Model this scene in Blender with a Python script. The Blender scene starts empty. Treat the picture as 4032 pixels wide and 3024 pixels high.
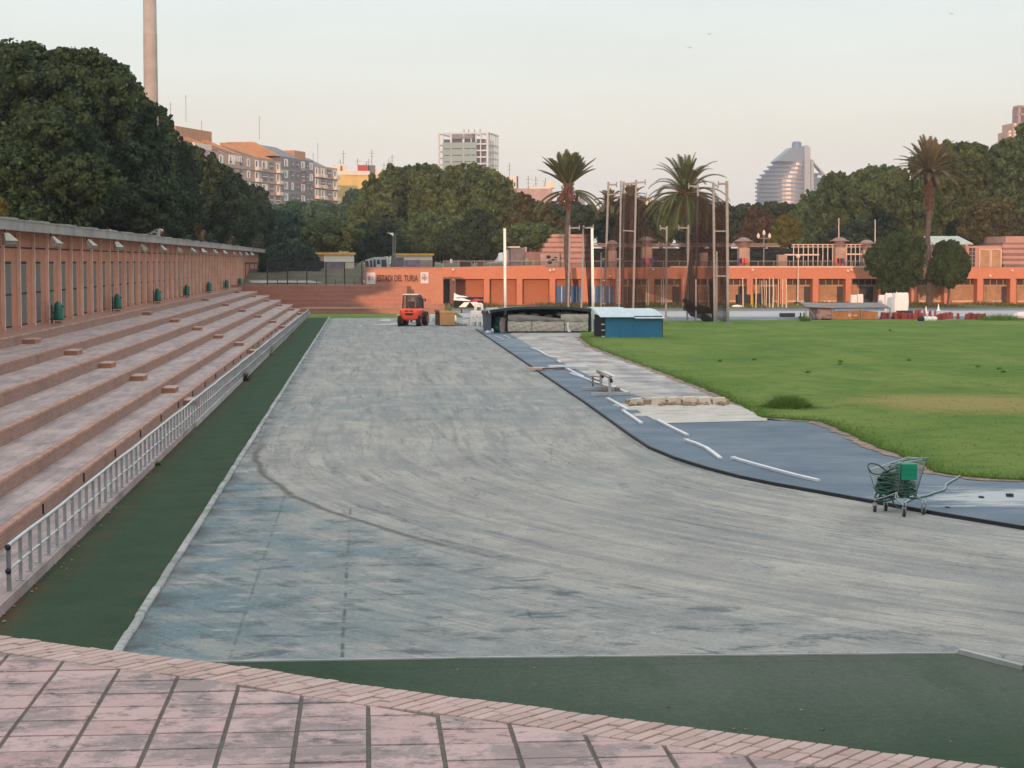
import bpy, math, random
import numpy as np
from mathutils import Vector, Matrix
R = math.radians
SC = bpy.context.scene
COL = SC.collection

# ------------------------------------------------------------------ camera
F = 7200.0; PX0 = 1435.0; PY0 = 1030.0; H = 4.5
vx, vy = PX0 - 2016.0, 1512.0 - PY0
pitch = math.atan(vy / F)
yaw = math.atan(-vx / F * math.cos(pitch))
cd = bpy.data.cameras.new('camera'); cam = bpy.data.objects.new('camera', cd); COL.objects.link(cam)
cam.location = (0, 0, H)
cam.rotation_euler = (math.pi / 2 - pitch, 0, -yaw)
cd.sensor_width = 36.0; cd.lens = F / 4032.0 * 36.0
cd.clip_start = 0.2; cd.clip_end = 9000
SC.camera = cam
CM = cam.rotation_euler.to_matrix()

# ------------------------------------------------------------------ light
SUN_EL = 5.0
SUN_DIR = Vector((0.20, 1.0, 0.0)).normalized()       # way the light travels over the ground
world = bpy.data.worlds.new("World"); SC.world = world; world.use_nodes = True
wn = world.node_tree.nodes; wl = world.node_tree.links
wn.clear()
wo = wn.new('ShaderNodeOutputWorld'); wb = wn.new('ShaderNodeBackground')
sky = wn.new('ShaderNodeTexSky'); sky.sky_type = 'NISHITA'; sky.sun_disc = False
sky.sun_elevation = R(SUN_EL)
sky.sun_rotation = math.atan2(-SUN_DIR.x, -SUN_DIR.y)
sky.air_density = 1.0; sky.dust_density = 2.0; sky.ozone_density = 1.0
tcw = wn.new('ShaderNodeTexCoord'); sep = wn.new('ShaderNodeSeparateXYZ')
wl.new(tcw.outputs['Generated'], sep.inputs[0])
wr = wn.new('ShaderNodeValToRGB'); cr = wr.color_ramp
for p, c in [(0.0, (.375, .348, .352)), (0.035, (.412, .378, .355)), (0.07, (.44, .418, .366)), (0.10, (.426, .436, .406)), (0.14, (.408, .448, .436)), (0.25, (.45, .465, .46)), (0.5, (.53, .54, .545)), (1.0, (.63, .645, .65))]:
    if p in (0.0, 1.0):
        e = cr.elements[0 if p == 0.0 else len(cr.elements) - 1]; e.position = p
    else:
        e = cr.elements.new(p)
    e.color = (*c, 1)
wl.new(sep.outputs['Z'], wr.inputs[0])
wsc = wn.new('ShaderNodeMix'); wsc.data_type = 'RGBA'; wsc.blend_type = 'MULTIPLY'; wsc.inputs[0].default_value = 1
wl.new(wr.outputs[0], wsc.inputs[6]); wsc.inputs[7].default_value = (21.0, 21.0, 21.0, 1)
# thin high cloud veils
wno = wn.new('ShaderNodeTexNoise'); wmap = wn.new('ShaderNodeMapping'); wmap.inputs['Scale'].default_value = (2.2, 2.2, 14)
wl.new(tcw.outputs['Generated'], wmap.inputs[0]); wl.new(wmap.outputs[0], wno.inputs[0]); wno.inputs['Scale'].default_value = 2.0; wno.inputs['Detail'].default_value = 5
wmr = wn.new('ShaderNodeMapRange'); wmr.inputs[1].default_value = .35; wmr.inputs[2].default_value = .7; wmr.inputs[3].default_value = .965; wmr.inputs[4].default_value = 1.03
wl.new(wno.outputs[0], wmr.inputs[0])
wsm = wn.new('ShaderNodeMix'); wsm.data_type = 'RGBA'; wsm.inputs[0].default_value = 0.97
wl.new(sky.outputs[0], wsm.inputs[6]); wl.new(wsc.outputs[2], wsm.inputs[7])
wvs = wn.new('ShaderNodeVectorMath'); wvs.operation = 'SCALE'
wl.new(wsm.outputs[2], wvs.inputs[0]); wl.new(wmr.outputs[0], wvs.inputs['Scale'])
wl.new(wvs.outputs[0], wb.inputs[0]); wb.inputs[1].default_value = 0.1
wl.new(wb.outputs[0], wo.inputs[0])

sd = bpy.data.lights.new('sun', 'SUN'); sun = bpy.data.objects.new('sun', sd); COL.objects.link(sun)
sd.energy = 3.4; sd.angle = R(0.6); sd.color = (1.0, 0.56, 0.34)
d = Vector((SUN_DIR.x * math.cos(R(SUN_EL)), SUN_DIR.y * math.cos(R(SUN_EL)), -math.sin(R(SUN_EL))))
sun.rotation_euler = d.to_track_quat('-Z', 'Y').to_euler(); sun.location = (0, -20, 60)
SC.view_settings.view_transform = 'Standard'; SC.view_settings.look = 'None'
SC.view_settings.exposure = 0.0; SC.view_settings.gamma = 1.0; SC.view_settings.use_curve_mapping = False
try:
    SC.cycles.max_bounces = 6; SC.cycles.transparent_max_bounces = 24
    SC.cycles.volume_bounces = 0; SC.cycles.use_denoising = True
except Exception: pass

# ------------------------------------------------------------------ back projection: where things of the photo stand
def ray(x, y): return CM @ Vector((x - 2016.0, 1512.0 - y, -F))
def P(x, y, Y=None, z=None, X=None):
    r = ray(x, y)
    t = (Y / r.y) if Y is not None else ((z - H) / r.z if z is not None else X / r.x)
    return Vector((r.x * t, r.y * t, H + r.z * t))
def XZ(x, y, Y):
    p = P(x, y, Y=Y); return p.x, p.z
def G(x, y, z=0.0): return P(x, y, z=z)

# ------------------------------------------------------------------ object helpers
def link(name, data): o = bpy.data.objects.new(name, data); COL.objects.link(o); return o
def props(o, label=None, cat=None, group=None, kind=None):
    if label: o['label'] = label
    if cat: o['category'] = cat
    if group: o['group'] = group
    if kind: o['kind'] = kind
    return o
def thing(name, loc, label, cat, group=None, rz=0.0):
    o = link(name, None); o.location = loc; o.rotation_euler = (0, 0, rz); o.empty_display_size = .3
    return props(o, label, cat, group)
def copy_tree(o, loc, label=None, rz=None, parent=None):
    def rec(s, par):
        c = s.copy(); COL.objects.link(c); c.parent = par
        for k in [q for q in KIDS.get(s.name, [])]: rec(k, c)
        return c
    r = rec(o, parent); r.location = loc
    if label: r['label'] = label
    if rz is not None: r.rotation_euler = (0, 0, rz)
    return r
KIDS = {}
ORD = ['first', 'second', 'third', 'fourth', 'fifth', 'sixth', 'seventh', 'eighth', 'ninth', 'tenth', 'eleventh', 'twelfth', 'thirteenth', 'fourteenth', 'fifteenth', 'sixteenth', 'seventeenth', 'eighteenth', 'nineteenth', 'twentieth']

class MB:
    """collects shapes, then links them as ONE mesh object"""
    def __init__(s): s.v = []; s.f = []; s.c = []; s.smooth = False
    def add(s, vs, fs, col=None):
        n = len(s.v); s.v += [tuple(p) for p in vs]; s.f += [tuple(i + n for i in q) for q in fs]
        s.c += [col if col is not None else .5] * len(fs)
        return s
    def box(s, x0, x1, y0, y1, z0, z1, col=None):
        return s.add([(x0, y0, z0), (x1, y0, z0), (x1, y1, z0), (x0, y1, z0), (x0, y0, z1), (x1, y0, z1), (x1, y1, z1), (x0, y1, z1)],
                     [(0, 3, 2, 1), (4, 5, 6, 7), (0, 1, 5, 4), (1, 2, 6, 5), (2, 3, 7, 6), (3, 0, 4, 7)], col)
    def cbox(s, x0, x1, y0, y1, z0, z1, b=.02, col=None):
        """box with chamfered top edges"""
        b = min(b, (x1 - x0) * .4, (y1 - y0) * .4, (z1 - z0) * .5)
        vs = [(x0, y0, z0), (x1, y0, z0), (x1, y1, z0), (x0, y1, z0), (x0, y0, z1 - b), (x1, y0, z1 - b), (x1, y1, z1 - b), (x0, y1, z1 - b),
              (x0 + b, y0 + b, z1), (x1 - b, y0 + b, z1), (x1 - b, y1 - b, z1), (x0 + b, y1 - b, z1)]
        return s.add(vs, [(0, 3, 2, 1), (8, 9, 10, 11), (0, 1, 5, 4), (1, 2, 6, 5), (2, 3, 7, 6), (3, 0, 4, 7), (4, 5, 9, 8), (5, 6, 10, 9), (6, 7, 11, 10), (7, 4, 8, 11)], col)
    def bar(s, p, q, w, h=None, up=(0, 0, 1), col=None):
        """square-section bar from p to q"""
        h = h or w; p = Vector(p); q = Vector(q); t = (q - p).normalized(); u = Vector(up)
        if abs(t.dot(u)) > .98: u = Vector((0, 1, 0))
        a = t.cross(u).normalized() * w / 2; b = t.cross(a).normalized() * h / 2
        vs = [p - a - b, p + a - b, p + a + b, p - a + b, q - a - b, q + a - b, q + a + b, q - a + b]
        return s.add(vs, [(0, 1, 2, 3), (7, 6, 5, 4), (0, 4, 5, 1), (1, 5, 6, 2), (2, 6, 7, 3), (3, 7, 4, 0)], col)
    def tube(s, pts, r, n=8, col=None, caps=True):
        pts = [Vector(p) for p in pts]; rs = r if isinstance(r, (list, tuple)) else [r] * len(pts)
        vs = []; fs = []; prev = None
        for i, p in enumerate(pts):
            t = (pts[min(i + 1, len(pts) - 1)] - pts[max(i - 1, 0)])
            t = t.normalized() if t.length > 0 else Vector((0, 0, 1))
            if prev is None:
                u = Vector((0, 0, 1)) if abs(t.z) < .9 else Vector((1, 0, 0))
                a = t.cross(u).normalized()
            else:
                a = (prev - t * prev.dot(t)); a = a.normalized() if a.length > 1e-6 else t.orthogonal().normalized()
            prev = a; b = t.cross(a)
            for k in range(n):
                th = 2 * math.pi * k / n; vs.append(p + (a * math.cos(th) + b * math.sin(th)) * rs[i])
        for i in range(len(pts) - 1):
            for k in range(n):
                fs.append((i * n + k, i * n + (k + 1) % n, (i + 1) * n + (k + 1) % n, (i + 1) * n + k))
        if caps: fs.append(tuple(range(n - 1, -1, -1))); fs.append(tuple(range((len(pts) - 1) * n, len(pts) * n)))
        return s.add(vs, fs, col)
    def lathe(s, prof, c=(0, 0, 0), n=16, col=None):
        """prof: (radius, z) from bottom to top"""
        vs = []; fs = []; m = len(prof)
        for r_, z_ in prof:
            for k in range(n):
                th = 2 * math.pi * k / n; vs.append((c[0] + r_ * math.cos(th), c[1] + r_ * math.sin(th), c[2] + z_))
        for i in range(m - 1):
            for k in range(n): fs.append((i * n + k, i * n + (k + 1) % n, (i + 1) * n + (k + 1) % n, (i + 1) * n + k))
        fs.append(tuple(range(n - 1, -1, -1))); fs.append(tuple(range((m - 1) * n, m * n)))
        return s.add(vs, fs, col)
    def prism(s, poly, a, col=None):
        """extrude a 3D polygon by the vector a"""
        a = Vector(a); n = len(poly); p = [Vector(q) for q in poly]
        return s.add(p + [q + a for q in p], [tuple(range(n - 1, -1, -1)), tuple(range(n, 2 * n))] + [(i, (i + 1) % n, n + (i + 1) % n, n + i) for i in range(n)], col)
    def poly(s, pts, col=None): return s.add(pts, [tuple(range(len(pts)))], col)
    def grid(s, fn, nu, nv, col=None):
        vs = [fn(i / nu, j / nv) for j in range(nv + 1) for i in range(nu + 1)]; w = nu + 1
        return s.add(vs, [(j * w + i, j * w + i + 1, (j + 1) * w + i + 1, (j + 1) * w + i) for j in range(nv) for i in range(nu)], col)
    def ball(s, c, r, n=10, m=7, col=None, jit=0, rnd=None):
        r = r if isinstance(r, (tuple, list)) else (r, r, r); vs = []; fs = []
        for j in range(m + 1):
            ph = math.pi * j / m
            for k in range(n):
                th = 2 * math.pi * k / n; q = 1 + (rnd.uniform(-jit, jit) if rnd else 0)
                vs.append((c[0] + r[0] * q * math.sin(ph) * math.cos(th), c[1] + r[1] * q * math.sin(ph) * math.sin(th), c[2] - r[2] * q * math.cos(ph)))
        for j in range(m):
            for k in range(n): fs.append((j * n + k, j * n + (k + 1) % n, (j + 1) * n + (k + 1) % n, (j + 1) * n + k))
        return s.add(vs, fs, col)
    def build(s, name, mat, parent=None, origin=None, local=False, smooth=None):
        """world coordinates unless local; a child's mesh is written relative to its parent's base"""
        vs = np.array(s.v, dtype=float).reshape(-1, 3)
        if local: off = np.zeros(3)
        elif parent is not None: off = np.array(wloc(parent))
        elif origin is not None: off = np.array(origin)
        else:
            off = np.array([(vs[:, 0].min() + vs[:, 0].max()) / 2, (vs[:, 1].min() + vs[:, 1].max()) / 2, vs[:, 2].min()])
        me = bpy.data.meshes.new(name); me.from_pydata((vs - off).tolist(), [], s.f)
        if mat is not None: me.materials.append(mat)
        if any(c != .5 for c in s.c):
            at = me.color_attributes.new('tint', 'FLOAT_COLOR', 'CORNER')
            arr = np.zeros((len(me.loops), 4)); i = 0; arr[:, 3] = 1
            for q, c in zip(s.f, s.c):
                arr[i:i + len(q), :3] = c; i += len(q)
            at.data.foreach_set('color', arr.ravel())
        if smooth or s.smooth: me.shade_smooth()
        o = link(name, me)
        if parent is not None:
            o.parent = parent; KIDS.setdefault(parent.name, []).append(o)
            if local and False: pass
        elif not local: o.location = off
        return o
def wloc(o):
    l = Vector(o.location)
    while o.parent is not None: o = o.parent; l = l + Vector(o.location)
    return l
def single(mb, name, mat, label, cat, group=None, smooth=None):
    return props(mb.build(name, mat, smooth=smooth), label, cat, group)
def struct(mb, name, mat, smooth=None): return props(mb.build(name, mat, origin=(0, 0, 0), smooth=smooth), kind='structure')
def kid(o, parent):
    c = o.copy(); COL.objects.link(c); c.parent = parent; KIDS.setdefault(parent.name, []).append(c); return c

# ------------------------------------------------------------------ materials
class NT:
    def __init__(s, name):
        s.m = bpy.data.materials.new(name); s.m.use_nodes = True; s.t = s.m.node_tree; s.n = s.t.nodes; s.l = s.t.links
        s.b = s.n['Principled BSDF']; s.out = s.n['Material Output']; s._pos = None
    def nd(s, k, **kw):
        x = s.n.new(k)
        for a, b in kw.items(): setattr(x, a, b)
        return x
    def put(s, sock, v):
        if isinstance(v, (int, float)): sock.default_value = v
        elif isinstance(v, (tuple, list)):
            sock.default_value = tuple(v) + (1,) if (len(v) == 3 and len(sock.default_value) == 4) else v
        else: s.l.new(v, sock)
    def pos(s):
        if s._pos is None: s._pos = s.nd('ShaderNodeNewGeometry').outputs['Position']
        return s._pos
    def obj(s): return s.nd('ShaderNodeTexCoord').outputs['Object']
    def xyz(s, v=None):
        x = s.nd('ShaderNodeSeparateXYZ'); s.put(x.inputs[0], v if v is not None else s.pos()); return x.outputs
    def vec(s, x, y, z=0):
        c = s.nd('ShaderNodeCombineXYZ')
        for i, q in enumerate((x, y, z)): s.put(c.inputs[i], q)
        return c.outputs[0]
    def math(s, op, a, b=0.0, c=0.0, clamp=False):
        x = s.nd('ShaderNodeMath', operation=op, use_clamp=clamp)
        s.put(x.inputs[0], a); s.put(x.inputs[1], b)
        if len(x.inputs) > 2: s.put(x.inputs[2], c)
        return x.outputs[0]
    def noise(s, v, scale=1.0, detail=4.0, rough=.55, dist=0.0, col=False):
        x = s.nd('ShaderNodeTexNoise'); s.put(x.inputs['Vector'], v)
        x.inputs['Scale'].default_value = scale; x.inputs['Detail'].default_value = detail; x.inputs['Roughness'].default_value = rough; x.inputs['Distortion'].default_value = dist
        return x.outputs['Color' if col else 'Fac']
    def mapv(s, v, sc=(1, 1, 1), loc=(0, 0, 0)):
        x = s.nd('ShaderNodeMapping'); s.put(x.inputs[0], v); x.inputs['Scale'].default_value = sc; x.inputs['Location'].default_value = loc; return x.outputs[0]
    def mr(s, v, a, b, c=0.0, d=1.0, smooth=False):
        x = s.nd('ShaderNodeMapRange', clamp=True)
        if smooth: x.interpolation_type = 'SMOOTHSTEP'
        s.put(x.inputs[0], v); s.put(x.inputs[1], a); s.put(x.inputs[2], b); s.put(x.inputs[3], c); s.put(x.inputs[4], d); return x.outputs[0]
    def mix(s, f, a, b, blend='MIX'):
        x = s.nd('ShaderNodeMix', data_type='RGBA', blend_type=blend); s.put(x.inputs[0], f); s.put(x.inputs[6], a); s.put(x.inputs[7], b); return x.outputs[2]
    def bump(s, h, strength=.3, dist=.01):
        x = s.nd('ShaderNodeBump'); s.put(x.inputs['Height'], h); x.inputs['Strength'].default_value = strength; x.inputs['Distance'].default_value = dist
        s.l.new(x.outputs[0], s.b.inputs['Normal'])
    def fin(s, col, rough=.8, metal=0.0, spec=.35):
        s.put(s.b.inputs['Base Color'], col); s.put(s.b.inputs['Roughness'], rough); s.put(s.b.inputs['Metallic'], metal); s.put(s.b.inputs['Specular IOR Level'], spec)
        return s.m

def plain(name, col, rough=.7, metal=0.0, var=.18, scale=3.0, spec=.35, bump=0.0, dirt=0.0):
    n = NT(name); k = n.noise(n.pos(), scale, 5, .6)
    f = n.mr(k, .3, .7, 1 - var, 1 + var)
    v = n.nd('ShaderNodeVectorMath', operation='SCALE'); n.put(v.inputs[0], col); n.l.new(f, v.inputs['Scale'])
    c = v.outputs[0]
    if dirt: c = n.mix(n.mr(n.noise(n.pos(), scale * .5, 6, .7), .5, .7, 0, dirt), c, tuple(x * .35 + .02 for x in col))
    if bump: n.bump(n.noise(n.pos(), scale * 8, 4), bump, .01)
    return n.fin(c, rough, metal, spec)

def tinted(name, cols, rough=.75, var=.15, scale=4.0, spec=.3):
    """face tint (0..1, a fixed property of each tile, brick or leaf) picks between two colours"""
    n = NT(name); a = n.nd('ShaderNodeVertexColor'); a.layer_name = 'tint'
    c = n.mix(a.outputs[0], cols[0], cols[1])
    f = n.mr(n.noise(n.pos(), scale, 4), .3, .7, 1 - var, 1 + var)
    v = n.nd('ShaderNodeVectorMath', operation='SCALE'); n.l.new(c, v.inputs[0]); n.l.new(f, v.inputs['Scale'])
    return n.fin(v.outputs[0], rough, 0, spec)

def brick(name, c1, c2, mortar, bw=.25, bh=.065, rough=.85, stain=.35, msz=.008, soil=(.08, .07, .065)):
    n = NT(name); p = n.xyz(); u = n.math('ADD', p[0], p[1])
    geo = n.nd('ShaderNodeNewGeometry'); nz = n.xyz(geo.outputs['Normal'])[2]
    top = n.math('GREATER_THAN', n.math('ABSOLUTE', nz), .7)
    vw = n.vec(u, p[2], 0); vt = n.vec(p[1], p[0], 0)
    mv = n.nd('ShaderNodeMix', data_type='VECTOR'); n.put(mv.inputs[0], top); n.l.new(vw, mv.inputs[4]); n.l.new(vt, mv.inputs[5])
    b = n.nd('ShaderNodeTexBrick'); n.l.new(mv.outputs[1], b.inputs['Vector'])
    b.inputs['Color1'].default_value = (*c1, 1); b.inputs['Color2'].default_value = (*c2, 1); b.inputs['Mortar'].default_value = (*mortar, 1)
    b.inputs['Scale'].default_value = 1; b.inputs['Brick Width'].default_value = bw; b.inputs['Row Height'].default_value = bh; b.inputs['Mortar Size'].default_value = msz
    big = n.noise(n.pos(), .45, 5, .65); st = n.mr(big, .5, .75, 0, stain)
    fine = n.noise(n.mapv(n.pos(), (1, 1, .25)), 3.0, 5, .7)
    c = n.mix(st, b.outputs['Color'], soil)
    c = n.mix(n.mr(fine, .55, .8, 0, stain * .8), c, tuple(q * .5 for q in c1))
    n.bump(b.outputs['Fac'], -.4, .006)
    return n.fin(c, rough, 0, .25)
# ------------------------------------------------------------------ the ground
YT = 44.0; CX, CYY = 29.9, 44.0           # start of the bend, its centre
def track_mat():
    n = NT('worn_track'); p = n.xyz(); X, Y = p[0], p[1]
    dy = n.math('MINIMUM', n.math('SUBTRACT', Y, CYY), 0.0); dx = n.math('SUBTRACT', CX, X)
    rr = n.math('SQRT', n.math('ADD', n.math('MULTIPLY', dx, dx), n.math('MULTIPLY', dy, dy)))
    ang = n.math('ARCTAN2', n.math('MULTIPLY', dy, -1.0), dx)
    s = n.math('SUBTRACT', n.math('MULTIPLY', ang, 28.0), n.math('MAXIMUM', n.math('SUBTRACT', Y, CYY), 0.0))
    lane = n.vec(rr, s, 0)
    pos = n.pos()
    wob = n.noise(pos, .35, 4, .6)
    pale = (.425, .408, .368); grey = (.262, .262, .248); teal = (.07, .165, .205); dark = (.075, .085, .085)
    # broad pale / grey mottling and lane-wise sweeps
    big = n.noise(n.mapv(lane, (.55, .12, 1)), 1.0, 6, .6, .3)
    sweep = n.noise(n.mapv(lane, (2.6, .16, 1)), 1.0, 5, .62, .25)
    fine = n.noise(n.mapv(lane, (6.0, .45, 1)), 1.0, 4, .65, .2)
    iso = n.noise(pos, .9, 7, .68)
    grain = n.noise(pos, 14.0, 4, .7)
    mott = n.noise(n.mapv(lane, (1.3, .34, 1), (2, 2, 0)), 1.0, 7, .66, .5); iso2 = n.noise(n.mapv(pos, (1, .7, 1), (8, 3, 0)), .62, 8, .70, .3)
    c = n.mix(n.mr(n.math('ADD', n.math('MULTIPLY', big, .3), n.math('ADD', n.math('MULTIPLY', mott, .30), n.math('MULTIPLY', iso2, .40))), .42, .58), grey, pale)
    c = n.mix(n.mr(sweep, .49, .60, 0, .6), c, (.19, .205, .21))
    # teal where the coating still holds: the old apron outside the bend, patches, along the far straight
    outer = n.mr(n.math('ADD', rr, n.math('MULTIPLY', n.math('SUBTRACT', wob, .5), 1.2)), 32.2, 33.0)
    westish = n.mr(n.math('ADD', X, n.math('MULTIPLY', n.math('SUBTRACT', iso, .5), 5.0)), -1.9, 2.2, 1.0, .22)
    tpatch = n.mr(n.noise(pos, .55, 6, .66, .4), .40, .60)
    apron = n.math('MULTIPLY', outer, n.math('MULTIPLY', westish, n.mr(tpatch, 0, 1, .30, 1.0)))
    c = n.mix(n.math('MULTIPLY', apron, .88), c, teal)
    t2 = n.math('MULTIPLY', n.mr(n.noise(n.mapv(lane, (.7, .22, 1), (7, 3, 0)), 1.0, 6, .66, .3), .53, .68), .55)
    c = n.mix(n.math('MULTIPLY', t2, .7), c, (.175, .235, .25))
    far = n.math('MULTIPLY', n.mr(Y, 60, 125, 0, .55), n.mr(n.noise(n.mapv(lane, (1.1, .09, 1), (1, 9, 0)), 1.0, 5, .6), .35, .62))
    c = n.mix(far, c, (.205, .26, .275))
    # cross band where two surfaces meet, and a bluish panel in front of it
    j1 = n.math('MULTIPLY', n.mr(n.math('ABSOLUTE', n.math('SUBTRACT', Y, n.math('ADD', 65.3, n.math('MULTIPLY', wob, .8)))), .15, 1.1, .6, 0), 1.0)
    c = n.mix(j1, c, (.38, .375, .35))
    pan = n.math('MULTIPLY', n.math('MULTIPLY', n.mr(Y, 51.5, 52.2), n.mr(Y, 64.0, 65.2, 1, 0)), n.mr(n.noise(n.mapv(pos, (1, .5, 1)), 1.1, 5, .6), .42, .6, 0, .6))
    c = n.mix(pan, c, (.17, .23, .245))
    # dark streaks, mould and rubber marks that follow the lanes
    c = n.mix(n.mr(fine, .56, .68, 0, .3), c, (.13, .15, .155))
    tm = n.noise(n.mapv(lane, (2.6, .10, 1), (3, 1, 0)), 1.0, 6, .72, .15)
    tmask = n.mr(n.noise(pos, .28, 3), .42, .6)
    c = n.mix(n.math('MULTIPLY', n.mr(tm, .54, .64, 0, .8), tmask), c, (.115, .135, .145))
    spots = n.noise(n.mapv(pos, (1.6, 1.1, 1)), 2.1, 6, .75)
    c = n.mix(n.mr(spots, .63, .72, 0, .75), c, dark)
    c = n.mix(n.mr(n.noise(n.mapv(pos, (1.0, .8, 1), (4, 4, 0)), 3.2, 6, .7), .58, .75, 0, .35), c, (.12, .17, .19))
    c = n.mix(n.mr(n.noise(n.mapv(pos, (1, 1, 1), (9, 2, 0)), 1.7, 6, .72), .60, .75, 0, .5), c, (.42, .40, .37))
    c = n.mix(n.mr(grain, .3, .75, 0, .30), c, (.12, .13, .13))
    g2 = n.noise(n.mapv(pos, (1, .7, 1), (6, 1, 0)), 4.5, 7, .78)
    c = n.mix(n.mr(g2, .54, .68, 0, .38), c, (.13, .145, .15)); c = n.mix(n.mr(g2, .46, .32, 0, .3), c, (.44, .43, .40))
    grit = n.noise(pos, 20, 4, .75)
    c = n.mix(n.mr(grit, .57, .66, 0, .55), c, (.09, .10, .10)); c = n.mix(n.mr(grit, .43, .35, 0, .4), c, (.50, .49, .46))
    for sc_, off_, w_, a_ in (((.9, .10, 1), (3, 0, 0), .007, .65), ((1.7, .16, 1), (0, 6, 0), .006, .5), ((.5, .5, 1), (9, 9, 0), .0035, .55)):
        rd = n.math('ABSOLUTE', n.math('SUBTRACT', n.noise(n.mapv(lane, sc_, off_), 1.0, 5, .6, .2), .5))
        c = n.mix(n.math('MULTIPLY', n.mr(rd, w_ * .3, w_, a_, 0), n.mr(n.noise(n.mapv(pos, (1, 1, 1), off_), .35, 4, .7), .47, .56)), c, (.085, .10, .105))
    # the seam of the bend
    arc_d = n.math('ABSOLUTE', n.math('SUBTRACT', n.math('ADD', rr, n.math('MULTIPLY', n.math('SUBTRACT', n.noise(pos, .5, 3), .5), .35)), 32.45))
    arc_f = n.math('MULTIPLY', n.mr(arc_d, .03, .11, .75, 0), n.mr(s, -3, 0.4))
    arc_f = n.math('MULTIPLY', arc_f, n.mr(n.noise(n.vec(s, 0, 0), .32, 4, .7), n.mr(s, 9, 16, .1, .53), n.mr(s, 9, 16, .2, .66)))
    c = n.mix(arc_f, c, (.075, .06, .05))
    mid_d = n.math('ABSOLUTE', n.math('SUBTRACT', n.math('ADD', rr, n.math('MULTIPLY', n.math('SUBTRACT', n.noise(n.vec(s, 3, 0), .05, 2), .5), 1.1)), 27.55))
    mid_f = n.math('MULTIPLY', n.mr(mid_d, .015, .10, .55, 0), n.mr(n.noise(n.vec(s, 5, 0), .5, 4, .7), .4, .6))
    mid_f = n.math('MULTIPLY', mid_f, n.mr(s, 2, 8, 1, .25))
    c = n.mix(mid_f, c, (.085, .09, .085))
    bl = n.noise(n.mapv(pos, (.9, 1.3, 1), (3, 7, 0)), 1.25, 7, .72, .3)
    c = n.mix(n.math('MULTIPLY', n.mr(bl, .53, .62, 0, .85), n.mr(rr, 31.5, 33)), c, (.07, .10, .11))
    c = n.mix(n.math('MULTIPLY', n.mr(n.noise(n.mapv(pos, (.5, 1.2, 1), (1, 1, 0)), 2.2, 6, .7), .56, .66, 0, .6), n.mr(rr, 31.5, 33)), c, (.40, .395, .37))
    c = n.mix(n.math('MULTIPLY', n.mr(X, -2.35, -2.78), n.mr(n.noise(pos, .8, 5, .7), .42, .6, 0, .85)), c, (.05, .055, .055))
    # straight seams between the sheets of the apron and the straight
    for x0, th, y0, y1 in [(-1.55, .42, 20, 36), (-.28, .44, 20, 33), (.93, .55, 20, 24.5), (2.08, .52, 20.5, 24), (-.2, .56, 44, 66), (4.2, .56, 70, 120), (.4, .55, 66, 120)]:
        dd = n.math('ABSOLUTE', n.math('SUBTRACT', n.math('ADD', X, n.math('MULTIPLY', n.noise(n.vec(Y, x0, 0), .6, 2), .05)), x0 + .025))
        ff = n.math('MULTIPLY', n.mr(dd, .006, .034, .45 if x0 == -1.55 else .8, 0), n.math('MULTIPLY', n.mr(Y, y0, y0 + .5), n.mr(Y, y1, y1 + .6, 1, 0)))
        ff = n.math('MULTIPLY', ff, n.mr(n.noise(n.vec(Y, x0 * 3, 1), 1.3, 5, .8), th + .03, th + .12))
        c = n.mix(ff, c, (.04, .045, .045))
    for y0, th in [(52.0, .5), (46.5, .6), (22.3, .6), (88, .55), (110, .5)]:
        dd = n.math('ABSOLUTE', n.math('SUBTRACT', n.math('ADD', Y, n.math('MULTIPLY', n.noise(n.vec(X, y0, 0), .5, 2), .3)), y0 + .15))
        ff = n.math('MULTIPLY', n.mr(dd, .02, .12, .6, 0), n.mr(n.noise(n.vec(X, y0, 1), .8, 4, .7), th, th + .12))
        c = n.mix(ff, c, (.11, .12, .115))
    n.bump(n.math('ADD', n.math('MULTIPLY', iso, 3.0), grain), .35, .012)
    n.fin(c, n.mr(big, .3, .7, .72, .92), 0, .3)
    return n.m

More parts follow.
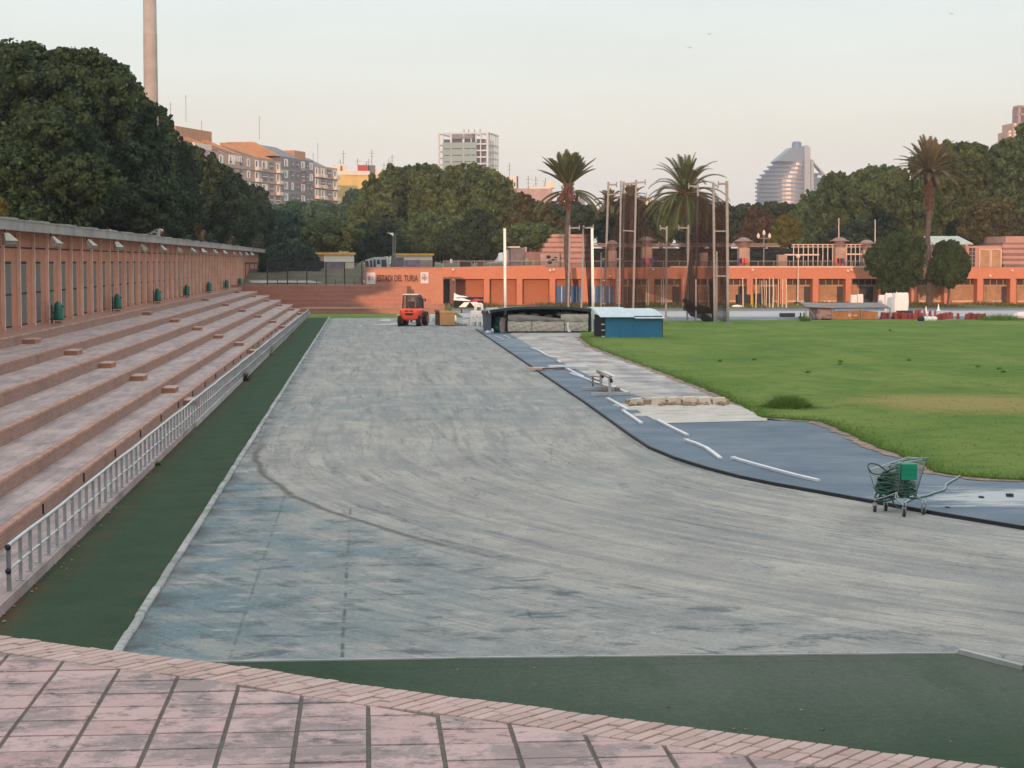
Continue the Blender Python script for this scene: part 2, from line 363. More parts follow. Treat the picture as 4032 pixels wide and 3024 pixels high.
def turf_mat():
    n = NT('artificial_turf'); pos = n.pos(); p = n.xyz()
    g = n.mix(n.mr(n.noise(pos, 1.2, 5, .6), .35, .65), (.028, .055, .033), (.041, .072, .043))
    g = n.mix(n.mr(n.noise(pos, 42, 4, .85), .42, .66, 0, .6), g, (.075, .11, .08))
    wear = n.math('MULTIPLY', n.mr(n.math('ADD', p[1], n.math('MULTIPLY', n.noise(pos, .8, 4), 2.0)), 16.5, 20.0), n.mr(p[0], -.5, 3.5))
    w = n.math('MULTIPLY', wear, n.mr(n.noise(pos, 11, 7, .85), .46, .60, 0, .5))
    g = n.mix(w, g, (.15, .165, .15)); g = n.mix(n.math('MULTIPLY', wear, .45), g, (.135, .15, .135))
    g = n.mix(n.mr(n.math('FRACT', n.math('DIVIDE', p[1], 4.0)), 0, .007, .5, 0), g, (.012, .02, .015)); g = n.mix(n.mr(n.noise(n.mapv(pos, (1, .4, 1)), .9, 6, .7), .5, .66, 0, .5), g, (.055, .085, .055))
    g = n.mix(n.math('MULTIPLY', n.mr(p[0], -4.05, -4.58), n.mr(n.noise(pos, 1.6, 6, .75), .42, .6, 0, .85)), g, (.10, .055, .035))
    g = n.mix(n.math('MULTIPLY', n.math('MULTIPLY', n.mr(p[0], -3.35, -2.95), n.mr(p[0], -2.80, -2.84)), n.mr(n.noise(pos, 1.3, 6, .75), .52, .64, 0, .6)), g, (.12, .08, .055))
    g = n.mix(n.math('MULTIPLY', n.mr(n.math('ABSOLUTE', n.math('SUBTRACT', n.math('ADD', p[0], n.math('MULTIPLY', p[1], .32)), 5.6)), .03, .12, .5, 0), n.mr(p[0], 0, 1.0)), g, (.015, .03, .02))
    n.bump(n.noise(pos, 70, 3), .6, .02)
    return n.fin(g, .95, 0, .05)

def blue_mat():
    n = NT('blue_rubber'); pos = n.pos(); p = n.xyz()
    c = n.mix(n.mr(n.noise(pos, .5, 6, .6), .35, .65), (.085, .130, .180), (.115, .165, .215))
    c = n.mix(n.mr(n.noise(n.mapv(pos, (.25, 2.2, 1)), .6, 5, .6), .5, .7, 0, .55), c, (.060, .095, .14))
    c = n.mix(n.mr(n.noise(pos, 2.2, 6, .75), .60, .74, 0, .6), c, (.24, .27, .31))
    c = n.mix(n.mr(n.noise(pos, 30, 4, .7), .4, .8, 0, .25), c, (.10, .13, .17))
    c = n.mix(n.math('MULTIPLY', n.mr(p[1], 66, 90), n.mr(n.noise(n.mapv(pos, (.4, .25, 1)), 1, 4), .48, .55, 0, .5)), c, (.21, .24, .28))
    wx = n.math('DIVIDE', n.math('SUBTRACT', p[0], 12.1), 2.5); wy = n.math('DIVIDE', n.math('SUBTRACT', p[1], 33.7), 1.9)
    wd = n.math('SQRT', n.math('ADD', n.math('MULTIPLY', wx, wx), n.math('MULTIPLY', wy, wy)))
    wetm = n.mr(n.math('ADD', wd, n.math('MULTIPLY', n.noise(n.mapv(pos, (.45, 1.8, 1)), 1.1, 5, .65), 2.6)), 1.65, 2.15, 1, 0)
    damp = n.mr(n.noise(pos, .4, 4), .4, .6, .85, .62)
    rough = n.nd('ShaderNodeMix', data_type='FLOAT'); n.put(rough.inputs[0], wetm); n.put(rough.inputs[2], damp); n.put(rough.inputs[3], .02)
    n.bump(n.noise(pos, 5, 4), .12, .01)
    return n.fin(c, rough.outputs[0], 0, n.math('ADD', .45, n.math('MULTIPLY', wetm, .55)))

def runway_mat():
    n = NT('worn_concrete'); pos = n.pos(); p = n.xyz()
    c = n.mix(n.mr(n.noise(pos, .5, 7, .65), .35, .65), (.24, .24, .25), (.56, .53, .48))
    c = n.mix(n.mr(n.noise(n.mapv(pos, (1, .22, 1)), .9, 5, .6), .5, .66, 0, .6), c, (.17, .19, .23))
    c = n.mix(n.mr(n.noise(n.mapv(pos, (.8, .2, 1), (3, 8, 0)), 1.0, 5, .6), .55, .68, 0, .65), c, (.35, .20, .17))
    c = n.mix(n.mr(n.noise(pos, 3, 6, .7), .58, .74, 0, .5), c, (.13, .13, .14))
    for y0 in (60.5, 67.8, 72.5, 81, 93):
        dd = n.math('ABSOLUTE', n.math('SUBTRACT', n.math('ADD', p[1], n.math('MULTIPLY', n.noise(n.vec(p[0], y0, 0), .9, 3), .5)), y0))
        c = n.mix(n.math('MULTIPLY', n.mr(dd, .05, .2, .7, 0), n.mr(n.noise(n.vec(p[0], y0, 4), 1.2, 3), .4, .55)), c, (.10, .10, .105))
    n.bump(n.noise(pos, 9, 4), .2, .01)
    return n.fin(c, .85, 0, .25)

def grass_mat(name='infield_grass', dry=False):
    n = NT(name); pos = n.pos(); p = n.xyz()
    c = n.mix(n.mr(n.noise(pos, .16, 6, .6), .35, .65), (.10, .185, .038), (.165, .245, .05))
    c = n.mix(n.mr(n.noise(n.mapv(pos, (.5, .16, 1)), .5, 5, .65), .48, .66, 0, .55), c, (.25, .30, .085))
    c = n.mix(n.mr(n.noise(pos, 1.1, 6, .7), .48, .66, 0, .6), c, (.075, .135, .03))
    c = n.mix(n.mr(n.noise(n.mapv(pos, (1, .6, 1), (5, 0, 0)), .45, 5, .7), .54, .68, 0, .55), c, (.24, .235, .09))
    bc = G(3800, 1597); bx = n.math('DIVIDE', n.math('SUBTRACT', p[0], bc.x), 3.6); by = n.math('DIVIDE', n.math('SUBTRACT', p[1], bc.y), 4.2)
    bd = n.math('SQRT', n.math('ADD', n.math('MULTIPLY', bx, bx), n.math('MULTIPLY', by, by)))
    bare = n.math('MULTIPLY', n.mr(n.math('ADD', bd, n.noise(pos, .5, 5, .7)), 1.0, 1.7, 1, 0), .95)
    c = n.mix(n.math('MULTIPLY', bare, .75), c, (.40, .29, .12))
    c = n.mix(n.mr(n.noise(pos, 26, 4, .8), .35, .8, 0, .45), c, (.08, .14, .038))
    if dry:
        c = n.mix(n.mr(n.noise(pos, .35, 6, .7), .35, .6), c, (.14, .11, .055))
    n.bump(n.noise(pos, 12, 5, .8), .9, .05)
    return n.fin(c, .95, 0, .08)

M = {}
M['track'] = track_mat(); M['turf'] = turf_mat(); M['blue'] = blue_mat(); M['runway'] = runway_mat()
M['grass'] = grass_mat(); M['drygrass'] = grass_mat('rough_grass', True)
M['soil'] = plain('park_soil', (.10, .095, .055), .95, scale=.3, var=.4)
M['sand'] = plain('pale_sand', (.50, .475, .43), .95, scale=1.4, var=.14, bump=.5)
M['farpave'] = plain('far_paving', (.36, .35, .33), .9, scale=.3, var=.2)
M['kerbwhite'] = plain('weathered_white_kerb', (.40, .41, .40), .85, scale=2.2, var=.35, dirt=.55)
M['rubberedge'] = plain('dark_rubber_edge', (.018, .022, .028), .6, scale=4)
M['fartrack'] = plain('far_worn_lane', (.40, .40, .40), .8, scale=.25, var=.15)
M['fardark'] = plain('far_dark_lane', (.15, .17, .21), .8, scale=.3, var=.2)

def sheet(name, pts, z, mat, pix=True, thick=0.0):
    mb = MB(); q = [G(*a) if pix else a for a in pts]; q = [(a[0], a[1], z) for a in q]
    if thick: mb.prism([(a[0], a[1], z - thick) for a in q], (0, 0, thick))
    else: mb.poly(q)
    return struct(mb, name, mat)
gm = MB(); gm.poly([(-4000, -600, -.03), (4000, -600, -.03), (4000, 6000, -.03), (-4000, 6000, -.03)]); struct(gm, 'ground', M['soil'])
# higher park level round the sunken stadium
tm = MB()
tm.box(-4000, 4000, 203, 5900, -.02, 3.7); tm.box(-4000, -15.2, -500, 202.9, -.02, 3.7)
struct(tm, 'terrain', M['soil'])
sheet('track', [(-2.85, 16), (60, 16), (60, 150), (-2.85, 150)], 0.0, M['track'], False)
# artificial turf, one L-shaped piece
E1, E2, E3, E4 = G(830, 2611), G(2000, 2592), G(3780, 2575), G(4032, 2640)
sheet('turf', [(-4.62, 8.5), (40, 8.5), (40, 14), (16, 17.2), (11, 18.9), (E4.x, E4.y), (E3.x, E3.y), (E2.x, E2.y), (E1.x, E1.y), (-2.86, E1.y + .03), (-2.86, 148.5), (-4.62, 148.5)], .006, M['turf'], False)
# blue apron inside the bend
INNER = [(1874, 1298), (2060, 1424), (2200, 1519), (2306, 1590), (2403, 1660), (2480, 1716), (2556, 1767), (2660, 1810), (2780, 1848), (2920, 1885), (3061, 1914), (3240, 1946), (3442, 1983), (3689, 2029), (4032, 2086)]
inn = [G(*a) for a in INNER]; inn += [Vector((13.5, 27.3, 0)), Vector((17.5, 24.2, 0)), Vector((22, 22.2, 0)), Vector((30, 21, 0))]
blue_top = [(90,22), (90, 34), (19, 33.8)] + [tuple(G(x, y))[:2] for x, y in [(4032, 1900), (3790, 1885), (3700, 1868), (3640, 1838), (3560, 1808), (3420, 1750), (3330, 1708), (3230, 1664), (3010, 1659), (2600, 1668), (2480, 1598), (2560, 1580), (2420, 1532), (2250, 1448), (2100, 1370), (2010, 1318), (2020, 1300)]]
sheet('blue_apron', [(a.x, a.y) for a in inn] + blue_top, .03, M['blue'], False, .028)
sheet('runway', [(2020, 1300), (2010, 1318), (2100, 1370), (2250, 1448), (2420, 1532), (2560, 1579), (2880, 1579), (2765, 1528), (2630, 1478), (2500, 1430), (2330, 1366), (2285, 1330), (2300, 1300)], .034, M['runway'])
sheet('far_court', [(-9.5, 122), (8.2, 122), (8.2, 149), (-9.5, 149)], .004, M['track'], False)
# far lanes of the oval, behind the infield
sheet('far_lane', [(8, 147.5), (120, 147.5), (120, 164.5), (8, 164.5)], .006, M['fartrack'], False)
sheet('far_lane_blue', [(8.0, 120), (120, 120), (120, 147.5), (8.0, 147.5)], .010, M['blue'], False)
sheet('far_lane_dark', [(8, 164.5), (120, 164.5), (120, 173), (8, 173)], .008, M['fardark'], False)
# grass infield, a slightly raised and uneven slab
GE = [(2285, 1330), (2330, 1366), (2500, 1430), (2630, 1478), (2765, 1530), (2870, 1578), (2935, 1606), (3012, 1650), (3230, 1664), (3330, 1708), (3420, 1750), (3560, 1808), (3640, 1842), (3700, 1868), (3790, 1885), (4032, 1900)]
ge = [G(*a) for a in GE]
rg = random.Random(5)
def grass_slab():
    mb = MB(); left = []
    for a, b in zip(ge[:-1], ge[1:]):
        k = max(2, int((b - a).length / .5))
        for i in range(k): left.append(a.lerp(b, i / k))
    left.append(ge[-1]); left += [Vector((19, 33.8, 0)), Vector((90, 33.0, 0))]
    left = [Vector((q.x + rg.uniform(-.07, .07), q.y + rg.uniform(-.12, .12), 0)) for q in left]
    far = [(90, 60), (90, 135), (60, 136), (34, 137), (28, 137), (21, 136), (G(2640, 1277).x, G(2640, 1277).y), G(2500, 1290)[:2], G(2290, 1300)[:2]]
    pts = [(q.x, q.y, .075) for q in left] + [(a[0], a[1], .075) for a in far]
    mb.prism([(a, b, .012) for a, b, c in pts], (0, 0, .063)); return mb, left
gmb, gleft = grass_slab(); struct(gmb, 'grass_field', M['grass'])
sheet('verge', [(-9, 147), (7.8, 147), (7.8, 174), (-9, 174)], .012, M['grass'], False)
sheet('rough_verge', [(7.8, 173), (120, 173), (120, 192), (7.8, 192)], .012, M['drygrass'], False)
# sand pit
def sandpit():
    mb = MB(); poly = [G(*a) for a in [(2465, 1590), (2500, 1596), (2880, 1596), (2960, 1618), (3015, 1640), (3022, 1662), (2600, 1672), (2520, 1628)]]
    r_ = random.Random(3)
    mb.poly([(q.x, q.y, .042) for q in poly])
    x0, x1 = 8.6, 11.5
    for i in range(90):
        cx = r_.uniform(7.9, 11.2); cy = r_.uniform(52.5, 57)
        mb.ball((cx, cy, .03), (r_.uniform(.15, .5), r_.uniform(.15, .5), r_.uniform(.02, .05)), 9, 5)
    return struct(mb, 'sand_pit', M['sand'], True)
sandpit()
# ------------------------------------------------------------------ kerbs, plaza
rk = random.Random(11)
def kerb_white():
    mb = MB(); y = 19.2
    while y < 148.5:
        L = 1.0 if y < 60 else 2.0; j = rk.uniform(-.008, .008)
        mb.cbox(-2.915 + j, -2.805 + j, y, y + L - .012, 0, .05 + rk.uniform(-.006, .006), .02, rk.random() * .98); y += L
    return mb
M['kerbstone'] = (lambda n: n)(None)
def kerbmat():
    n = NT('chipped_white_kerb'); a = n.nd('ShaderNodeVertexColor'); a.layer_name = 'tint'
    c = n.mix(a.outputs[0], (.30, .31, .31), (.44, .44, .435))
    c = n.mix(n.mr(n.noise(n.pos(), 2.6, 6, .75), .46, .62, 0, .8), c, (.17, .20, .20))
    c = n.mix(n.mr(n.noise(n.pos(), 9, 5, .75), .55, .7, 0, .6), c, (.09, .10, .10))
    n.bump(n.noise(n.pos(), 25, 4), .4, .01); return n.fin(c, .85, 0, .2)
M['kerbstone'] = kerbmat()
single(kerb_white(), 'kerb', M['kerbstone'], 'chipped white kerb along the dark green turf beside the stands', 'kerb')
mb = MB(); y0 = 20.66
pts = [(-2.86, E1.y + .03), (E1.x, E1.y), (E2.x, E2.y), (E3.x, E3.y)]
for a, b in zip(pts[:-1], pts[1:]): mb.bar((a[0], a[1], .012), (b[0], b[1], .012), .035, .02)
for a, b in (((E3.x, E3.y), (E4.x, E4.y)), ((E4.x, E4.y), (11, 18.9)), ((11, 18.9), (16, 17.2))): mb.bar((a[0], a[1], .03), (b[0], b[1], .03), .07, .06)
single(mb, 'kerb', M['kerbwhite'], 'thin pale edging between the near green turf and the grey track', 'kerb')
mb = MB()
pl = [Vector((a.x, a.y, .03)) for a in inn]
for a, b in zip(pl[:-1], pl[1:]):
    if b.x < 23: mb.bar(a, b, .055, .075)
single(mb, 'kerb', M['rubberedge'], 'dark rubber kerb round the inside of the bend beside the blue apron', 'kerb')

EDGE = [(-900, 2400), (-500, 2447), (0, 2504), (440, 2562), (1000, 2632), (1500, 2709), (2000, 2771), (2500, 2838), (3138, 2920), (3876, 3014), (4600, 3112), (5600, 3260)]
ZP = 2.9
ed = [P(a[0], a[1], z=ZP) for a in EDGE]
def cat(pts, n):
    out = []
    for i in range(len(pts) - 1):
        p0 = pts[max(i - 1, 0)]; p1 = pts[i]; p2 = pts[i + 1]; p3 = pts[min(i + 2, len(pts) - 1)]
        for k in range(n):
            t = k / n
            out.append(.5 * ((2 * p1) + (p2 - p0) * t + (2 * p0 - 5 * p1 + 4 * p2 - p3) * t * t + (3 * p1 - p0 - 3 * p2 + p3) * t ** 3))
    out.append(pts[-1]); return out
# keep the tail smooth and behind the camera's right
ed = cat(ed, 12)
def resample(pts, step):
    out = [pts[0]]; acc = 0
    for a, b in zip(pts[:-1], pts[1:]):
        L = (b - a).length; t = step - acc
        while t <= L: out.append(a.lerp(b, t / L)); t += step
        acc = (acc + L) % step if True else 0
        acc = L - (t - step)
    return out
es = resample(ed, .0545)
def plaza():
    body = MB(); bk = MB(); tl = MB(); r_ = random.Random(21)
    # body of the raised plaza with its curved retaining wall
    top = [(p.x, p.y, ZP - .03) for p in ed] + [(9, -14, ZP - .03), (-9, -14, ZP - .03)]
    body.prism([(a, b, .0) for a, b, c in top], (0, 0, ZP - .009))
    W = .235
    nrm = []
    for i, p in enumerate(es):
        t = (es[min(i + 1, len(es) - 1)] - es[max(i - 1, 0)]).normalized(); nrm.append(Vector((t.y, -t.x, 0)))   # points back toward the camera
    for i in range(len(es) - 1):
        a, b = es[i], es[i + 1]; na, nb = nrm[i], nrm[i + 1]; t = (b - a).normalized(); g = t * .0085
        sk = t * -.045                                   # courses lie a little askew
        cut = (.155, .085, .12)[i % 3] + r_.uniform(-.006, .006)
        for s0, s1 in ((-.012, cut - .004), (cut + .005, W)):
            q = [a + na * s0 + g * .5 + sk * (s0 / W), b + nb * s0 - g * .5 + sk * (s0 / W), b + nb * s1 - g * .5 + sk * (s1 / W), a + na * s1 + g * .5 + sk * (s1 / W)]
            z = ZP + r_.uniform(-.003, .002); bev = .003
            c = sum(q, Vector((0, 0, 0))) / 4
            qi = [v + (c - v).normalized() * bev for v in q]
            vs = [(v.x, v.y, ZP - .03) for v in q] + [(v.x, v.y, z - bev) for v in q] + [(v.x, v.y, z) for v in qi]
            bk.add(vs, [(8, 11, 10, 9)] + [(4 + k, 8 + k, 8 + (k + 1) % 4, 4 + (k + 1) % 4) for k in range(4)] + [(k, 4 + k, 4 + (k + 1) % 4, (k + 1) % 4) for k in range(4)], min(.99, max(.01, r_.gauss(.5, .22))))
    inner = [p + n_ * (W + .008) for p, n_ in zip(es, nrm)][::6]
    def clip(poly, a, b):
        out = []; e = b - a
        def side(p): return e.x * (p[1] - a.y) - e.y * (p[0] - a.x)      # >0 left of the edge = beyond it
        for i in range(len(poly)):
            p, q = poly[i], poly[(i + 1) % len(poly)]; sp, sq = side(p), side(q)
            if sp <= 0: out.append(p)
            if (sp <= 0) != (sq <= 0):
                t = sp / (sp - sq); out.append((p[0] + (q[0] - p[0]) * t, p[1] + (q[1] - p[1]) * t))
        return out
    for ci in range(-20, 28):
        x0 = .005 + ci * .2437 + .007; x1 = x0 + .2437 - .014
        off = r_.uniform(-.012, .012)
        for ri in range(-4, 16):
            y0 = 5.797 + ri * .2 + off; y1 = y0 + .1895
            poly = [(x0, y0), (x1, y0), (x1, y1), (x0, y1)]
            hit = 0
            for k in range(len(inner) - 1):
                a, b = inner[k], inner[k + 1]
                if max(a.x, b.x) < x0 - .3 or min(a.x, b.x) > x1 + .3: continue
                hit = 1
                poly = clip(poly, a, b)
                if len(poly) < 3: break
            if len(poly) < 3 or not hit: continue
            z = ZP + r_.uniform(-.0025, .0015)
            cx_ = sum(p[0] for p in poly) / len(poly); cy_ = sum(p[1] for p in poly) / len(poly)
            n_ = len(poly); tx = r_.uniform(-.004, .004); ty = r_.uniform(-.004, .004)
            vs = [(p[0], p[1], ZP - .03) for p in poly] + [(p[0] + (cx_ - p[0]) * .012, p[1] + (cy_ - p[1]) * .012, z + (p[0] - cx_) * tx + (p[1] - cy_) * ty) for p in poly]
            tl.add(vs, [tuple(range(n_, 2 * n_))] + [(k, (k + 1) % n_, n_ + (k + 1) % n_, n_ + k) for k in range(n_)], min(.99, max(.01, r_.gauss(.5, .2))))
    return body, bk, tl
def tilemat(name, a_, b_, grime):
    n = NT(name); a = n.nd('ShaderNodeVertexColor'); a.layer_name = 'tint'; pos = n.pos()
    c = n.mix(a.outputs[0], a_, b_)
    c = n.mix(n.mr(n.noise(pos, 2.4, 8, .78, .3), .48, .56, 0, grime * .8), c, (.17, .16, .165))
    c = n.mix(n.mr(n.noise(n.mapv(pos, (1, 1.6, 1), (4, 9, 0)), 5.5, 8, .8, .4), .56, .62, 0, grime), c, (.10, .095, .095))
    c = n.mix(n.mr(n.noise(n.mapv(pos, (1.3, 1.6, 1)), 4.2, 8, .8), .54, .60, 0, grime * .85), c, (.13, .125, .13))
    c = n.mix(n.mr(n.noise(pos, 120, 3, .8), .4, .8, 0, .3), c, (.22, .17, .17))
    n.bump(n.noise(pos, 90, 4, .7), .25, .004); return n.fin(c, .8, 0, .25)
M['brickpave'] = tilemat('pink_brick_paving', (.42, .29, .255), (.56, .42, .385), .15)
M['tile'] = tilemat('pink_clay_tile', (.44, .295, .285), (.53, .395, .38), .8)
def mortarmat():
    n = NT('dark_mortar'); pos = n.pos(); p = n.xyz()
    c = n.mix(n.noise(pos, 40, 5, .8), (.085, .08, .07), (.24, .22, .195))
    n.bump(n.noise(pos, 60, 4), .8, .01); return n.fin(c, .95, 0, .1)
M['mortar'] = mortarmat()
b_, k_, t_ = plaza()
plz = props(b_.build('plaza', M['mortar'], origin=(0, 0, 0)), kind='structure')
o = k_.build('brick_edging', M['brickpave'], plz); props(o, kind='structure')
o = t_.build('tile_paving', M['tile'], plz); props(o, kind='structure')

# ------------------------------------------------------------------ terraced stands on the left and across the far end
LV = [(-5.5, 0.15, .436), (-6.28, .436, .737), (-7.395, .737, 1.075), (-8.56, 1.075, 1.426), (-9.83, 1.426, 1.747), (-11.4, 1.747, 2.08)]   # riser x, foot, head
CY = [158, 161.5, 163.8, 166.6, 169.5, 172.6]
XE = [P(1752, 1200, Y=158).x, P(1752, 1200, Y=161).x, P(1700, 1200, Y=163).x, P(1603, 1180, Y=166).x, P(1603, 1160, Y=169).x, P(1603, 1140, Y=172).x]
def standmat():
    n = NT('pink_terrace_tile'); pos = n.pos(); p = n.xyz()
    c = n.mix(n.mr(n.noise(pos, .6, 5, .6), .35, .65), (.37, .29, .28), (.46, .375, .365))
    c = n.mix(n.mr(n.noise(n.mapv(pos, (1.6, .35, 1)), 1.3, 7, .72), .45, .64, 0, .75), c, (.20, .18, .185))
    c = n.mix(n.mr(n.noise(n.mapv(pos, (1, .3, 1), (5, 5, 0)), 2.4, 6, .7), .52, .7, 0, .6), c, (.14, .125, .13))
    for per, w in ((.26, .03),):
        fx = n.math('FRACT', n.math('DIVIDE', p[0], per)); c = n.mix(n.mr(fx, 0.0, .10, .45, 0), c, (.10, .08, .08))
    fy = n.math('FRACT', n.math('DIVIDE', p[1], .52)); c = n.mix(n.mr(fy, 0.0, .05, .3, 0), c, (.12, .09, .09))
    c = n.mix(n.mr(n.math('FRACT', n.math('DIVIDE', p[1], 9.1)), 0, .006, .8, 0), c, (.06, .05, .05)); c = n.mix(n.mr(n.noise(pos, 9, 6, .75), .56, .66, 0, .45), c, (.12, .11, .11))
    n.bump(n.noise(pos, 20, 4), .2, .01); return n.fin(c, .75, 0, .3)
M['terrace'] = standmat()
M['riser'] = brick('worn_riser_brick', (.31, .185, .15), (.38, .24, .195), (.25, .175, .15), .26, .058, stain=.45)
M['riserfar'] = brick('salmon_riser_brick', (.40, .17, .12), (.46, .21, .15), (.30, .19, .15), .25, .055, stain=.28)
M['stepblock'] = brick('terracotta_step_brick', (.36, .15, .09), (.43, .19, .12), (.30, .18, .13), .26, .06, stain=.12)
M['stepcap'] = plain('step_cap_tile', (.42, .29, .26), .75, scale=3, var=.2)
M['nosing'] = plain('terrace_nosing_brick', (.40, .235, .185), .85, scale=2.5, var=.3)
M['concourse'] = plain('polished_pink_concourse', (.36, .215, .18), .28, scale=.6, var=.12, spec=.5)
Y0S = 14.0
st = thing('terraced_stand', (-8, 60, 0), 'long pink brick terrace of steps climbing left from the railing to the arcade', 'stand')
rs_, tr_, nz_ = MB(), MB(), MB()
for i, (x, z0, z1) in enumerate(LV):
    xn = LV[i + 1][0] if i < 5 else -12.56
    rs_.box(xn + .0, x, Y0S, CY[i] - .002 * i, z0 - (.15 if i == 0 else .2), z1 - .012)
    m = tr_ if i < 5 else rs_
    if i < 5: tr_.box(xn - .002, x - .115, Y0S, CY[i] - .01, z1 - .012, z1)
    nz_.cbox(x - .112, x + .012, Y0S, CY[i] - .01, z1 - .058, z1 + .004, .012)
tr_.box(-5.498, -4.62, Y0S, 157.9, -.02, .15)
rs_.build('riser', M['riser'], st); tr_.build('tread', M['terrace'], st); nz_.build('nosing', M['nosing'], st)
cm = MB(); cm.box(-12.56, -11.52, Y0S, 219, 2.06, 2.083); cm.box(-15.2, -11.52, 172.7, 219, 2.055, 2.079); cm.build('concourse_floor', M['concourse'], st)
dr = MB()
dr.box(-5.502, -5.49, -.07, .07, .22, .37); dr.box(-5.495, -5.47, -.05, -.03, .23, .36)
first = None
for k, yy in enumerate([y for y in np.arange(27.0, 150, 4.55)]):
    m2 = MB(); m2.box(-5.5, -5.488, yy - .03, yy + .03, .2, .38); m2.box(-5.488, -5.47, yy - .03, yy - .015, .2, .38)
    if first is None: first = m2.build('drain_slot', M['rubberedge'], st); y_first = yy
    else: c = kid(first, st); c.location = (0, yy - y_first, 0)
# half-height blocks that make stairways through the terrace
fb = None
for s_i, ys in enumerate([25.5, 59.0, 91.0, 124.5, 156.0]):
    for i, (x, z0, z1) in enumerate(LV):
        yy = ys + (i - 2) * (.9 if s_i else .4) * (1 + .4 * s_i)
        if yy > CY[i] - 1: continue
        zz = z0 + (z1 - z0) * .5; ex = .40
        if fb is None:
            a = MB(); a.box(0, ex, -.6, .6, 0, .135); fb = a.build('step_block', M['stepblock'], st, local=True)
            b = MB(); b.cbox(-.0, ex + .015, -.615, .615, .135, .165, .008); fb2 = b.build('step_cap', M['stepcap'], fb, local=True)
            base = fb
        else:
            base = kid(fb, st); c = fb2.copy(); COL.objects.link(c); c.parent = base
        base.location = Vector((x + .001, yy, z0)) - Vector(st.location)
# far end: steps facing the camera
fs = thing('terraced_steps', (-2, 165, 0), 'salmon brick steps facing the camera across the far end under the stadium sign', 'stand')
a_, b2_ = MB(), MB()
for i, (x, z0, z1) in enumerate(LV):
    yn = CY[i + 1] if i < 5 else 176
    a_.box(x + .002, XE[i], CY[i], yn, 0, z1 + (.05 if i == 0 else 0)); b2_.box(x + .002, XE[i] + .02, CY[i] - .03, CY[i] + .2, z1 + .002, z1 + .045)
    a_.box(x - 1.4, x + .002, CY[i], yn, 0, z1 - .001)
a_.box(-15.2, XE[5], 174.0, 174.35, 2.0, 2.31)
a_.build('riser', M['riserfar'], fs); b2_.build('nosing', M['riser'], fs)
sheet('upper_path', [(-15.2, 174.4), (0.5, 174.4), (0.5, 203), (-15.2, 203)], 2.10, M['farpave'], False)
sl = MB(); sl.grid(lambda u, v: (-15.2 + 15.6 * u, 188 + 15 * v, 2.12 + 1.6 * v + .15 * math.sin(9 * u + 4 * v) * v * (1 - v) * 4), 30, 8); struct(sl, 'grass_bank', M['soil'], True)
pb = MB(); pb.grid(lambda u, v: (-15.2 + 15.6 * u, 189.5 + 2.2 * v, 2.12 + 1.6 * (1.5 + 2.2 * v) / 15 + .03), 4, 1); struct(pb, 'path', M['farpave'])
# strip of white wall and weeds under the railing is part of the turf edge
wk = MB(); wk.box(-4.62, -4.58, 50, 150, -.02, .158); single(wk, 'kerb', M['kerbwhite'], 'low flaking white wall under the far half of the railing', 'kerb')

# ------------------------------------------------------------------ railing
rl = thing('railing', (-4.76, 84, .15), 'low silver tube railing between the terrace and the green turf', 'railing')
M['galv'] = plain('galvanised_tube', (.52, .55, .57), .4, .3, scale=6, var=.15)
M['railpost'] = plain('pale_rail_post', (.35, .37, .38), .5, .3, scale=6, var=.2)
M['galvdull'] = plain('dull_galvanised_post', (.24, .24, .245), .55, .3, scale=6, var=.2)
RX = lambda y: -4.712 + (y - 24.4) * .0026
for zz, rr_ in ((.75, .026), (.42, .019)):
    m_ = MB(); pts = [(RX(y) + .008 * math.sin(y * .7), y, zz + .006 * math.sin(y * 1.3)) for y in np.arange(24.42, 146, 1.4)]
    m_.tube(pts, rr_, 8); m_.build('rail', M['galv'], rl, smooth=True)
ys = [25.24 + .735 * k for k in range(164)]
m_ = MB(); m_.bar((0, 0, 0), (0, 0, .60), .048, .025); m_.box(-.06, .06, -.05, .05, 0, .012); pm = m_.build('post', M['railpost'], rl, local=True)
pm.location = (RX(ys[0]) + 4.76, ys[0] - 84, 0)
for y in ys[1:100]: c = kid(pm, rl); c.location = (RX(y) + 4.76, y - 84, 0)
m_ = MB()
for y in ys[100:]: m_.bar((RX(y), y, .15), (RX(y), y, .74), .045, .03)
c = m_.build('post_row', M['railpost'], rl); c['kind'] = 'stuff'
m_ = MB(); m_.tube([(-4.71, 24.42, .74), (-4.71, 24.42, .15)], .032, 8); m_.build('end_post', M['galvdull'], rl)
m_ = MB(); m_.ball((-4.71, 24.38, .74), .042); m_.ball((-4.71, 24.38, .42), .042); m_.build('black_cap', M['rubberedge'], rl)

# ------------------------------------------------------------------ arcade building behind the stand
XW = -12.56; Y1 = 20.0; PY = [64.7 + 2.96 * k for k in range(-15, 43)]
M['arcadebrick'] = brick('red_arcade_brick', (.45, .185, .115), (.53, .235, .15), (.38, .20, .14), .25, .062, stain=.25)
M['pilaster'] = plain('salmon_pilaster', (.74, .50, .39), .75, scale=1.0, var=.15)
M['fascia'] = plain('weathered_concrete_fascia', (.30, .295, .285), .9, scale=.8, var=.3, dirt=.5)
def doormat():
    n = NT('grey_steel_door'); p = n.xyz()
    fy = n.math('FRACT', n.math('DIVIDE', p[1], .28)); c = n.mix(n.mr(n.math('ABSOLUTE', n.math('SUBTRACT', fy, .5)), .3, .5), (.115, .125, .125), (.07, .078, .08))
    c = n.mix(n.mr(n.noise(n.pos(), .9, 5), .4, .7, 0, .5), c, (.13, .115, .105)); return n.fin(c, .5, .15, .4)
M['steeldoor'] = doormat()
M['darkgap'] = plain('dark_recess', (.02, .022, .024), .9)
ar = thing('arcade_building', (-13.5, 120, 2.08), 'long red brick arcade with pale pilasters and grey doors above the terrace', 'building')
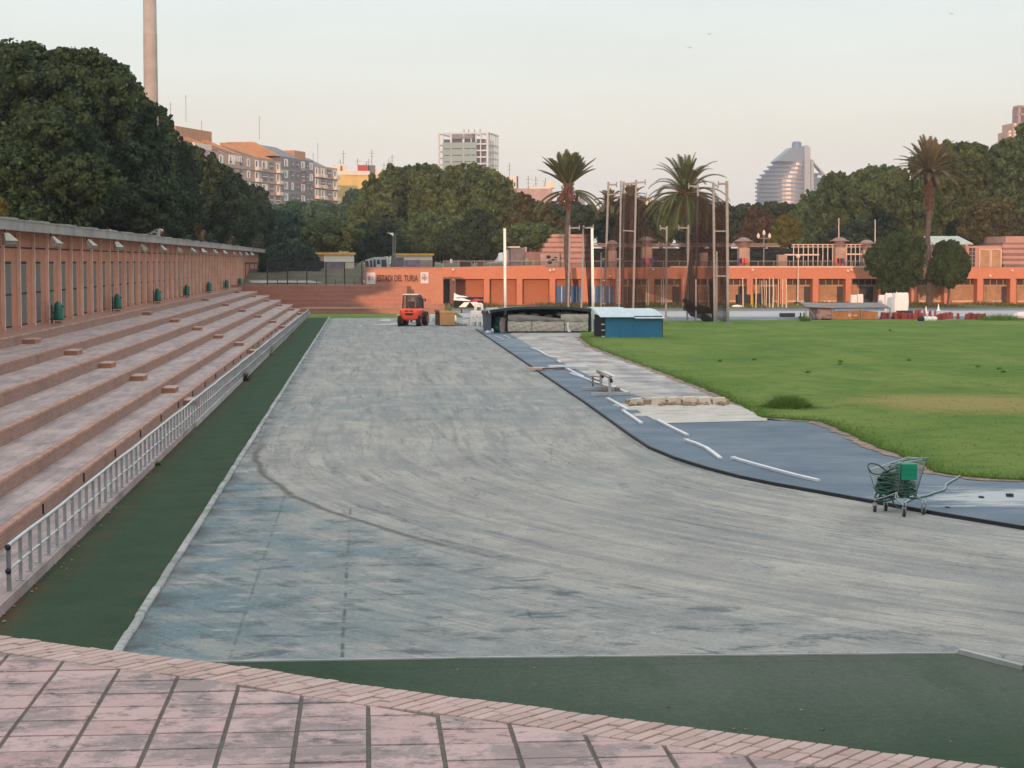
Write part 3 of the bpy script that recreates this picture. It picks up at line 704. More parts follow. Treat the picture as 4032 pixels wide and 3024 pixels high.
w = MB(); w.box(-15.19, XW, Y1, 220, 2.06, 5.62); w.build('wall', M['arcadebrick'], ar)
w = MB(); w.box(-15.3, -11.88, Y1 - .4, 220.5, 5.62, 5.86); w.box(-11.93, -11.83, Y1 - .4, 220.5, 5.56, 5.9)
for k in range(96): w.box(-12.3, -11.80, Y1 + k * 2.1, Y1 + k * 2.1 + 2.0, 5.9, 5.945 + .02 * (k % 3))
w.build('roof_edge', M['fascia'], ar)
w = MB(); w.box(XW, XW + .03, Y1, 192, 4.98, 5.03); w.build('joint_line', M['darkgap'], ar)
w = MB(); w.box(XW, XW + .09, Y1, 192.0, 2.07, 2.16); w.build('plinth', M['riserfar'], ar)
p0 = d0 = None
vis = [y for y in PY if y < 193]
for y in vis:
    if p0 is None:
        w = MB(); w.box(XW - .0, XW + .13, -.055, .055, 2.07, 5.56); w.v = [(a - -13.5, b, c - 2.08) for a, b, c in w.v]; p0 = w.build('pilaster', M['pilaster'], ar, local=True); q = p0
        w = MB(); w.box(XW, XW + .02, .30, 1.72, 2.17, 4.50); w.v = [(a + 13.5, b, c - 2.08) for a, b, c in w.v]; d0 = w.build('door', M['steeldoor'], ar, local=True); dd = d0
        w = MB(); w.box(XW + .02, XW + .035, .30, 1.72, 3.30, 3.36); w.box(XW + .02, XW + .035, .3, 1.72, 4.42, 4.5); w.box(XW + .02, XW + .03, .3, 1.72, 2.17, 2.22); w.v = [(a + 13.5, b, c - 2.08) for a, b, c in w.v]; t0 = w.build('door_rail', M['darkgap'], d0, local=True)
    else:
        q = kid(p0, ar); dd = kid(d0, ar); t = t0.copy(); COL.objects.link(t); t.parent = dd
    q.location = (0, y - 120, 0); dd.location = (0, y - 120, 0)
w = MB()
for y in (195, 202.5, 211): w.box(XW, XW + .06, y, y + .18, 2.1, 4.4)
w.box(XW, XW + .06, 195, 219, 4.3, 4.42); w.build('dark_frame', M['rubberedge'], ar)
# pale angular lamps under the roof edge
M['lamp'] = plain('faded_lamp_housing', (.38, .355, .31), .6, scale=5, var=.2)
def lampthing(y, i):
    t = thing('floodlight', (-11.8, y, 5.3), '%s pale floodlight from the left under the arcade roof edge' % (ORD[i]), 'floodlight', 'pale floodlights under the arcade roof')
    return t
ly = [61.6, 70.5, 79.5, 88.4, 98, 107.5, 117, 126, 134.5, 144.5, 155, 166, 174, 183, 192]
lm = None; rr = random.Random(3)
for i, y in enumerate(ly):
    t = lampthing(y, i)
    if lm is None:
        a = MB(); vs = [(.0, -.13, .12), (.0, .13, .12), (.12, .13, .20), (.12, -.13, .20), (.22, -.34, -.36), (.22, .34, -.36), (.52, .34, -.16), (.52, -.34, -.16)]
        a.add(vs, [(0, 1, 2, 3), (0, 4, 5, 1), (1, 5, 6, 2), (2, 6, 7, 3), (3, 7, 4, 0)]); a.add([(.24, -.32, -.34), (.24, .32, -.34), (.5, .32, -.17), (.5, -.32, -.17)], [(0, 1, 2, 3)])
        lm = a.build('housing', M['lamp'], t, local=True)
        b = MB(); b.bar((-.04, 0, .36), (.02, 0, .05), .05, .04); b.bar((.0, -.15, .1), (.0, .15, .1), .05); lb = b.build('bracket', M['rubberedge'], t, local=True)
        c = MB(); c.box(.26, .48, -.3, .3, -.27, -.255); lg = c.build('lens', M['galv'], t, local=True)
    else:
        for s in (lm, lb, lg): kid(s, t)
    t.scale = (.74, .74, .74); t.rotation_euler = (0, 0, rr.choice([-.75, -.75, .25, .1, -.3]))
# green bins against the arcade
M['greenbin'] = plain('green_plastic_bin', (.006, .13, .09), .35, scale=3, var=.15, spec=.5)
g0 = None
for i, y in enumerate([73.2, 90.6, 108, 125.6, 143.5, 161.5, 179]):
    t = thing('litter_bin', (-12.02, y, 2.2), '%s green domed litter bin counted from the left along the arcade' % ORD[i], 'litter bin', 'green litter bins along the arcade')
    if g0 is None:
        a = MB(); vs = []; pr = [(.21, 0), (.20, .1), (.185, .45), (.16, .62), (.10, .71), (.03, .74)]
        a.lathe(pr, n=18); g0 = a.build('bin_body', M['greenbin'], t, local=True, smooth=True)
        a = MB(); a.bar((-.25, 0, -.12), (-.25, 0, .6), .05); a.bar((-.25, 0, .3), (-.16, 0, .3), .04); g1 = a.build('bracket', M['rubberedge'], t, local=True)
        a = MB(); a.box(.12, .192, -.08, .08, .50, .58); g2 = a.build('opening', M['darkgap'], t, local=True)
        a = MB(); a.box(-.12, .12, -.10, .10, -.13, -.05); g3 = a.build('foot', M['riserfar'], t, local=True)
    else:
        for s in (g0, g1, g2, g3): kid(s, t)

# ------------------------------------------------------------------ wall with the stadium name
M['signbrick'] = brick('orange_sign_brick', (.46, .20, .13), (.56, .25, .155), (.42, .22, .15), .25, .055, stain=.10)
M['orangewall'] = brick('orange_brick', (.54, .19, .115), (.60, .23, .14), (.47, .21, .14), .25, .055, stain=.14)
xa, za = XZ(1435, 1060, 176.4); xb, _ = XZ(1745, 1060, 176.4)
sw = thing('sign_wall', ((xa + xb) / 2, 177, 0), 'orange brick wall carrying the stadium name between two white plaques', 'wall')
w = MB(); w.prism([(xa, 176.4, 0), (xb, 176.4, 0), (xb, 176.4, P(1745, 1054, Y=176.4).z), (xa, 176.4, P(1435, 1057, Y=176.4).z)], (0, 1.6, 0)); w.build('wall', M['signbrick'], sw)
w = MB(); w.box(xa - .03, xb + .03, 176.33, 178.03, za + .12, za + .2); w.build('coping', M['riserfar'], sw)
M['plaque'] = plain('white_plaque', (.60, .59, .62), .5, scale=4, var=.06)
M['lettering'] = plain('dark_maroon_lettering', (.045, .018, .03), .5)
M['crestred'] = plain('faded_crest_red', (.42, .16, .15), .6)
M['crestblue'] = plain('faded_crest_grey', (.25, .24, .30), .6)
def plaque(x0, x1, y0, y1, label, draw):
    ax, az = XZ(x0, y1, 176.3); bx, bz = XZ(x1, y0, 176.3)
    t = thing('plaque', ((ax + bx) / 2, 176.3, az), label, 'plaque')
    m = MB(); m.cbox(ax, bx, 176.3, 176.39, az, bz, .01); m.build('board', M['plaque'], t)
    draw(t, ax, bx, az, bz)
def d1(t, ax, bx, az, bz):
    w_ = bx - ax; h_ = bz - az; cx = ax + w_ * .3; cz = az + h_ * .5
    m = MB(); m.prism([(cx - .13, 176.29, cz + .22), (cx + .13, 176.29, cz + .22), (cx + .13, 176.29, cz - .08), (cx, 176.29, cz - .26), (cx - .13, 176.29, cz - .08)], (0, -.012, 0)); m.build('shield', M['crestred'], t)
    m = MB()
    for k, l in enumerate((.26, .22, .26)): m.box(ax + w_ * .52, ax + w_ * .52 + l, 176.28, 176.298, cz + .1 - .13 * k, cz + .15 - .13 * k)
    m.build('small_writing', M['crestblue'], t)
def d2(t, ax, bx, az, bz):
    cx = (ax + bx) / 2; cz = (az + bz) / 2
    m = MB(); m.prism([(cx, 176.29, cz + .30), (cx + .2, 176.29, cz), (cx, 176.29, cz - .32), (cx - .2, 176.29, cz)], (0, -.012, 0)); m.build('shield', M['crestred'], t)
    m = MB(); m.prism([(cx - .1, 176.27, cz + .14), (cx + .1, 176.27, cz + .14), (cx + .1, 176.27, cz - .14), (cx - .1, 176.27, cz - .14)], (0, -.006, 0))
    m.box(cx - .16, cx + .16, 176.262, 176.275, cz + .30, cz + .37); m.box(cx - .26, cx - .2, 176.27, 176.29, cz - .22, cz + .22); m.box(cx + .2, cx + .26, 176.27, 176.29, cz - .22, cz + .22); m.build('crown_and_supporters', M['crestblue'], t)
plaque(1443, 1478, 1073, 1119, 'white plaque with a small red shield at the left of the stadium name', d1)
plaque(1656, 1687, 1072, 1116, 'white plaque with a red diamond crest at the right of the stadium name', d2)
# lettering, each letter a solid
tc = bpy.data.curves.new('lettering_curve', 'FONT'); tc.body = 'ESTADI DEL TURIA'; tc.size = 1.0; tc.extrude = .04; tc.offset = .012
to = bpy.data.objects.new('lettering_tmp', tc); COL.objects.link(to)
bpy.context.view_layer.update()
lme = bpy.data.meshes.new_from_object(to.evaluated_get(bpy.context.evaluated_depsgraph_get()))
bpy.data.objects.remove(to)
xs = [v.co.x for v in lme.vertices]; zs = [v.co.y for v in lme.vertices]
lx0, lz0 = XZ(1485, 1108, 176.36); lx1, lz1 = XZ(1646, 1083, 176.36)
sx = (lx1 - lx0) / (max(xs) - min(xs)); sz = (lz1 - lz0) / (max(zs) - min(zs)); mnx, mnz = min(xs), min(zs)
for v in lme.vertices: v.co = ((v.co.x - mnx) * sx, -v.co.z, (v.co.y - mnz) * sz)
lme.materials.clear(); lme.materials.append(M['lettering'])
lo = link('lettering', lme); lo.location = Vector((lx0, 176.34, lz0)) - Vector(sw.location); lo.parent = sw; lo['label'] = 'dark maroon capital letters of the stadium name'

# ------------------------------------------------------------------ fence beyond the far steps
def meshmat(name, col, alpha, rough=.8):
    n = NT(name); n.b.inputs['Alpha'].default_value = alpha; return n.fin(col, rough, 0, .2)
M['wiremesh'] = meshmat('wire_mesh', (.06, .065, .07), .26)
M['fencepost'] = plain('dark_fence_post', (.035, .04, .045), .5, .3)
fe = thing('fence', (P(1240, 1120, Y=176).x, 176, 2.1), 'tall dark wire fence on the path left of the sign wall', 'fence')
for i, px in enumerate([1053, 1093, 1132, 1170, 1208, 1246, 1284, 1320, 1357, 1395, 1425]):
    x, _ = XZ(px, 1100, 176); z = 4.47 if i % 2 == 0 else 2.8
    m = MB(); m.bar((x, 176, 2.1), (x, 176, z), .11 if i % 2 == 0 else .06); m.build('post', M['fencepost'], fe)
x0, _ = XZ(1053, 1100, 176); x1, _ = XZ(1435, 1100, 176)
m = MB(); m.poly([(x0, 176.06, 2.45), (x1, 176.06, 2.45), (x1, 176.06, 4.4), (x0, 176.06, 4.4)]); m.build('wire_mesh', M['wiremesh'], fe)
m = MB(); m.bar((x0, 176, 4.43), (x1, 176, 4.43), .05); m.bar((x0, 176, 2.45), (x1, 176, 2.45), .05); m.build('rail', M['fencepost'], fe)
# ------------------------------------------------------------------ unseen blocks added behind the camera to shade the stadium
M['blockwall'] = plain('block_wall', (.42, .34, .28), .85, scale=.2)
bb = thing('shade_block', (-40, -100, 0), 'long unseen block added behind the viewer to shade the stadium', 'building')
m = MB(); m.box(-420, -120, -112, -98, 0, 22.6); m.box(-120, 20, -114, -100, 0, 21.6); m.box(20, 200, -112, -98, 0, 20.6); m.box(-90, -78, -108, -101, 21.6, 24); m.build('wall', M['blockwall'], bb)

# ------------------------------------------------------------------ long orange building closing the far end
YB = 190.0; PIT = 129.6
def bx(px): return P(px, 1100, Y=YB).x
ZT = P(3000, 1054, Y=YB).z; ZL = P(3000, 1098, Y=YB).z
M['lintel'] = plain('tan_lintel', (.42, .27, .17), .8, scale=2)
M['roller'] = plain('tan_shutter', (.36, .22, .13), .7, scale=1.5, var=.2)
M['rollerbrick'] = brick('brown_bay_brick', (.40, .155, .085), (.44, .18, .10), (.32, .15, .09), .25, .055, stain=.15)
M['clere'] = plain('dark_clerestory', (.05, .035, .035), .4)
M['darkdoor'] = plain('dark_door', (.045, .04, .045), .6, var=.3)
M['bluedoor'] = plain('blue_shutter', (.035, .12, .30), .5, scale=2, var=.15)
M['bluestripe'] = plain('pale_blue_stripe', (.45, .55, .68), .5)
M['cap'] = plain('pale_parapet_cap', (.62, .45, .34), .8, scale=1, var=.2)
ob = thing('brick_building', (bx(2900), 191, 0), 'long orange brick building of open bays closing the far end of the stadium', 'building')
m = MB(); xl, xr = bx(1745), bx(4700)
zl0 = P(1745, 1054, Y=YB).z
m.prism([(xl, YB, ZL), (bx(2150), YB, ZL), (bx(2150), YB, P(2150, 1046, Y=YB).z), (xl, YB, zl0)], (0, 13, 0))
m.box(bx(2150), xr, YB, YB + 13, ZL, ZT); m.build('wall', M['orangewall'], ob)
m = MB(); m.box(bx(2640), bx(3440), YB - .05, YB + .5, ZT + .003, ZT + .17); m.build('parapet_cap', M['cap'], ob)
m = MB(); m.box(xl + .1, xr - .1, YB + 1.3, YB + 1.7, 0, ZL - .002); m.box(xl + .1, xr - .1, YB + .02, YB + 1.3, -.01, .06); m.build('back_wall', M['rollerbrick'], ob)
pw = 25
pl_ = []
for k in range(22):
    c = 1916 + PIT * k
    wpx = 26 if k not in (1,) else 16
    pl_.append((c - wpx / 2, c + wpx / 2))
pl_.insert(0, (1772, 1795))
m0 = None
for a, b in pl_:
    if m0 is None:
        m = MB(); hw = (bx(b) - bx(a)) / 2; m.box(-hw, hw, -1.0, .5, 0, ZL - .001); m0 = m.build('pillar', M['orangewall'], ob, local=True); q = m0
    else: q = kid(m0, ob)
    q.location = ((bx(a) + bx(b)) / 2 - ob.location.x, 0, 0)
yb = YB + 1.3
def XB(px, py, y=None): y = y or yb; return XZ(px, py, y)
def panel(name, x0, x1, y0, y1, mat, dep, par, yy=None):
    """front box between photo pixels on the back wall of the bays, standing dep proud"""
    yy = yy or yb - dep
    ax, az = XZ(x0, y1, yy); bx_, bz = XZ(x1, y0, yy); m_ = MB(); m_.box(ax, bx_, yy, yy + dep + (.0 if dep > .05 else .05) - .001, max(az, .03), bz); return m_.build(name, mat, par)
# bays, from the left; k is the pillar to the bay's left
panel('door', 1745, 1770, 1100, 1192, M['darkdoor'], .03, ob)
def bay(k, kind):
    a = pl_[k][1] + 1; b = pl_[k + 1][0] - 1
    if kind == 'brick': return
    if kind == 'blue':
        d = panel('shutter', a, b, 1126, 1200, M['bluedoor'], .08, ob)
        for f in (.22, .55, .80):
            c = a + (b - a) * f; panel('stripe', c - 2, c + 2, 1126, 1200, M['bluestripe'], .1, d)
        m_ = MB(); nn = 26
        return
    panel('lintel', a, b, 1121, 1128, M['lintel'], .12, ob)
    cl = panel('clerestory', a, b, 1100, 1121, M['clere'], .02, ob)
    for f in (.25, .5, .75): c = a + (b - a) * f; panel('mullion', c - 1.5, c + 1.5, 1100, 1121, M['lintel'], .06, cl)
    sh = panel('shutter', a, b, 1128, 1184, M['roller'], .05, ob); panel('sill', a + 4, b - 6, 1183, 1190, M['cap'], .14, ob)
    if kind == 'doorR': panel('door', b - 32, b - 2, 1128, 1198, M['darkdoor'], .15, ob)
    if kind == 'doorL': panel('door', a + 2, a + 34, 1128, 1198, M['darkdoor'], .15, ob)
    if kind == 'doorC': panel('door', a + 28, a + 82, 1128, 1198, M['darkdoor'], .15, ob)
kinds = {1: 'brick', 2: 'brick', 3: 'blue', 4: 'blue', 5: 'doorL', 6: 'doorR', 7: 'doorL', 8: 'doorR', 9: 'doorC', 10: 'doorR', 11: 'doorR', 12: 'doorC', 13: 'doorR', 14: 'plain', 15: 'plain', 16: 'doorR', 17: 'plain', 18: 'doorL', 19: 'brick', 20: 'plain', 21: 'plain'}
for k in range(0, 22): bay(k, kinds.get(k, 'brick'))
panel('door', 3883, 3908, 1125, 1196, M['roller'], .16, ob)
# blue shutters over the brick fill, little lamps on the wall
M['lamppale'] = plain('pale_wall_lamp', (.65, .58, .50), .5)
for px, py in [(1722, 1066), (1784, 1063), (1785, 1104), (2166, 1066), (2180, 1063), (2572, 1063), (2403, 1088), (2963, 1064), (3338, 1067), (3352, 1063), (3985, 1066), (3898, 1087), (1845, 1300)][:12]:
    x, z = XZ(px, py, YB - .1); m = MB(); m.box(x - .09, x + .09, YB - .22, YB - .001, z - .12, z + .14); m.ball((x, YB - .24, z), .13, 8, 5); m.build('wall_lamp', M['lamppale'], ob)

# upper terrace behind the parapet: railing, stone piers with domed caps, pergola
M['stone'] = plain('worn_stone_pier', (.36, .26, .21), .9, scale=1.2, var=.25, dirt=.3)
M['domecap'] = plain('mossy_dome_cap', (.22, .17, .16), .85, scale=2, var=.25)
M['darkhedge'] = plain('dark_hedge', (.012, .016, .014), .95, scale=2, var=.4)
YP = 204.5
def pier(px, capy, w_, big, label):
    x, z = XZ(px, 1050, YP); _, zc = XZ(px, capy, YP); hw = w_ * YP / F / 2
    t = thing('stone_pier', (x, YP, 3.7), label, 'pier', 'stone piers with domed caps on the upper terrace')
    m = MB(); m.cbox(x - hw, x + hw, YP - hw, YP + hw, 3.69, zc - 1.0, .03); m.build('shaft', M['stone'], t)
    if big:
        m = MB(); s = hw * 1.05
        m.lathe([(s * .92, -1.0), (s * .92, -.78), (s * 1.1, -.74), (s * 1.1, -.55), (s * .85, -.5), (s * .95, -.32), (s * 1.75, -.28), (s * 1.75, -.2), (s * 1.25, -.12), (s * 1.0, .04), (s * .55, .15), (s * .05, .2)], (x, YP, zc), 18); m.build('domed_cap', M['domecap'], t, smooth=False)
pier(2545, 938, 40, True, 'domed stone pier just left of the second palm trunk')
pier(2410, 952, 32, True, 'domed stone pier seen through the left half of the cage net')
pier(2770, 960, 30, False, 'plain stone pier without a cap behind the right cage posts')
pier(2927, 941, 42, True, 'domed stone pier alone to the right of the tall cage posts')
pier(3078, 968, 36, False, 'capless stone pier at the left end of the white pergola')
pier(3305, 940, 42, True, 'domed stone pier between the two white pergola stretches')
pier(3412, 950, 38, True, 'domed stone pier touching the round bush')
m = MB(); x0, _ = XZ(2300, 1000, 209); x1, _ = XZ(3420, 1000, 209); m.box(x0, x1, 209, 210.4, 3.6, P(2700, 978, Y=209).z)
hb = random.Random(8)
for i in range(160): m.ball((hb.uniform(x0, x1), 208.9, hb.uniform(4.2, 5.6)), (hb.uniform(.3, .8), .3, hb.uniform(.2, .5)), 7, 5, jit=.15, rnd=hb)
single(m, 'hedge', M['darkhedge'], 'dark clipped hedge behind the stone piers of the upper terrace', 'hedge')
bm_ = MB(); z1 = P(2700, 968, Y=YP).z
bm_.box(P(2320, 0, Y=YP).x, P(3080, 0, Y=YP).x, YP - .1, YP + .1, z1 - .12, z1 + .08); bm_.box(P(2320, 0, Y=YP).x, P(3080, 0, Y=YP).x, YP + .9, YP + 1.1, z1 + .15, z1 + .3)
single(bm_, 'pergola_beam', M['domecap'], 'long dark beam resting across the stone piers left of the pergola', 'beam')
M['pergola'] = plain('pale_pergola', (.62, .50, .44), .7, scale=2, var=.15)
def pergola(px0, px1, n, label, bar):
    x0, _ = XZ(px0, 1000, YP); x1, _ = XZ(px1, 1000, YP); zt = P(px0, 962, Y=YP).z
    t = thing('pergola', ((x0 + x1) / 2, YP, 3.7), label, 'pergola')
    for i in range(n):
        x = x0 + (x1 - x0) * (i + .5) / n; m_ = MB(); m_.tube([(x, YP, 3.69), (x, YP, zt - .25), (x, YP - .25, zt)], .055, 6); m_.tube([(x, YP, zt - .5), (x, YP + .4, zt)], .04, 5); m_.build('post', M['pergola'], t)
    m_ = MB(); m_.bar((x0, YP - .2, zt - .02), (x1, YP - .2, zt - .02), .08); m_.bar((x0, YP, zt - .3), (x1, YP, zt - .3), .07)
    a_, z_ = XZ(bar[0], bar[2], YP - .15); b_, _ = XZ(bar[1], bar[2], YP - .15); m_.bar((a_, YP - .15, z_), (b_, YP - .15, z_), .16); m_.build('rail', M['pergola'], t)
pergola(3115, 3288, 9, 'longer white pergola stretch left of the domed pier', (3090, 3225, 1003))
pergola(3325, 3394, 4, 'shorter white pergola stretch between two domed piers', (3328, 3394, 1001))
# terrace railing with mesh
YR = 203.4
rt = thing('railing', (P(2560, 1050, Y=YR).x, YR, 3.7), 'dark mesh railing along the parapet of the orange building', 'railing')
x0, _ = XZ(1745, 1040, YR); x1, _ = XZ(3420, 1040, YR); zt = P(2300, 1028, Y=YR).z
m = MB(); m.poly([(x0, YR, 3.72), (x1, YR, 3.72), (x1, YR, zt), (x0, YR, zt)]); m.build('wire_mesh', M['wiremesh'], rt)
m = MB(); m.bar((x0, YR, zt), (x1, YR, zt), .06); m.build('top_rail', M['galvdull'], rt)
for px in range(1745, 3420, 62): x, _ = XZ(px, 1040, YR); m = MB(); m.bar((x, YR, 3.7), (x, YR, zt), .06); m.build('post', M['galvdull'], rt)
# seats and people-sized clutter on the terrace
M['redseat'] = plain('faded_red_chair', (.50, .09, .07), .6); M['blueseat'] = plain('dark_blue_chair', (.05, .05, .16), .6)
def chair(px, mat, label):
    x, z = XZ(px, 1048, YR - .25); t = thing('terrace_chair', (x, YR - .25, 3.72), label, 'chair', 'chairs against the terrace railing')
    zb = P(px, 1050, Y=YR - .25).z; m_ = MB(); m_.box(x - .24, x + .24, YR - .5, YR - .1, zb + .38, zb + .44); m_.build('seat', mat, t)
    m_ = MB(); m_.box(x - .24, x + .24, YR - .16, YR - .1, zb + .4, zb + .95); m_.build('backrest', mat, t)
    for a in (-.2, .2):
        for b in (-.17, .17): m_ = MB(); m_.bar((x + a, YR - .3 + b, zb - .05), (x + a, YR - .3 + b, zb + .4), .04); m_.build('leg', mat, t)
for i, (px, mt) in enumerate([(2532, 'blueseat'), (2553, 'redseat'), (2566, 'blueseat'), (2913, 'blueseat'), (2924, 'redseat'), (2938, 'redseat'), (3297, 'redseat'), (3306, 'redseat'), (3318, 'blueseat')]):
    chair(px, M[mt], '%s chair by the terrace railing, %s from the left of the nine' % ({'blueseat': 'dark blue', 'redseat': 'faded red'}[mt], ORD[i]))

# striped round buildings and huts on the terrace
M['stripeA'] = plain('pink_striped_wall', (.42, .25, .21), .85, scale=.8, var=.12); M['stripeB'] = plain('brown_wall_band', (.22, .13, .12), .85, scale=.8)
M['hutgrey'] = plain('grey_hut_wall', (.17, .16, .17), .85, scale=1.5, var=.25, dirt=.3); M['paintdark'] = plain('dark_painted_figure', (.02, .02, .03), .8)
def striped(px0, px1, rows, Y, label, th=.9):
    t = thing('banded_building', (P((px0 + px1) / 2, 0, Y=Y).x, Y + 4, 3.7), label, 'building')
    A, B = MB(), MB()
    for i, (ya, yb_, inset, kk) in enumerate(rows):
        ax, za = XZ(px0 + inset, yb_, Y); bx_, zb = XZ(px1, ya, Y); d_ = .12 * i
        mm = A if kk else B
        ins = 0 if kk else .12
        mm.box(ax + ins, bx_, Y + ins + d_, Y + 9, za, zb)
    A.build('wall', M['stripeA'], t); B.build('dark_band', M['stripeB'], t); return t
striped(2125, 2330, [(1022, 1052, 0, 1), (1014, 1022, 2, 0), (999, 1014, 3, 1), (990, 999, 8, 0), (978, 990, 12, 1), (970, 978, 18, 0), (957, 970, 22, 1), (951, 957, 32, 0), (938, 951, 38, 1), (932, 938, 48, 0), (922, 932, 52, 1)], 206.5, 'stepped building of pink and brown bands behind the first palm')
striped(3948, 4200, [(1040, 1052, 0, 0), (1028, 1040, 0, 1), (1018, 1028, 0, 0), (1008, 1018, 3, 1), (996, 1008, 3, 0), (984, 996, 6, 1), (975, 984, 6, 0), (963, 975, 10, 1), (955, 963, 10, 0), (930, 955, 24, 1)], 206.5, 'building of pink and brown bands at the right edge of the photo')
t = thing('hut', (P(2060, 0, Y=205).x, 206, 3.7), 'grey terrace hut with a thin white roof left of the banded building', 'hut')
ax, za = XZ(2012, 1053, 205); bx_, zb = XZ(2068, 975, 205); m = MB(); m.box(ax, bx_, 205, 208, za, zb); m.build('wall', M['hutgrey'], t)
m = MB(); m.box(ax - .25, bx_ - .6, 204.7, 208.2, zb + .002, zb + .13); m.build('roof', M['plaque'], t)
t = thing('painted_wall', (P(2155, 0, Y=204.6).x, 204.6, 3.7), 'terrace wall with a dark painted figure and pale circles under the banded building', 'wall')
ax, za = XZ(2068, 1053, 204.6); bx_, zb = XZ(2204, 992, 204.6); m = MB(); m.box(ax, bx_, 204.6, 204.9, za, zb); m.build('wall', M['stripeB'], t)
M['palewall'] = plain('pale_mural_ground', (.36, .27, .25), .85, scale=1.2, var=.2)
ax, za = XZ(2128, 1051, 204.55); bx_, zb = XZ(2203, 997, 204.55); m = MB(); m.box(ax, bx_, 204.54, 204.6, za, zb); m.build('mural_ground', M['palewall'], t)
def blobs(lst, Y): 
    m_ = MB()
    for px, py, rx, ry in lst:
        x, z = XZ(px, py, Y); s = Y / F; m_.prism([(x + rx * s * math.cos(a * math.pi / 6), Y, z + ry * s * math.sin(a * math.pi / 6)) for a in range(12)], (0, .03, 0))
    return m_
blobs([(2160, 1012, 9, 7), (2165, 1032, 10, 8), (2178, 1023, 8, 4), (2188, 1014, 8, 3), (2190, 1026, 2, 8)], 204.5).build('painted_figure', M['paintdark'], t)
M['greycircle'] = plain('grey_green_circle', (.24, .27, .23), .85)
blobs([(2100, 1035, 9, 11), (2074, 1030, 8, 14)], 204.56).build('painted_circle', M['greycircle'], t)
# upper right house with tan doors
t = thing('terrace_house', (P(3880, 0, Y=205).x, 206, 3.7), 'low terrace house with two wide tan doors in white frames at the right', 'building')
ax, za = XZ(3800, 1052, 205); bx_, zb = XZ(3945, 968, 205); m = MB(); m.box(ax, bx_, 205, 209, za, zb); m.build('wall', M['stripeA'], t)
for a, b in ((3856, 3898), (3902, 3942)):
    x0, z0 = XZ(a, 1051, 204.9); x1, z1 = XZ(b, 982, 204.9); m = MB(); m.box(x0, x1, 204.9, 205, z0, z1); dd = m.build('door', M['roller'], t)
    m = MB(); m.bar((x0, 204.88, z0), (x0, 204.88, z1), .12); m.bar((x1, 204.88, z0), (x1, 204.88, z1), .12); m.bar((x0, 204.88, z1), (x1, 204.88, z1), .12); m.build('frame', M['cap'], dd)
x0, z0 = XZ(3816, 1050, 204.9); x1, z1 = XZ(3840, 976, 204.9); m = MB(); m.box(x0, x1, 204.9, 205, z0, z1); dd = m.build('window', M['clere'], t)
m = MB()
for i in range(4): zz = z0 + (z1 - z0) * (i + 1) / 5; m.bar((x0, 204.86, zz), (x1, 204.86, zz), .08)
m.bar(((x0 + x1) / 2, 204.86, z0), ((x0 + x1) / 2, 204.86, z1), .08); m.build('window_bars', M['galvdull'], dd)
M['greenroof'] = plain('pale_green_sheet_roof', (.38, .44, .40), .6, scale=1.5, var=.2)
t = thing('shed', (P(3740, 0, Y=204.6).x, 206, 3.7), 'grey shed with a pale green sheet roof behind the second bush', 'shed')
ax, za = XZ(3670, 1052, 205); bx_, zb = XZ(3806, 962, 205); m = MB(); m.box(ax, bx_, 205.2, 209, za, zb); m.build('wall', M['hutgrey'], t)
xa_, z_a = XZ(3672, 963, 204.6); xb_, z_b = XZ(3790, 933, 206.5); m = MB(); m.prism([(xa_, 204.5, z_a), (xb_ + .6, 204.5, z_a), (xb_, 208, z_b), (xa_, 208, z_b)], (0, 0, .12))
m.build('roof', M['greenroof'], t)

# park pavilion beyond the fence
M['cream'] = plain('cream_kiosk_wall', (.78, .72, .60), .8, scale=.8, var=.12, dirt=.2); M['orangeband'] = plain('orange_roof_band', (.75, .40, .08), .7); M['lilac'] = plain('lilac_graffiti', (.27, .20, .27), .85, scale=1.5, var=.3)
def kiosk(px0, px1, ytop, Y, label, holes):
    x0, z0 = XZ(px0, 1100, Y); x1, zt = XZ(px1, ytop, Y); t = thing('park_kiosk', ((x0 + x1) / 2, Y + 2, 2.1), label, 'kiosk')
    m_ = MB(); m_.box(x0, x1, Y, Y + 6, 2.0, zt - .25); m_.build('wall', M['cream'], t)
    m_ = MB(); m_.box(x0 - .2, x1 + .2, Y - .2, Y + 6.2, zt - .25, zt); m_.build('roof_band', M['orangeband'], t)
    for a, b, c, d_, mt in holes:
        ax, az = XZ(a, d_, Y - .06); bx_, bz = XZ(b, c, Y - .06); m_ = MB(); m_.box(ax, bx_, Y - .06, Y - .001, max(az, 2.1), bz); m_.build('painted_panel', M[mt], t)
kiosk(1227, 1393, 994, 214, 'cream kiosk with an orange roof band and lilac graffiti behind the fence', [(1227, 1275, 1000, 1027, 'palewall'), (1276, 1357, 1031, 1075, 'lilac'), (1228, 1276, 1028, 1075, 'darkhedge'), (1372, 1390, 1031, 1080, 'cream')])
kiosk(1556, 1702, 998, 216, 'cream kiosk with a dark window above the stadium sign', [(1558, 1590, 1014, 1056, 'hutgrey'), (1592, 1655, 1024, 1056, 'lilac'), (1656, 1700, 1024, 1056, 'palewall')])
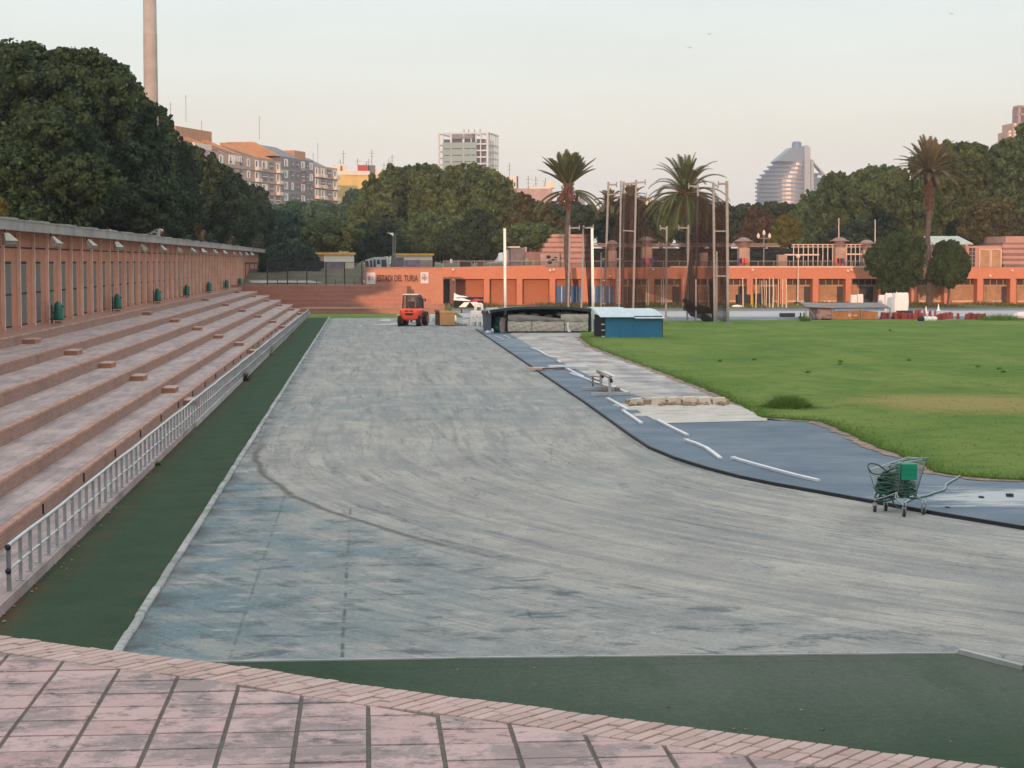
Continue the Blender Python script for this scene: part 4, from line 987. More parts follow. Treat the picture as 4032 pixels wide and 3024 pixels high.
# parked vehicle between the kiosks
M['vanwhite'] = plain('pale_van_paint', (.50, .52, .53), .4); M['vanglass'] = plain('dark_van_glass', (.05, .06, .07), .15, spec=.6)
x, z = XZ(1480, 1054, 208); t = thing('parked_van', (x, 209, 3.0), 'pale van with dark windows half hidden behind the sign wall', 'van')
def lp(px, py, Y=208): a = P(px, py, Y=Y); return (a.x, Y, a.z)
m = MB(); m.prism([lp(1434, 1060), lp(1530, 1060), lp(1533, 1022), (lp(1515, 1012)), lp(1475, 1012), lp(1437, 1024)], (0, 2.2, 0)); m.build('body', M['vanwhite'], t)
for a, b, c, d_ in ((1438, 1450, 1027, 1053), (1456, 1464, 1024, 1053), (1470, 1478, 1022, 1053), (1484, 1494, 1022, 1040), (1502, 1520, 1022, 1053)):
    m = MB(); m.prism([lp(a, d_, 207.96), lp(b + 4, d_, 207.96), lp(b, c, 207.96), lp(a, c, 207.96)], (0, .05, 0)); m.build('window', M['vanglass'], t)
m = MB(); [m.tube([(x + s, 207.9, 2.75), (x + s, 208.25, 2.75)], .36, 14) for s in (-1.1, 1.1)]; m.build('wheel', M['rubberedge'], t)
# pink spray shaped metal piece by the sign wall, tall lamp, leaning post
M['pinkrail'] = plain('pale_pink_stair_cheek', (.42, .30, .28), .8)
m = MB(); pts = [lp(a, b, 177.5) for a, b in [(1396, 1122), (1397, 1106), (1418, 1094), (1424, 1080), (1418, 1066), (1424, 1064), (1430, 1082), (1428, 1098), (1434, 1122)]]; m.prism(pts, (0, .5, 0)); single(m, 'ramp_cheek', M['pinkrail'], 'curved pink stair cheek rising beside the left end of the sign wall', 'stair cheek')
M['polegrey'] = plain('grey_lamp_pole', (.20, .20, .20), .5, .4); M['lampglass'] = plain('pale_lamp_head', (.55, .65, .68), .3)
t = thing('street_lamp', lp(1547, 1060, 205), 'street lamp with a pale flat head above the stadium sign', 'street lamp')
m = MB(); m.tube([lp(1548, 1060, 205), lp(1548, 920, 205)], [.11, .08], 8); m.tube([lp(1556, 1060, 205), lp(1556, 922, 205)], [.10, .07], 8); m.build('pole', M['polegrey'], t)
m = MB(); a = Vector(lp(1522, 917, 205)); b = Vector(lp(1549, 917, 205)); m.prism([(a.x, 204.6, a.z), (b.x, 204.6, b.z), (b.x, 204.6, b.z - .4), (a.x + .35, 204.6, a.z - .08)], (0, .7, 0)); m.build('lamp_head', M['lampglass'], t)
for px, y0, lab in [(3303, 863, 'thin white flagpole above the domed pier between the pergolas'), (3446, 868, 'thin white flagpole left of the palm beside the round bush')]:
    a = Vector(lp(px, 1040, 212)); a.z = 3.7; b = Vector(lp(px, y0, 212)); m = MB(); m.tube([a, b], [.10, .05], 8); m.tube([b, b + Vector((0, 0, .12))], [.09, .02], 8); single(m, 'flagpole', M['pergola'], lab, 'flagpole')
t = thing('park_lamp', (P(3008, 0, Y=206).x, 206, 3.7), 'ornate park lamp with several heads right of the lone domed pier', 'lamp')
m = MB(); x, z = XZ(3008, 935, 206); m.tube([(x, 206, 3.7), (x, 206, z + .3)], [.12, .06], 8); m.bar((x - .65, 206, z - .1), (x + .65, 206, z - .1), .07); m.build('pole', M['polegrey'], t)
for s in (-.65, 0, .65): m = MB(); m.lathe([(.06, 0), (.17, .1), (.17, .35), (.08, .5), (.02, .62)], (x + s, 206, z - .1 + (.35 if s == 0 else 0)), 10); m.build('lamp_head', M['lamppale'], t)
t = thing('park_lamp', (P(3143, 0, Y=188).x, 188, 0), 'slim globe lamp standing before the orange building under the longer pergola', 'lamp')
x, z = XZ(3143, 1015, 188); m = MB(); m.tube([(x, 188, 0), (x, 188, z)], [.09, .05], 8); m.build('pole', M['pergola'], t); m = MB(); m.ball((x, 188, z + .15), .22, 12, 8); m.build('globe', M['lamppale'], t)
# ------------------------------------------------------------------ foliage
def leafmat(name, c0, c1, tr=.25):
    n = NT(name); a = n.nd('ShaderNodeVertexColor'); a.layer_name = 'tint'
    c = n.mix(a.outputs[0], c0, c1)
    n.fin(c, .7, 0, .15)
    t = n.nd('ShaderNodeBsdfTranslucent'); n.l.new(c, t.inputs[0]); x = n.nd('ShaderNodeMixShader'); x.inputs[0].default_value = tr
    n.l.new(n.b.outputs[0], x.inputs[1]); n.l.new(t.outputs[0], x.inputs[2]); n.l.new(x.outputs[0], n.out.inputs[0]); return n.m
L = {}
L['pine'] = leafmat('pine_needles', (.013, .030, .014), (.055, .092, .038), .12)
L['pinewarm'] = leafmat('pine_needles_warm', (.020, .036, .017), (.080, .105, .044), .15)
L['green'] = leafmat('park_foliage', (.032, .062, .028), (.12, .17, .07))
L['olive'] = leafmat('ficus_foliage', (.035, .060, .022), (.15, .19, .065))
L['teal'] = leafmat('far_foliage', (.030, .070, .045), (.095, .155, .09))
L['dark'] = leafmat('dark_foliage', (.018, .034, .022), (.065, .095, .052))
L['red'] = leafmat('reddish_foliage', (.055, .042, .03), (.13, .09, .065))
L['yellow'] = leafmat('yellow_green_foliage', (.07, .075, .02), (.19, .19, .05))
L['rust'] = leafmat('rusty_foliage', (.045, .052, .024), (.15, .13, .058))
L['bush'] = leafmat('bush_foliage', (.030, .055, .022), (.075, .105, .04))
M['bark'] = plain('grey_brown_bark', (.11, .085, .07), .95, scale=3, var=.3, bump=.5)
def mesh_np(name, V, Fq, tint, mat):
    me = bpy.data.meshes.new(name); nf = len(Fq); k = Fq.shape[1]
    me.vertices.add(len(V)); me.vertices.foreach_set('co', V.astype(np.float32).ravel())
    me.loops.add(nf * k); me.loops.foreach_set('vertex_index', Fq.astype(np.int32).ravel())
    me.polygons.add(nf); me.polygons.foreach_set('loop_start', np.arange(0, nf * k, k, dtype=np.int32)); me.polygons.foreach_set('loop_total', np.full(nf, k, dtype=np.int32))
    me.update(calc_edges=True)
    at = me.color_attributes.new('tint', 'FLOAT_COLOR', 'CORNER'); arr = np.repeat(tint, k)[:, None] * np.ones((1, 4)); arr[:, 3] = 1
    at.data.foreach_set('color', arr.astype(np.float32).ravel()); me.materials.append(mat); return me
def unit(rng, n):
    v = rng.normal(size=(n, 3)); return v / np.linalg.norm(v, axis=1)[:, None]
def leafcloud(blobs, n, size, seed, droop=0.0, core=.66, elong=1.6, flat=0.0):
    """blobs: (cx,cy,cz,rx,ry,rz,tint). small bent leaf clumps spread over every lobe, with a rough solid inside each"""
    n = int(n * 2.5); size *= .62; core = .80 if core > .75 else core
    rng = np.random.default_rng(seed); B = np.array(blobs, float)
    area = (B[:, 3] * B[:, 5] + B[:, 3] * B[:, 4] + B[:, 4] * B[:, 5]); pr = area / area.sum(); idx = rng.choice(len(B), n, p=pr)
    d = unit(rng, n); rad = .76 + .32 * rng.random(n) ** .7 + .06 * rng.normal(size=n)
    C = B[idx, :3] + d * B[idx, 3:6] * rad[:, None]
    C[:, 2] -= droop * rng.random(n) * B[idx, 5]
    nr = d + .8 * unit(rng, n); nr /= np.linalg.norm(nr, axis=1)[:, None]
    t = np.cross(nr, unit(rng, n)); t /= np.linalg.norm(t, axis=1)[:, None] + 1e-9; b = np.cross(nr, t)
    if droop: t = t * .5 + np.array([0, 0, -1.0]) * droop; t /= np.linalg.norm(t, axis=1)[:, None]; b = np.cross(nr, t)
    s = size * (.55 + .9 * rng.random(n)); s1 = (s * elong)[:, None]; s2 = s[:, None]
    V = np.stack([C - t * s1 * .5, C + b * s2 * .5 + nr * s2 * .12, C + t * s1 * .5, C - b * s2 * .5 + nr * s2 * .12], 1).reshape(-1, 3)
    Fq = np.arange(4 * n).reshape(-1, 4)
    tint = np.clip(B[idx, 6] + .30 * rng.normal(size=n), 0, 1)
    # rough inner solids, a darker tint painting in the shade inside the crown
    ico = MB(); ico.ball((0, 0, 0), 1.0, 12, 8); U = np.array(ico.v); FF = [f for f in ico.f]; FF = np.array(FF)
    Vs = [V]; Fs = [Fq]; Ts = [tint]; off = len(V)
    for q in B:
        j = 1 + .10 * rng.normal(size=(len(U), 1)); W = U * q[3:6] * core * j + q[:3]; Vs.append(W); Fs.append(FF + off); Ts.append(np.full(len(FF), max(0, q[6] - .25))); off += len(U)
    return np.concatenate(Vs), np.concatenate(Fs), np.concatenate(Ts)
def lobes(c, r, n, rel, seed, tint=.45, dt=.22, low=-.3, top=1.0):
    """lobes spread over an ellipsoid crown"""
    rng = np.random.default_rng(seed); n = int(n * 1.7); rel *= .95; out = [(c[0], c[1], c[2], r[0] * .66, r[1] * .66, r[2] * .66, tint)]
    ga = math.pi * (3 - math.sqrt(5))
    for i in range(n):
        zz = low + (top - low) * (i + .5) / n; rho = math.sqrt(max(0, 1 - zz * zz)); th = ga * i + rng.random() * .5
        q = .68 + .30 * rng.random(); s = rel * (.6 + .75 * rng.random())
        out.append((c[0] + r[0] * q * rho * math.cos(th), c[1] + r[1] * q * rho * math.sin(th), c[2] + r[2] * q * zz, r[0] * s, r[1] * s, max(r[2] * s, r[0] * s * .6), tint + dt * rng.normal() * .6))
    for i in range(int(n * 1.3)):
        dd = unit(rng, 1)[0]; dd[2] = abs(dd[2]) * 1.0 if rng.random() < .75 else dd[2]; q = .93 + .20 * rng.random(); s = rel * (.20 + .26 * rng.random())
        out.append((c[0] + r[0] * q * dd[0], c[1] + r[1] * q * dd[1], c[2] + r[2] * q * dd[2], r[0] * s, r[1] * s, max(r[2] * s, r[0] * s * .6), tint + dt * rng.normal() * .8))
    return out
def tree(name, label, cat, mat, blobs, n, size, seed, base, trunk_r=.35, group=None, droop=0, limbs=5, core=.8, elong=1.6):
    t = thing(name, base, label, cat, group)
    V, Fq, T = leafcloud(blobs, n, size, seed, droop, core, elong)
    V = V - np.array(base); o = link('crown', mesh_np('crown', V, Fq, T, mat)); o.parent = t
    cz = max(b[2] for b in blobs); cx = sum(b[0] for b in blobs) / len(blobs); cy = sum(b[1] for b in blobs) / len(blobs)
    m = MB(); h = (cz - base[2]); r_ = random.Random(seed)
    tp = (base[0] + (cx - base[0]) * .6, base[1] + (cy - base[1]) * .6, base[2] + h * .55)
    m.tube([base, (base[0] + .1, base[1], base[2] + h * .25), tp], [trunk_r, trunk_r * .8, trunk_r * .55], 9)
    bl = r_.sample(blobs, min(limbs, len(blobs)))
    for b in bl:
        s = Vector(base).lerp(Vector(tp), r_.uniform(.55, 1)); e = Vector(b[:3]); mid = s.lerp(e, .5) + Vector((0, 0, -h * .04)); m.tube([s, mid, e], [trunk_r * .45, trunk_r * .3, trunk_r * .12], 6)
    m.build('trunk', M['bark'], t); return t
def px_blob(px, py, rx, ry, Y, tint=.45, dy=None):
    s = Y / F; p = P(px, py, Y=Y); return (p.x, Y, p.z, rx * s, (dy if dy else rx * s * .9), ry * s, tint)
def px_tree(name, label, cat, mat, Y, cl, n, size, seed, gz, rel=.30, nl=16, group=None, droop=0, tr=.35, limbs=5, low=-.95, tint=.45, core=.8, foot=None):
    """cl: crown ellipses in photo pixels (x, y, rx, ry[, dY])"""
    bl = []
    for i, q in enumerate(cl):
        Yq = Y + (q[4] if len(q) > 4 else 0); b = px_blob(q[0], q[1], q[2], q[3], Yq); bl += lobes(b[:3], (b[3], b[4], b[5]), nl, rel, seed + i * 7, tint, .22, low)
    fx = foot if foot is not None else cl[0][0]
    base = (P(fx, 1000, Y=Y).x, Y, gz)
    return tree(name, label, cat, mat, bl, n, size, seed, base, tr, group, droop, limbs, core)
g = 'pines behind the arcade'
px_tree('pine_tree', 'largest dark pine filling the top left corner above the arcade', 'pine tree', L['pine'], 104, [(60, 560, 320, 320), (130, 370, 210, 150, 2), (110, 205, 66, 36, 3), (20, 255, 60, 40, 2), (250, 250, 90, 55, 2), (350, 240, 75, 45, 2), (330, 420, 190, 160, 3), (60, 800, 330, 170, -4), (-180, 520, 260, 300, 4), (180, 520, 110, 70, -6), (330, 700, 130, 80, -7), (70, 640, 120, 80, -7)], 46000, .26, 1, 3.7, .27, 20, g, tr=.5)
px_tree('pine_tree', 'dark pine in front of the lower part of the concrete mast', 'pine tree', L['pine'], 128, [(470, 590, 160, 210), (430, 350, 100, 100, 2), (500, 400, 75, 80, 1), (540, 470, 70, 80, 1), (470, 800, 240, 130, -3), (600, 620, 80, 130, 3), (590, 440, 32, 42, 1), (480, 620, 100, 70, -6), (560, 760, 90, 60, -6)], 30000, .28, 2, 3.7, .27, 18, g, tr=.45)
px_tree('pine_tree', 'brownish lower pine spreading over the middle of the arcade roof', 'pine tree', L['pinewarm'], 118, [(300, 790, 190, 110), (520, 820, 150, 90, 2), (120, 830, 160, 80, 0)], 16000, .27, 3, 3.7, .30, 14, g, tr=.4)
px_tree('pine_tree', 'dark pine just right of the mast, level with the lowest roofs', 'pine tree', L['pine'], 160, [(655, 640, 95, 120), (640, 800, 150, 130), (620, 500, 55, 70), (720, 700, 70, 90, 3)], 19000, .30, 4, 3.7, .28, 16, g, tr=.4)
px_tree('pine_tree', 'olive pine before the left apartment block', 'pine tree', L['pinewarm'], 185, [(800, 720, 75, 110), (820, 830, 130, 110), (760, 640, 45, 60)], 15000, .32, 5, 3.7, .3, 14, g, tr=.4)
px_tree('pine_tree', 'pine whose flat dark underside shows over the arcade roof', 'pine tree', L['pine'], 205, [(900, 770, 75, 90), (920, 860, 110, 70), (870, 700, 45, 50)], 13000, .34, 6, 3.7, .3, 14, g, tr=.4)
px_tree('pine_tree', 'last dark pine at the far end of the row beside the greener trees', 'pine tree', L['dark'], 232, [(1000, 800, 60, 65), (1010, 890, 75, 90)], 11000, .36, 7, 3.7, .3, 14, g, tr=.4)
hm = MB(); hr = random.Random(31)
hbl = [(hr.uniform(-19.5, -17), y, 4.6 + (y - 95) * .008, 1.3, 1.8, 1.3 + (y - 95) * .01, .3) for y in np.arange(95, 240, 1.5)]  # leaf mass added and darkened to fill the shaded gap under the pines
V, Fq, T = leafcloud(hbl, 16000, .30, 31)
o = link('hedge', mesh_np('hedge', V - np.array((-18, 150, 3.7)), Fq, T * .6, L['dark'])); o.location = (-18, 150, 3.7); props(o, 'dark leaf mass standing in for the shaded gap between arcade roof and pines', 'hedge')
px_tree('shrub', 'light green shrub tip at the left edge just above the arcade roof', 'shrub', L['yellow'], 80, [(-10, 830, 32, 42)], 1600, .2, 8, 3.7, .4, 8, tr=.08)
g = 'broadleaf trees beyond the far end'
px_tree('park_tree', 'low bluish green tree behind the fence nearest the arcade end', 'tree', L['teal'], 250, [(1120, 900, 90, 75), (1160, 990, 130, 60)], 10000, .45, 21, 3.7, .3, 14, g, tint=.3)
hb3 = [px_blob(px, 1040 + 14 * math.sin(px), 30, 40, 201, .3, 1.2) for px in range(1050, 1240, 14)]  # added leaf mass, its low tint standing in for the shade of the trees
V, Fq, T = leafcloud(hb3, 9000, .28, 32)
bb3 = P(1140, 1070, Y=201); bb3.z = 3.2; o = link('hedge', mesh_np('hedge', V - np.array(tuple(bb3)), Fq, T * .7, L['dark'])); o.location = bb3; props(o, 'dark leaf mass standing in for tree shade behind the tall wire fence', 'hedge')
px_tree('park_tree', 'wide fresh green tree below the brown apartment block', 'tree', L['teal'], 300, [(1200, 850, 140, 48), (1290, 880, 110, 60), (1110, 850, 70, 40)], 13000, .5, 22, 3.7, .3, 14, g, tint=.55)
px_tree('park_tree', 'small round blue green tree in front of the yellow wall', 'tree', L['teal'], 340, [(1400, 790, 45, 42), (1375, 860, 90, 50)], 7000, .5, 23, 3.7, .32, 12, g, tint=.5)
px_tree('park_tree', 'yellowish small tree above the left cream kiosk', 'tree', L['olive'], 222, [(1325, 925, 92, 55), (1240, 930, 50, 45)], 10000, .40, 24, 2.1, .3, 14, g, tint=.55, droop=.3)
px_tree('ficus_tree', 'huge olive domed tree, its left half rising toward the glass block', 'tree', L['olive'], 268, [(1560, 790, 130, 125), (1500, 850, 110, 100, -3), (1660, 740, 110, 85)], 24000, .46, 25, 3.7, .25, 22, g, droop=.5, tint=.5, tr=.8)
px_tree('ficus_tree', 'huge olive domed tree directly in front of the white gridded office block', 'tree', L['olive'], 262, [(1830, 770, 165, 110), (1740, 790, 120, 105, -2), (1930, 800, 100, 110), (1850, 870, 150, 90, -4)], 30000, .46, 26, 3.7, .23, 24, g, droop=.5, tint=.45, tr=.9)
px_tree('park_tree', 'dark tree behind the street lamp with the pale flat head', 'tree', L['dark'], 236, [(1510, 930, 105, 75), (1440, 960, 70, 60)], 11000, .42, 27, 2.6, .3, 14, g, tint=.45, droop=.3)
px_tree('park_tree', 'mid green tree right above the right cream kiosk', 'tree', L['green'], 232, [(1700, 930, 110, 80), (1620, 950, 70, 55)], 12000, .42, 28, 3.0, .3, 14, g, tint=.4, droop=.3)
px_tree('park_tree', 'dark blue green tree behind the left white upright', 'tree', L['dark'], 226, [(1890, 930, 105, 90), (1830, 960, 90, 60)], 12000, .40, 29, 3.7, .3, 14, g, tint=.35, droop=.3)
px_tree('park_tree', 'autumn tinged tree left of the first palm crown', 'tree', L['rust'], 222, [(2080, 870, 95, 75), (2060, 800, 40, 35), (2150, 900, 70, 60)], 12000, .40, 30, 3.7, .3, 14, g, tint=.3, droop=.2)
px_tree('park_tree', 'green tree under the first palm shading the banded building', 'tree', L['green'], 212, [(2090, 935, 95, 50), (2010, 940, 60, 45), (2160, 935, 55, 40)], 9000, .36, 31, 3.7, .3, 12, g, tint=.5)
px_tree('park_tree', 'dull green tree right behind the first palm trunk', 'tree', L['dark'], 246, [(2280, 880, 100, 70), (2200, 850, 80, 50)], 10000, .42, 32, 3.7, .3, 14, g, tint=.55)
px_tree('park_tree', 'dark tree behind the brown cage net on the left', 'tree', L['dark'], 240, [(2420, 900, 90, 75), (2500, 890, 70, 85), (2470, 820, 60, 30)], 12000, .42, 33, 3.7, .3, 14, g, tint=.4)
px_tree('park_tree', 'bright green tree between the cage net and the second palm', 'tree', L['green'], 252, [(2600, 870, 90, 65), (2560, 900, 60, 60), (2660, 900, 60, 60)], 11000, .42, 34, 3.7, .3, 14, g, tint=.6)
px_tree('park_tree', 'dark brownish tree behind the right cage posts', 'tree', L['dark'], 244, [(2800, 900, 110, 90), (2730, 900, 70, 80), (2870, 880, 60, 70)], 12000, .42, 35, 3.7, .3, 14, g, tint=.35)
px_tree('park_tree', 'dark flat topped tree right below the sail shaped tower', 'tree', L['dark'], 262, [(2940, 870, 80, 60), (3060, 860, 85, 60), (3000, 850, 60, 45)], 13000, .44, 36, 3.7, .3, 14, g, tint=.5)
px_tree('park_tree', 'reddish brown tree above the lone domed pier', 'tree', L['red'], 224, [(2985, 895, 62, 72), (2960, 950, 60, 40)], 10000, .38, 37, 3.7, .3, 14, g, tint=.5)
px_tree('park_tree', 'small yellow green tree above the capless pier', 'tree', L['yellow'], 218, [(3095, 905, 50, 55), (3060, 950, 40, 30)], 7000, .36, 38, 3.7, .32, 12, g, tint=.4)
px_tree('ficus_tree', 'sloping green tree left of the flagpoles covering the foot of the sail shaped tower', 'tree', L['green'], 246, [(3230, 860, 105, 110), (3320, 800, 110, 120), (3180, 930, 90, 70), (3400, 870, 110, 110)], 26000, .44, 39, 3.7, .24, 22, g, droop=.4, tint=.45, tr=.8)
px_tree('ficus_tree', 'large green tree left of the third palm crown', 'tree', L['green'], 240, [(3480, 780, 130, 115), (3420, 740, 90, 70), (3560, 850, 110, 110)], 24000, .44, 40, 3.7, .24, 22, g, droop=.4, tint=.5, tr=.8)
px_tree('ficus_tree', 'tallest green tree at the right behind the third palm', 'tree', L['olive'], 236, [(3740, 720, 150, 150), (3820, 650, 120, 85), (3680, 850, 120, 100)], 28000, .44, 41, 3.7, .22, 24, g, droop=.4, tint=.35, tr=.9)
px_tree('ficus_tree', 'green tree rising to the right edge below the pink tower', 'tree', L['green'], 232, [(3990, 680, 120, 130), (4080, 600, 110, 120), (3960, 820, 120, 100), (4150, 800, 150, 150)], 28000, .44, 42, 3.7, .22, 24, g, droop=.3, tint=.5, tr=.9)
px_tree('park_tree', 'rusty brown tree over the terrace house at the right', 'tree', L['rust'], 216, [(3880, 870, 95, 75), (3960, 900, 80, 75), (3830, 920, 60, 50), (3930, 820, 60, 40)], 17000, .36, 43, 3.7, .27, 16, g, tint=.3)
px_tree('park_tree', 'shadowed dark green tree between the two flagpoles', 'tree', L['dark'], 226, [(3400, 930, 90, 60), (3300, 950, 80, 45), (3500, 950, 70, 60)], 9000, .4, 44, 3.7, .3, 14, g, tint=.3)
def olive_bush(px, cl, label, seed, Yb):
    t = px_tree('round_bush', label, 'bush', L['bush'], Yb, cl, 26000, .20, seed, 0.0, .30, 18, 'round bushes before the orange building', droop=.25, tint=.4, tr=.14, core=.70, low=-.8)
    return t
olive_bush(3530, [(3535, 1000, 88, 92), (3470, 1030, 62, 75), (3560, 1050, 72, 90), (3520, 1110, 62, 60)], 'large round dark green bush behind the white sacks', 51, 176)
olive_bush(3740, [(3735, 1000, 56, 55), (3720, 1070, 62, 70), (3770, 1050, 45, 70)], 'smaller grey green bush right of the third palm trunk', 52, 177)

# ------------------------------------------------------------------ palms
M['palmtrunk'] = plain('ringed_palm_trunk', (.10, .078, .068), .95, scale=6, var=.35, bump=.6)
M['palmboots'] = plain('rusty_leaf_bases', (.11, .062, .048), .9, scale=5, var=.4)
L['palm'] = leafmat('palm_leaflets', (.035, .055, .022), (.10, .13, .05), .2)
L['palmdry'] = leafmat('dusty_palm_leaflets', (.075, .065, .04), (.17, .15, .09), .2)
M['rachis'] = plain('palm_midrib', (.20, .17, .08), .7)
def palm(label, base_px, base_y, head_px, head_y, Y, mat, fr, seed, up, ln, sagf=1.0):
    rng = random.Random(seed); b = P(base_px, base_y, Y=Y); b.z = 0; h = P(head_px, head_y, Y=Y)
    t = thing('palm_tree', b, label, 'palm tree', 'date palms before the orange building')
    m = MB(); n = 26; pts = [b.lerp(h, i / n) + Vector((.12 * math.sin(i * .35), 0, 0)) for i in range(n + 1)]; m.tube(pts, [.27 + .04 * (i % 2) - .06 * (i / n) for i in range(n + 1)], 10); m.build('trunk', M['palmtrunk'], t)
    m = MB()
    for i in range(90):
        a = rng.uniform(0, 6.283); zz = rng.uniform(-2.2, .5); r0 = .26 + .24 * max(0, 1 - abs(zz + .3) / 1.8); p = h + Vector((math.cos(a) * r0 * .6, math.sin(a) * r0 * .6, zz)); q = p + Vector((math.cos(a) * .38, math.sin(a) * .38, .42)); m.bar(p, q, .13, .07)
    m.ball(h + Vector((0, 0, -.4)), (.5, .5, .9), 10, 8, jit=.12, rnd=rng); m.build('leaf_bases', M['palmboots'], t)
    V = []; Q = []; T = []; rm = MB(); s = Y / F
    for k in range(fr):
        f = (k + .5) / fr; az = k * 2.39996 + rng.uniform(-.2, .2); el = R(86) - f * R(up) + rng.uniform(-.14, .14); Ln = ln * rng.uniform(.85, 1.1) * (1 - .12 * (f < .15))
        dirn = Vector((math.cos(az) * math.cos(el), math.sin(az) * math.cos(el), math.sin(el))); p = h + Vector((0, 0, .2)) + dirn * .3; pts = [p.copy()]; dd = dirn.copy(); N = 15; sag = (.035 + .075 * max(0, math.cos(el))) * sagf
        for i in range(N): dd = (dd + Vector((0, 0, -sag * (.4 + i / N * 1.4)))).normalized(); p = p + dd * Ln / N; pts.append(p.copy())
        rm.tube(pts, [.045 * (1 - i / (N + 1)) + .008 for i in range(N + 1)], 4, caps=False)
        tk = min(1, max(0, rng.gauss(.5, .2)))
        for i in range(1, N):
            for sub in (0, .33, .66):
                c = pts[i].lerp(pts[i + 1], sub); tdir = (pts[i + 1] - pts[i - 1]).normalized(); side = tdir.cross(Vector((0, 0, 1))); side = side.normalized() if side.length > .05 else Vector((math.sin(az), -math.cos(az), 0)); upv = side.cross(tdir)
                wl_ = .62 * math.sin(math.pi * min(1, (i + sub) / N * .85 + .13)) ** .6
                for sg in (-1, 1):
                    e = c + (side * sg * .75 + tdir * .62 + upv * .28 + Vector((0, 0, -.12))).normalized() * wl_; w_ = tdir * .055; j = len(V)
                    V += [c - w_, c + w_, e + w_ * .1, e - w_ * .1]; Q.append((j, j + 1, j + 2, j + 3)); T.append(min(1, max(0, tk + rng.uniform(-.2, .2))))
    rm.build('midrib', M['rachis'], t)
    V = np.array([tuple(v) for v in V]) - np.array(tuple(b)); o = link('fronds', mesh_np('fronds', V, np.array(Q), np.array(T), mat)); o.parent = t
    return t, h
M['dates'] = plain('rusty_date_stalks', (.13, .068, .05), .9, scale=5, var=.3)
def dates(t, h, n, seed):
    r_ = random.Random(seed); m = MB()
    for i in range(n):
        a = r_.uniform(0, 6.28); c = h + Vector((math.cos(a) * .95, math.sin(a) * .95, r_.uniform(-.9, .3)))
        m.tube([h, (h + c) / 2 + Vector((0, 0, .5)), c], .03, 5)
        for j in range(9): m.ball(c + Vector((r_.uniform(-.25, .25), r_.uniform(-.25, .25), r_.uniform(-.55, .1))), (.12, .12, .2), 6, 4)
    m.build('date_cluster', M['dates'], t)
t, h = palm('first palm from the left, short stiff fronds over rusty date clusters', 2232, 1200, 2236, 745, 182, L['palm'], 64, 1, 52, 3.4, .30); dates(t, h, 9, 4)
def lowfronds(t, h, lst, mat, ln, seed):
    V = []; Q = []; T = []; rm = MB(); r_ = random.Random(seed)
    for az, el in lst:
        dd = Vector((math.cos(az) * math.cos(el), math.sin(az) * math.cos(el), math.sin(el))); p = h.copy(); pts = [p.copy()]; N = 16
        for i in range(N): dd = (dd + Vector((0, 0, -.10))).normalized(); p = p + dd * ln / N; pts.append(p.copy())
        rm.tube(pts, .03, 4, caps=False)
        for i in range(3, N):
            for sub in (0, .33, .66):
                c = pts[i].lerp(pts[i + 1], sub) if i + 1 <= N else pts[i]; td = (pts[min(i + 1, N)] - pts[i - 1]).normalized(); side = td.cross(Vector((0, 0, 1))).normalized()
                for sg in (-1, 1):
                    e = c + (side * sg * .7 + td * .6 + Vector((0, 0, -.35))).normalized() * .6; w_ = td * .05; j = len(V); V += [c - w_, c + w_, e + w_ * .1, e - w_ * .1]; Q.append((j, j + 1, j + 2, j + 3)); T.append(r_.random())
    rm.build('midrib', M['rachis'], t); V = np.array([tuple(v) for v in V]) - np.array(tuple(t.location)); o = link('low_fronds', mesh_np('low_fronds', V, np.array(Q), np.array(T), mat)); o.parent = t
lowfronds(t, h + Vector((0, 0, -.3)), [(.1, .45), (-.25, .3), (.4, .3), (3.0, .25), (3.35, .3), (2.8, .1), (.2, .15), (0, 0), (3.1, 0)], L['palm'], 4.2, 3)
t, h = palm('middle palm with a full arching crown behind the cage posts', 2731, 1200, 2700, 775, 181, L['palm'], 76, 2, 122, 4.5, 1.1); dates(t, h, 4, 9)
lowfronds(t, h + Vector((0, 0, -.1)), [(.0, .35), (.3, .2), (-.3, .45), (3.14, .35), (2.9, .2), (3.4, .45), (.15, .6), (3.0, .6)], L['palm'], 5.2, 5)
t, h = palm('tallest palm with dusty grey fronds against the right hand trees', 3655, 1196, 3660, 690, 178, L['palmdry'], 72, 3, 88, 3.5, .5)
m = MB(); r_ = random.Random(2)
for i in range(130): a = r_.uniform(0, 6.28); zz = r_.uniform(-3.6, -.3); p = h + Vector((math.cos(a) * .3, math.sin(a) * .3, zz)); m.bar(p, p + Vector((math.cos(a) * .25, math.sin(a) * .25, .25)), .1, .06)
m.build('old_leaf_bases', M['palmboots'], t)
t, h = palm('small distant palm seen between the two left cage posts', 2485, 900, 2485, 800, 236, L['palmdry'], 26, 6, 105, 2.4)
t, h = palm('small distant palm right of the first palm, beside a cage post', 2400, 900, 2398, 812, 240, L['palmdry'], 26, 7, 105, 2.2)
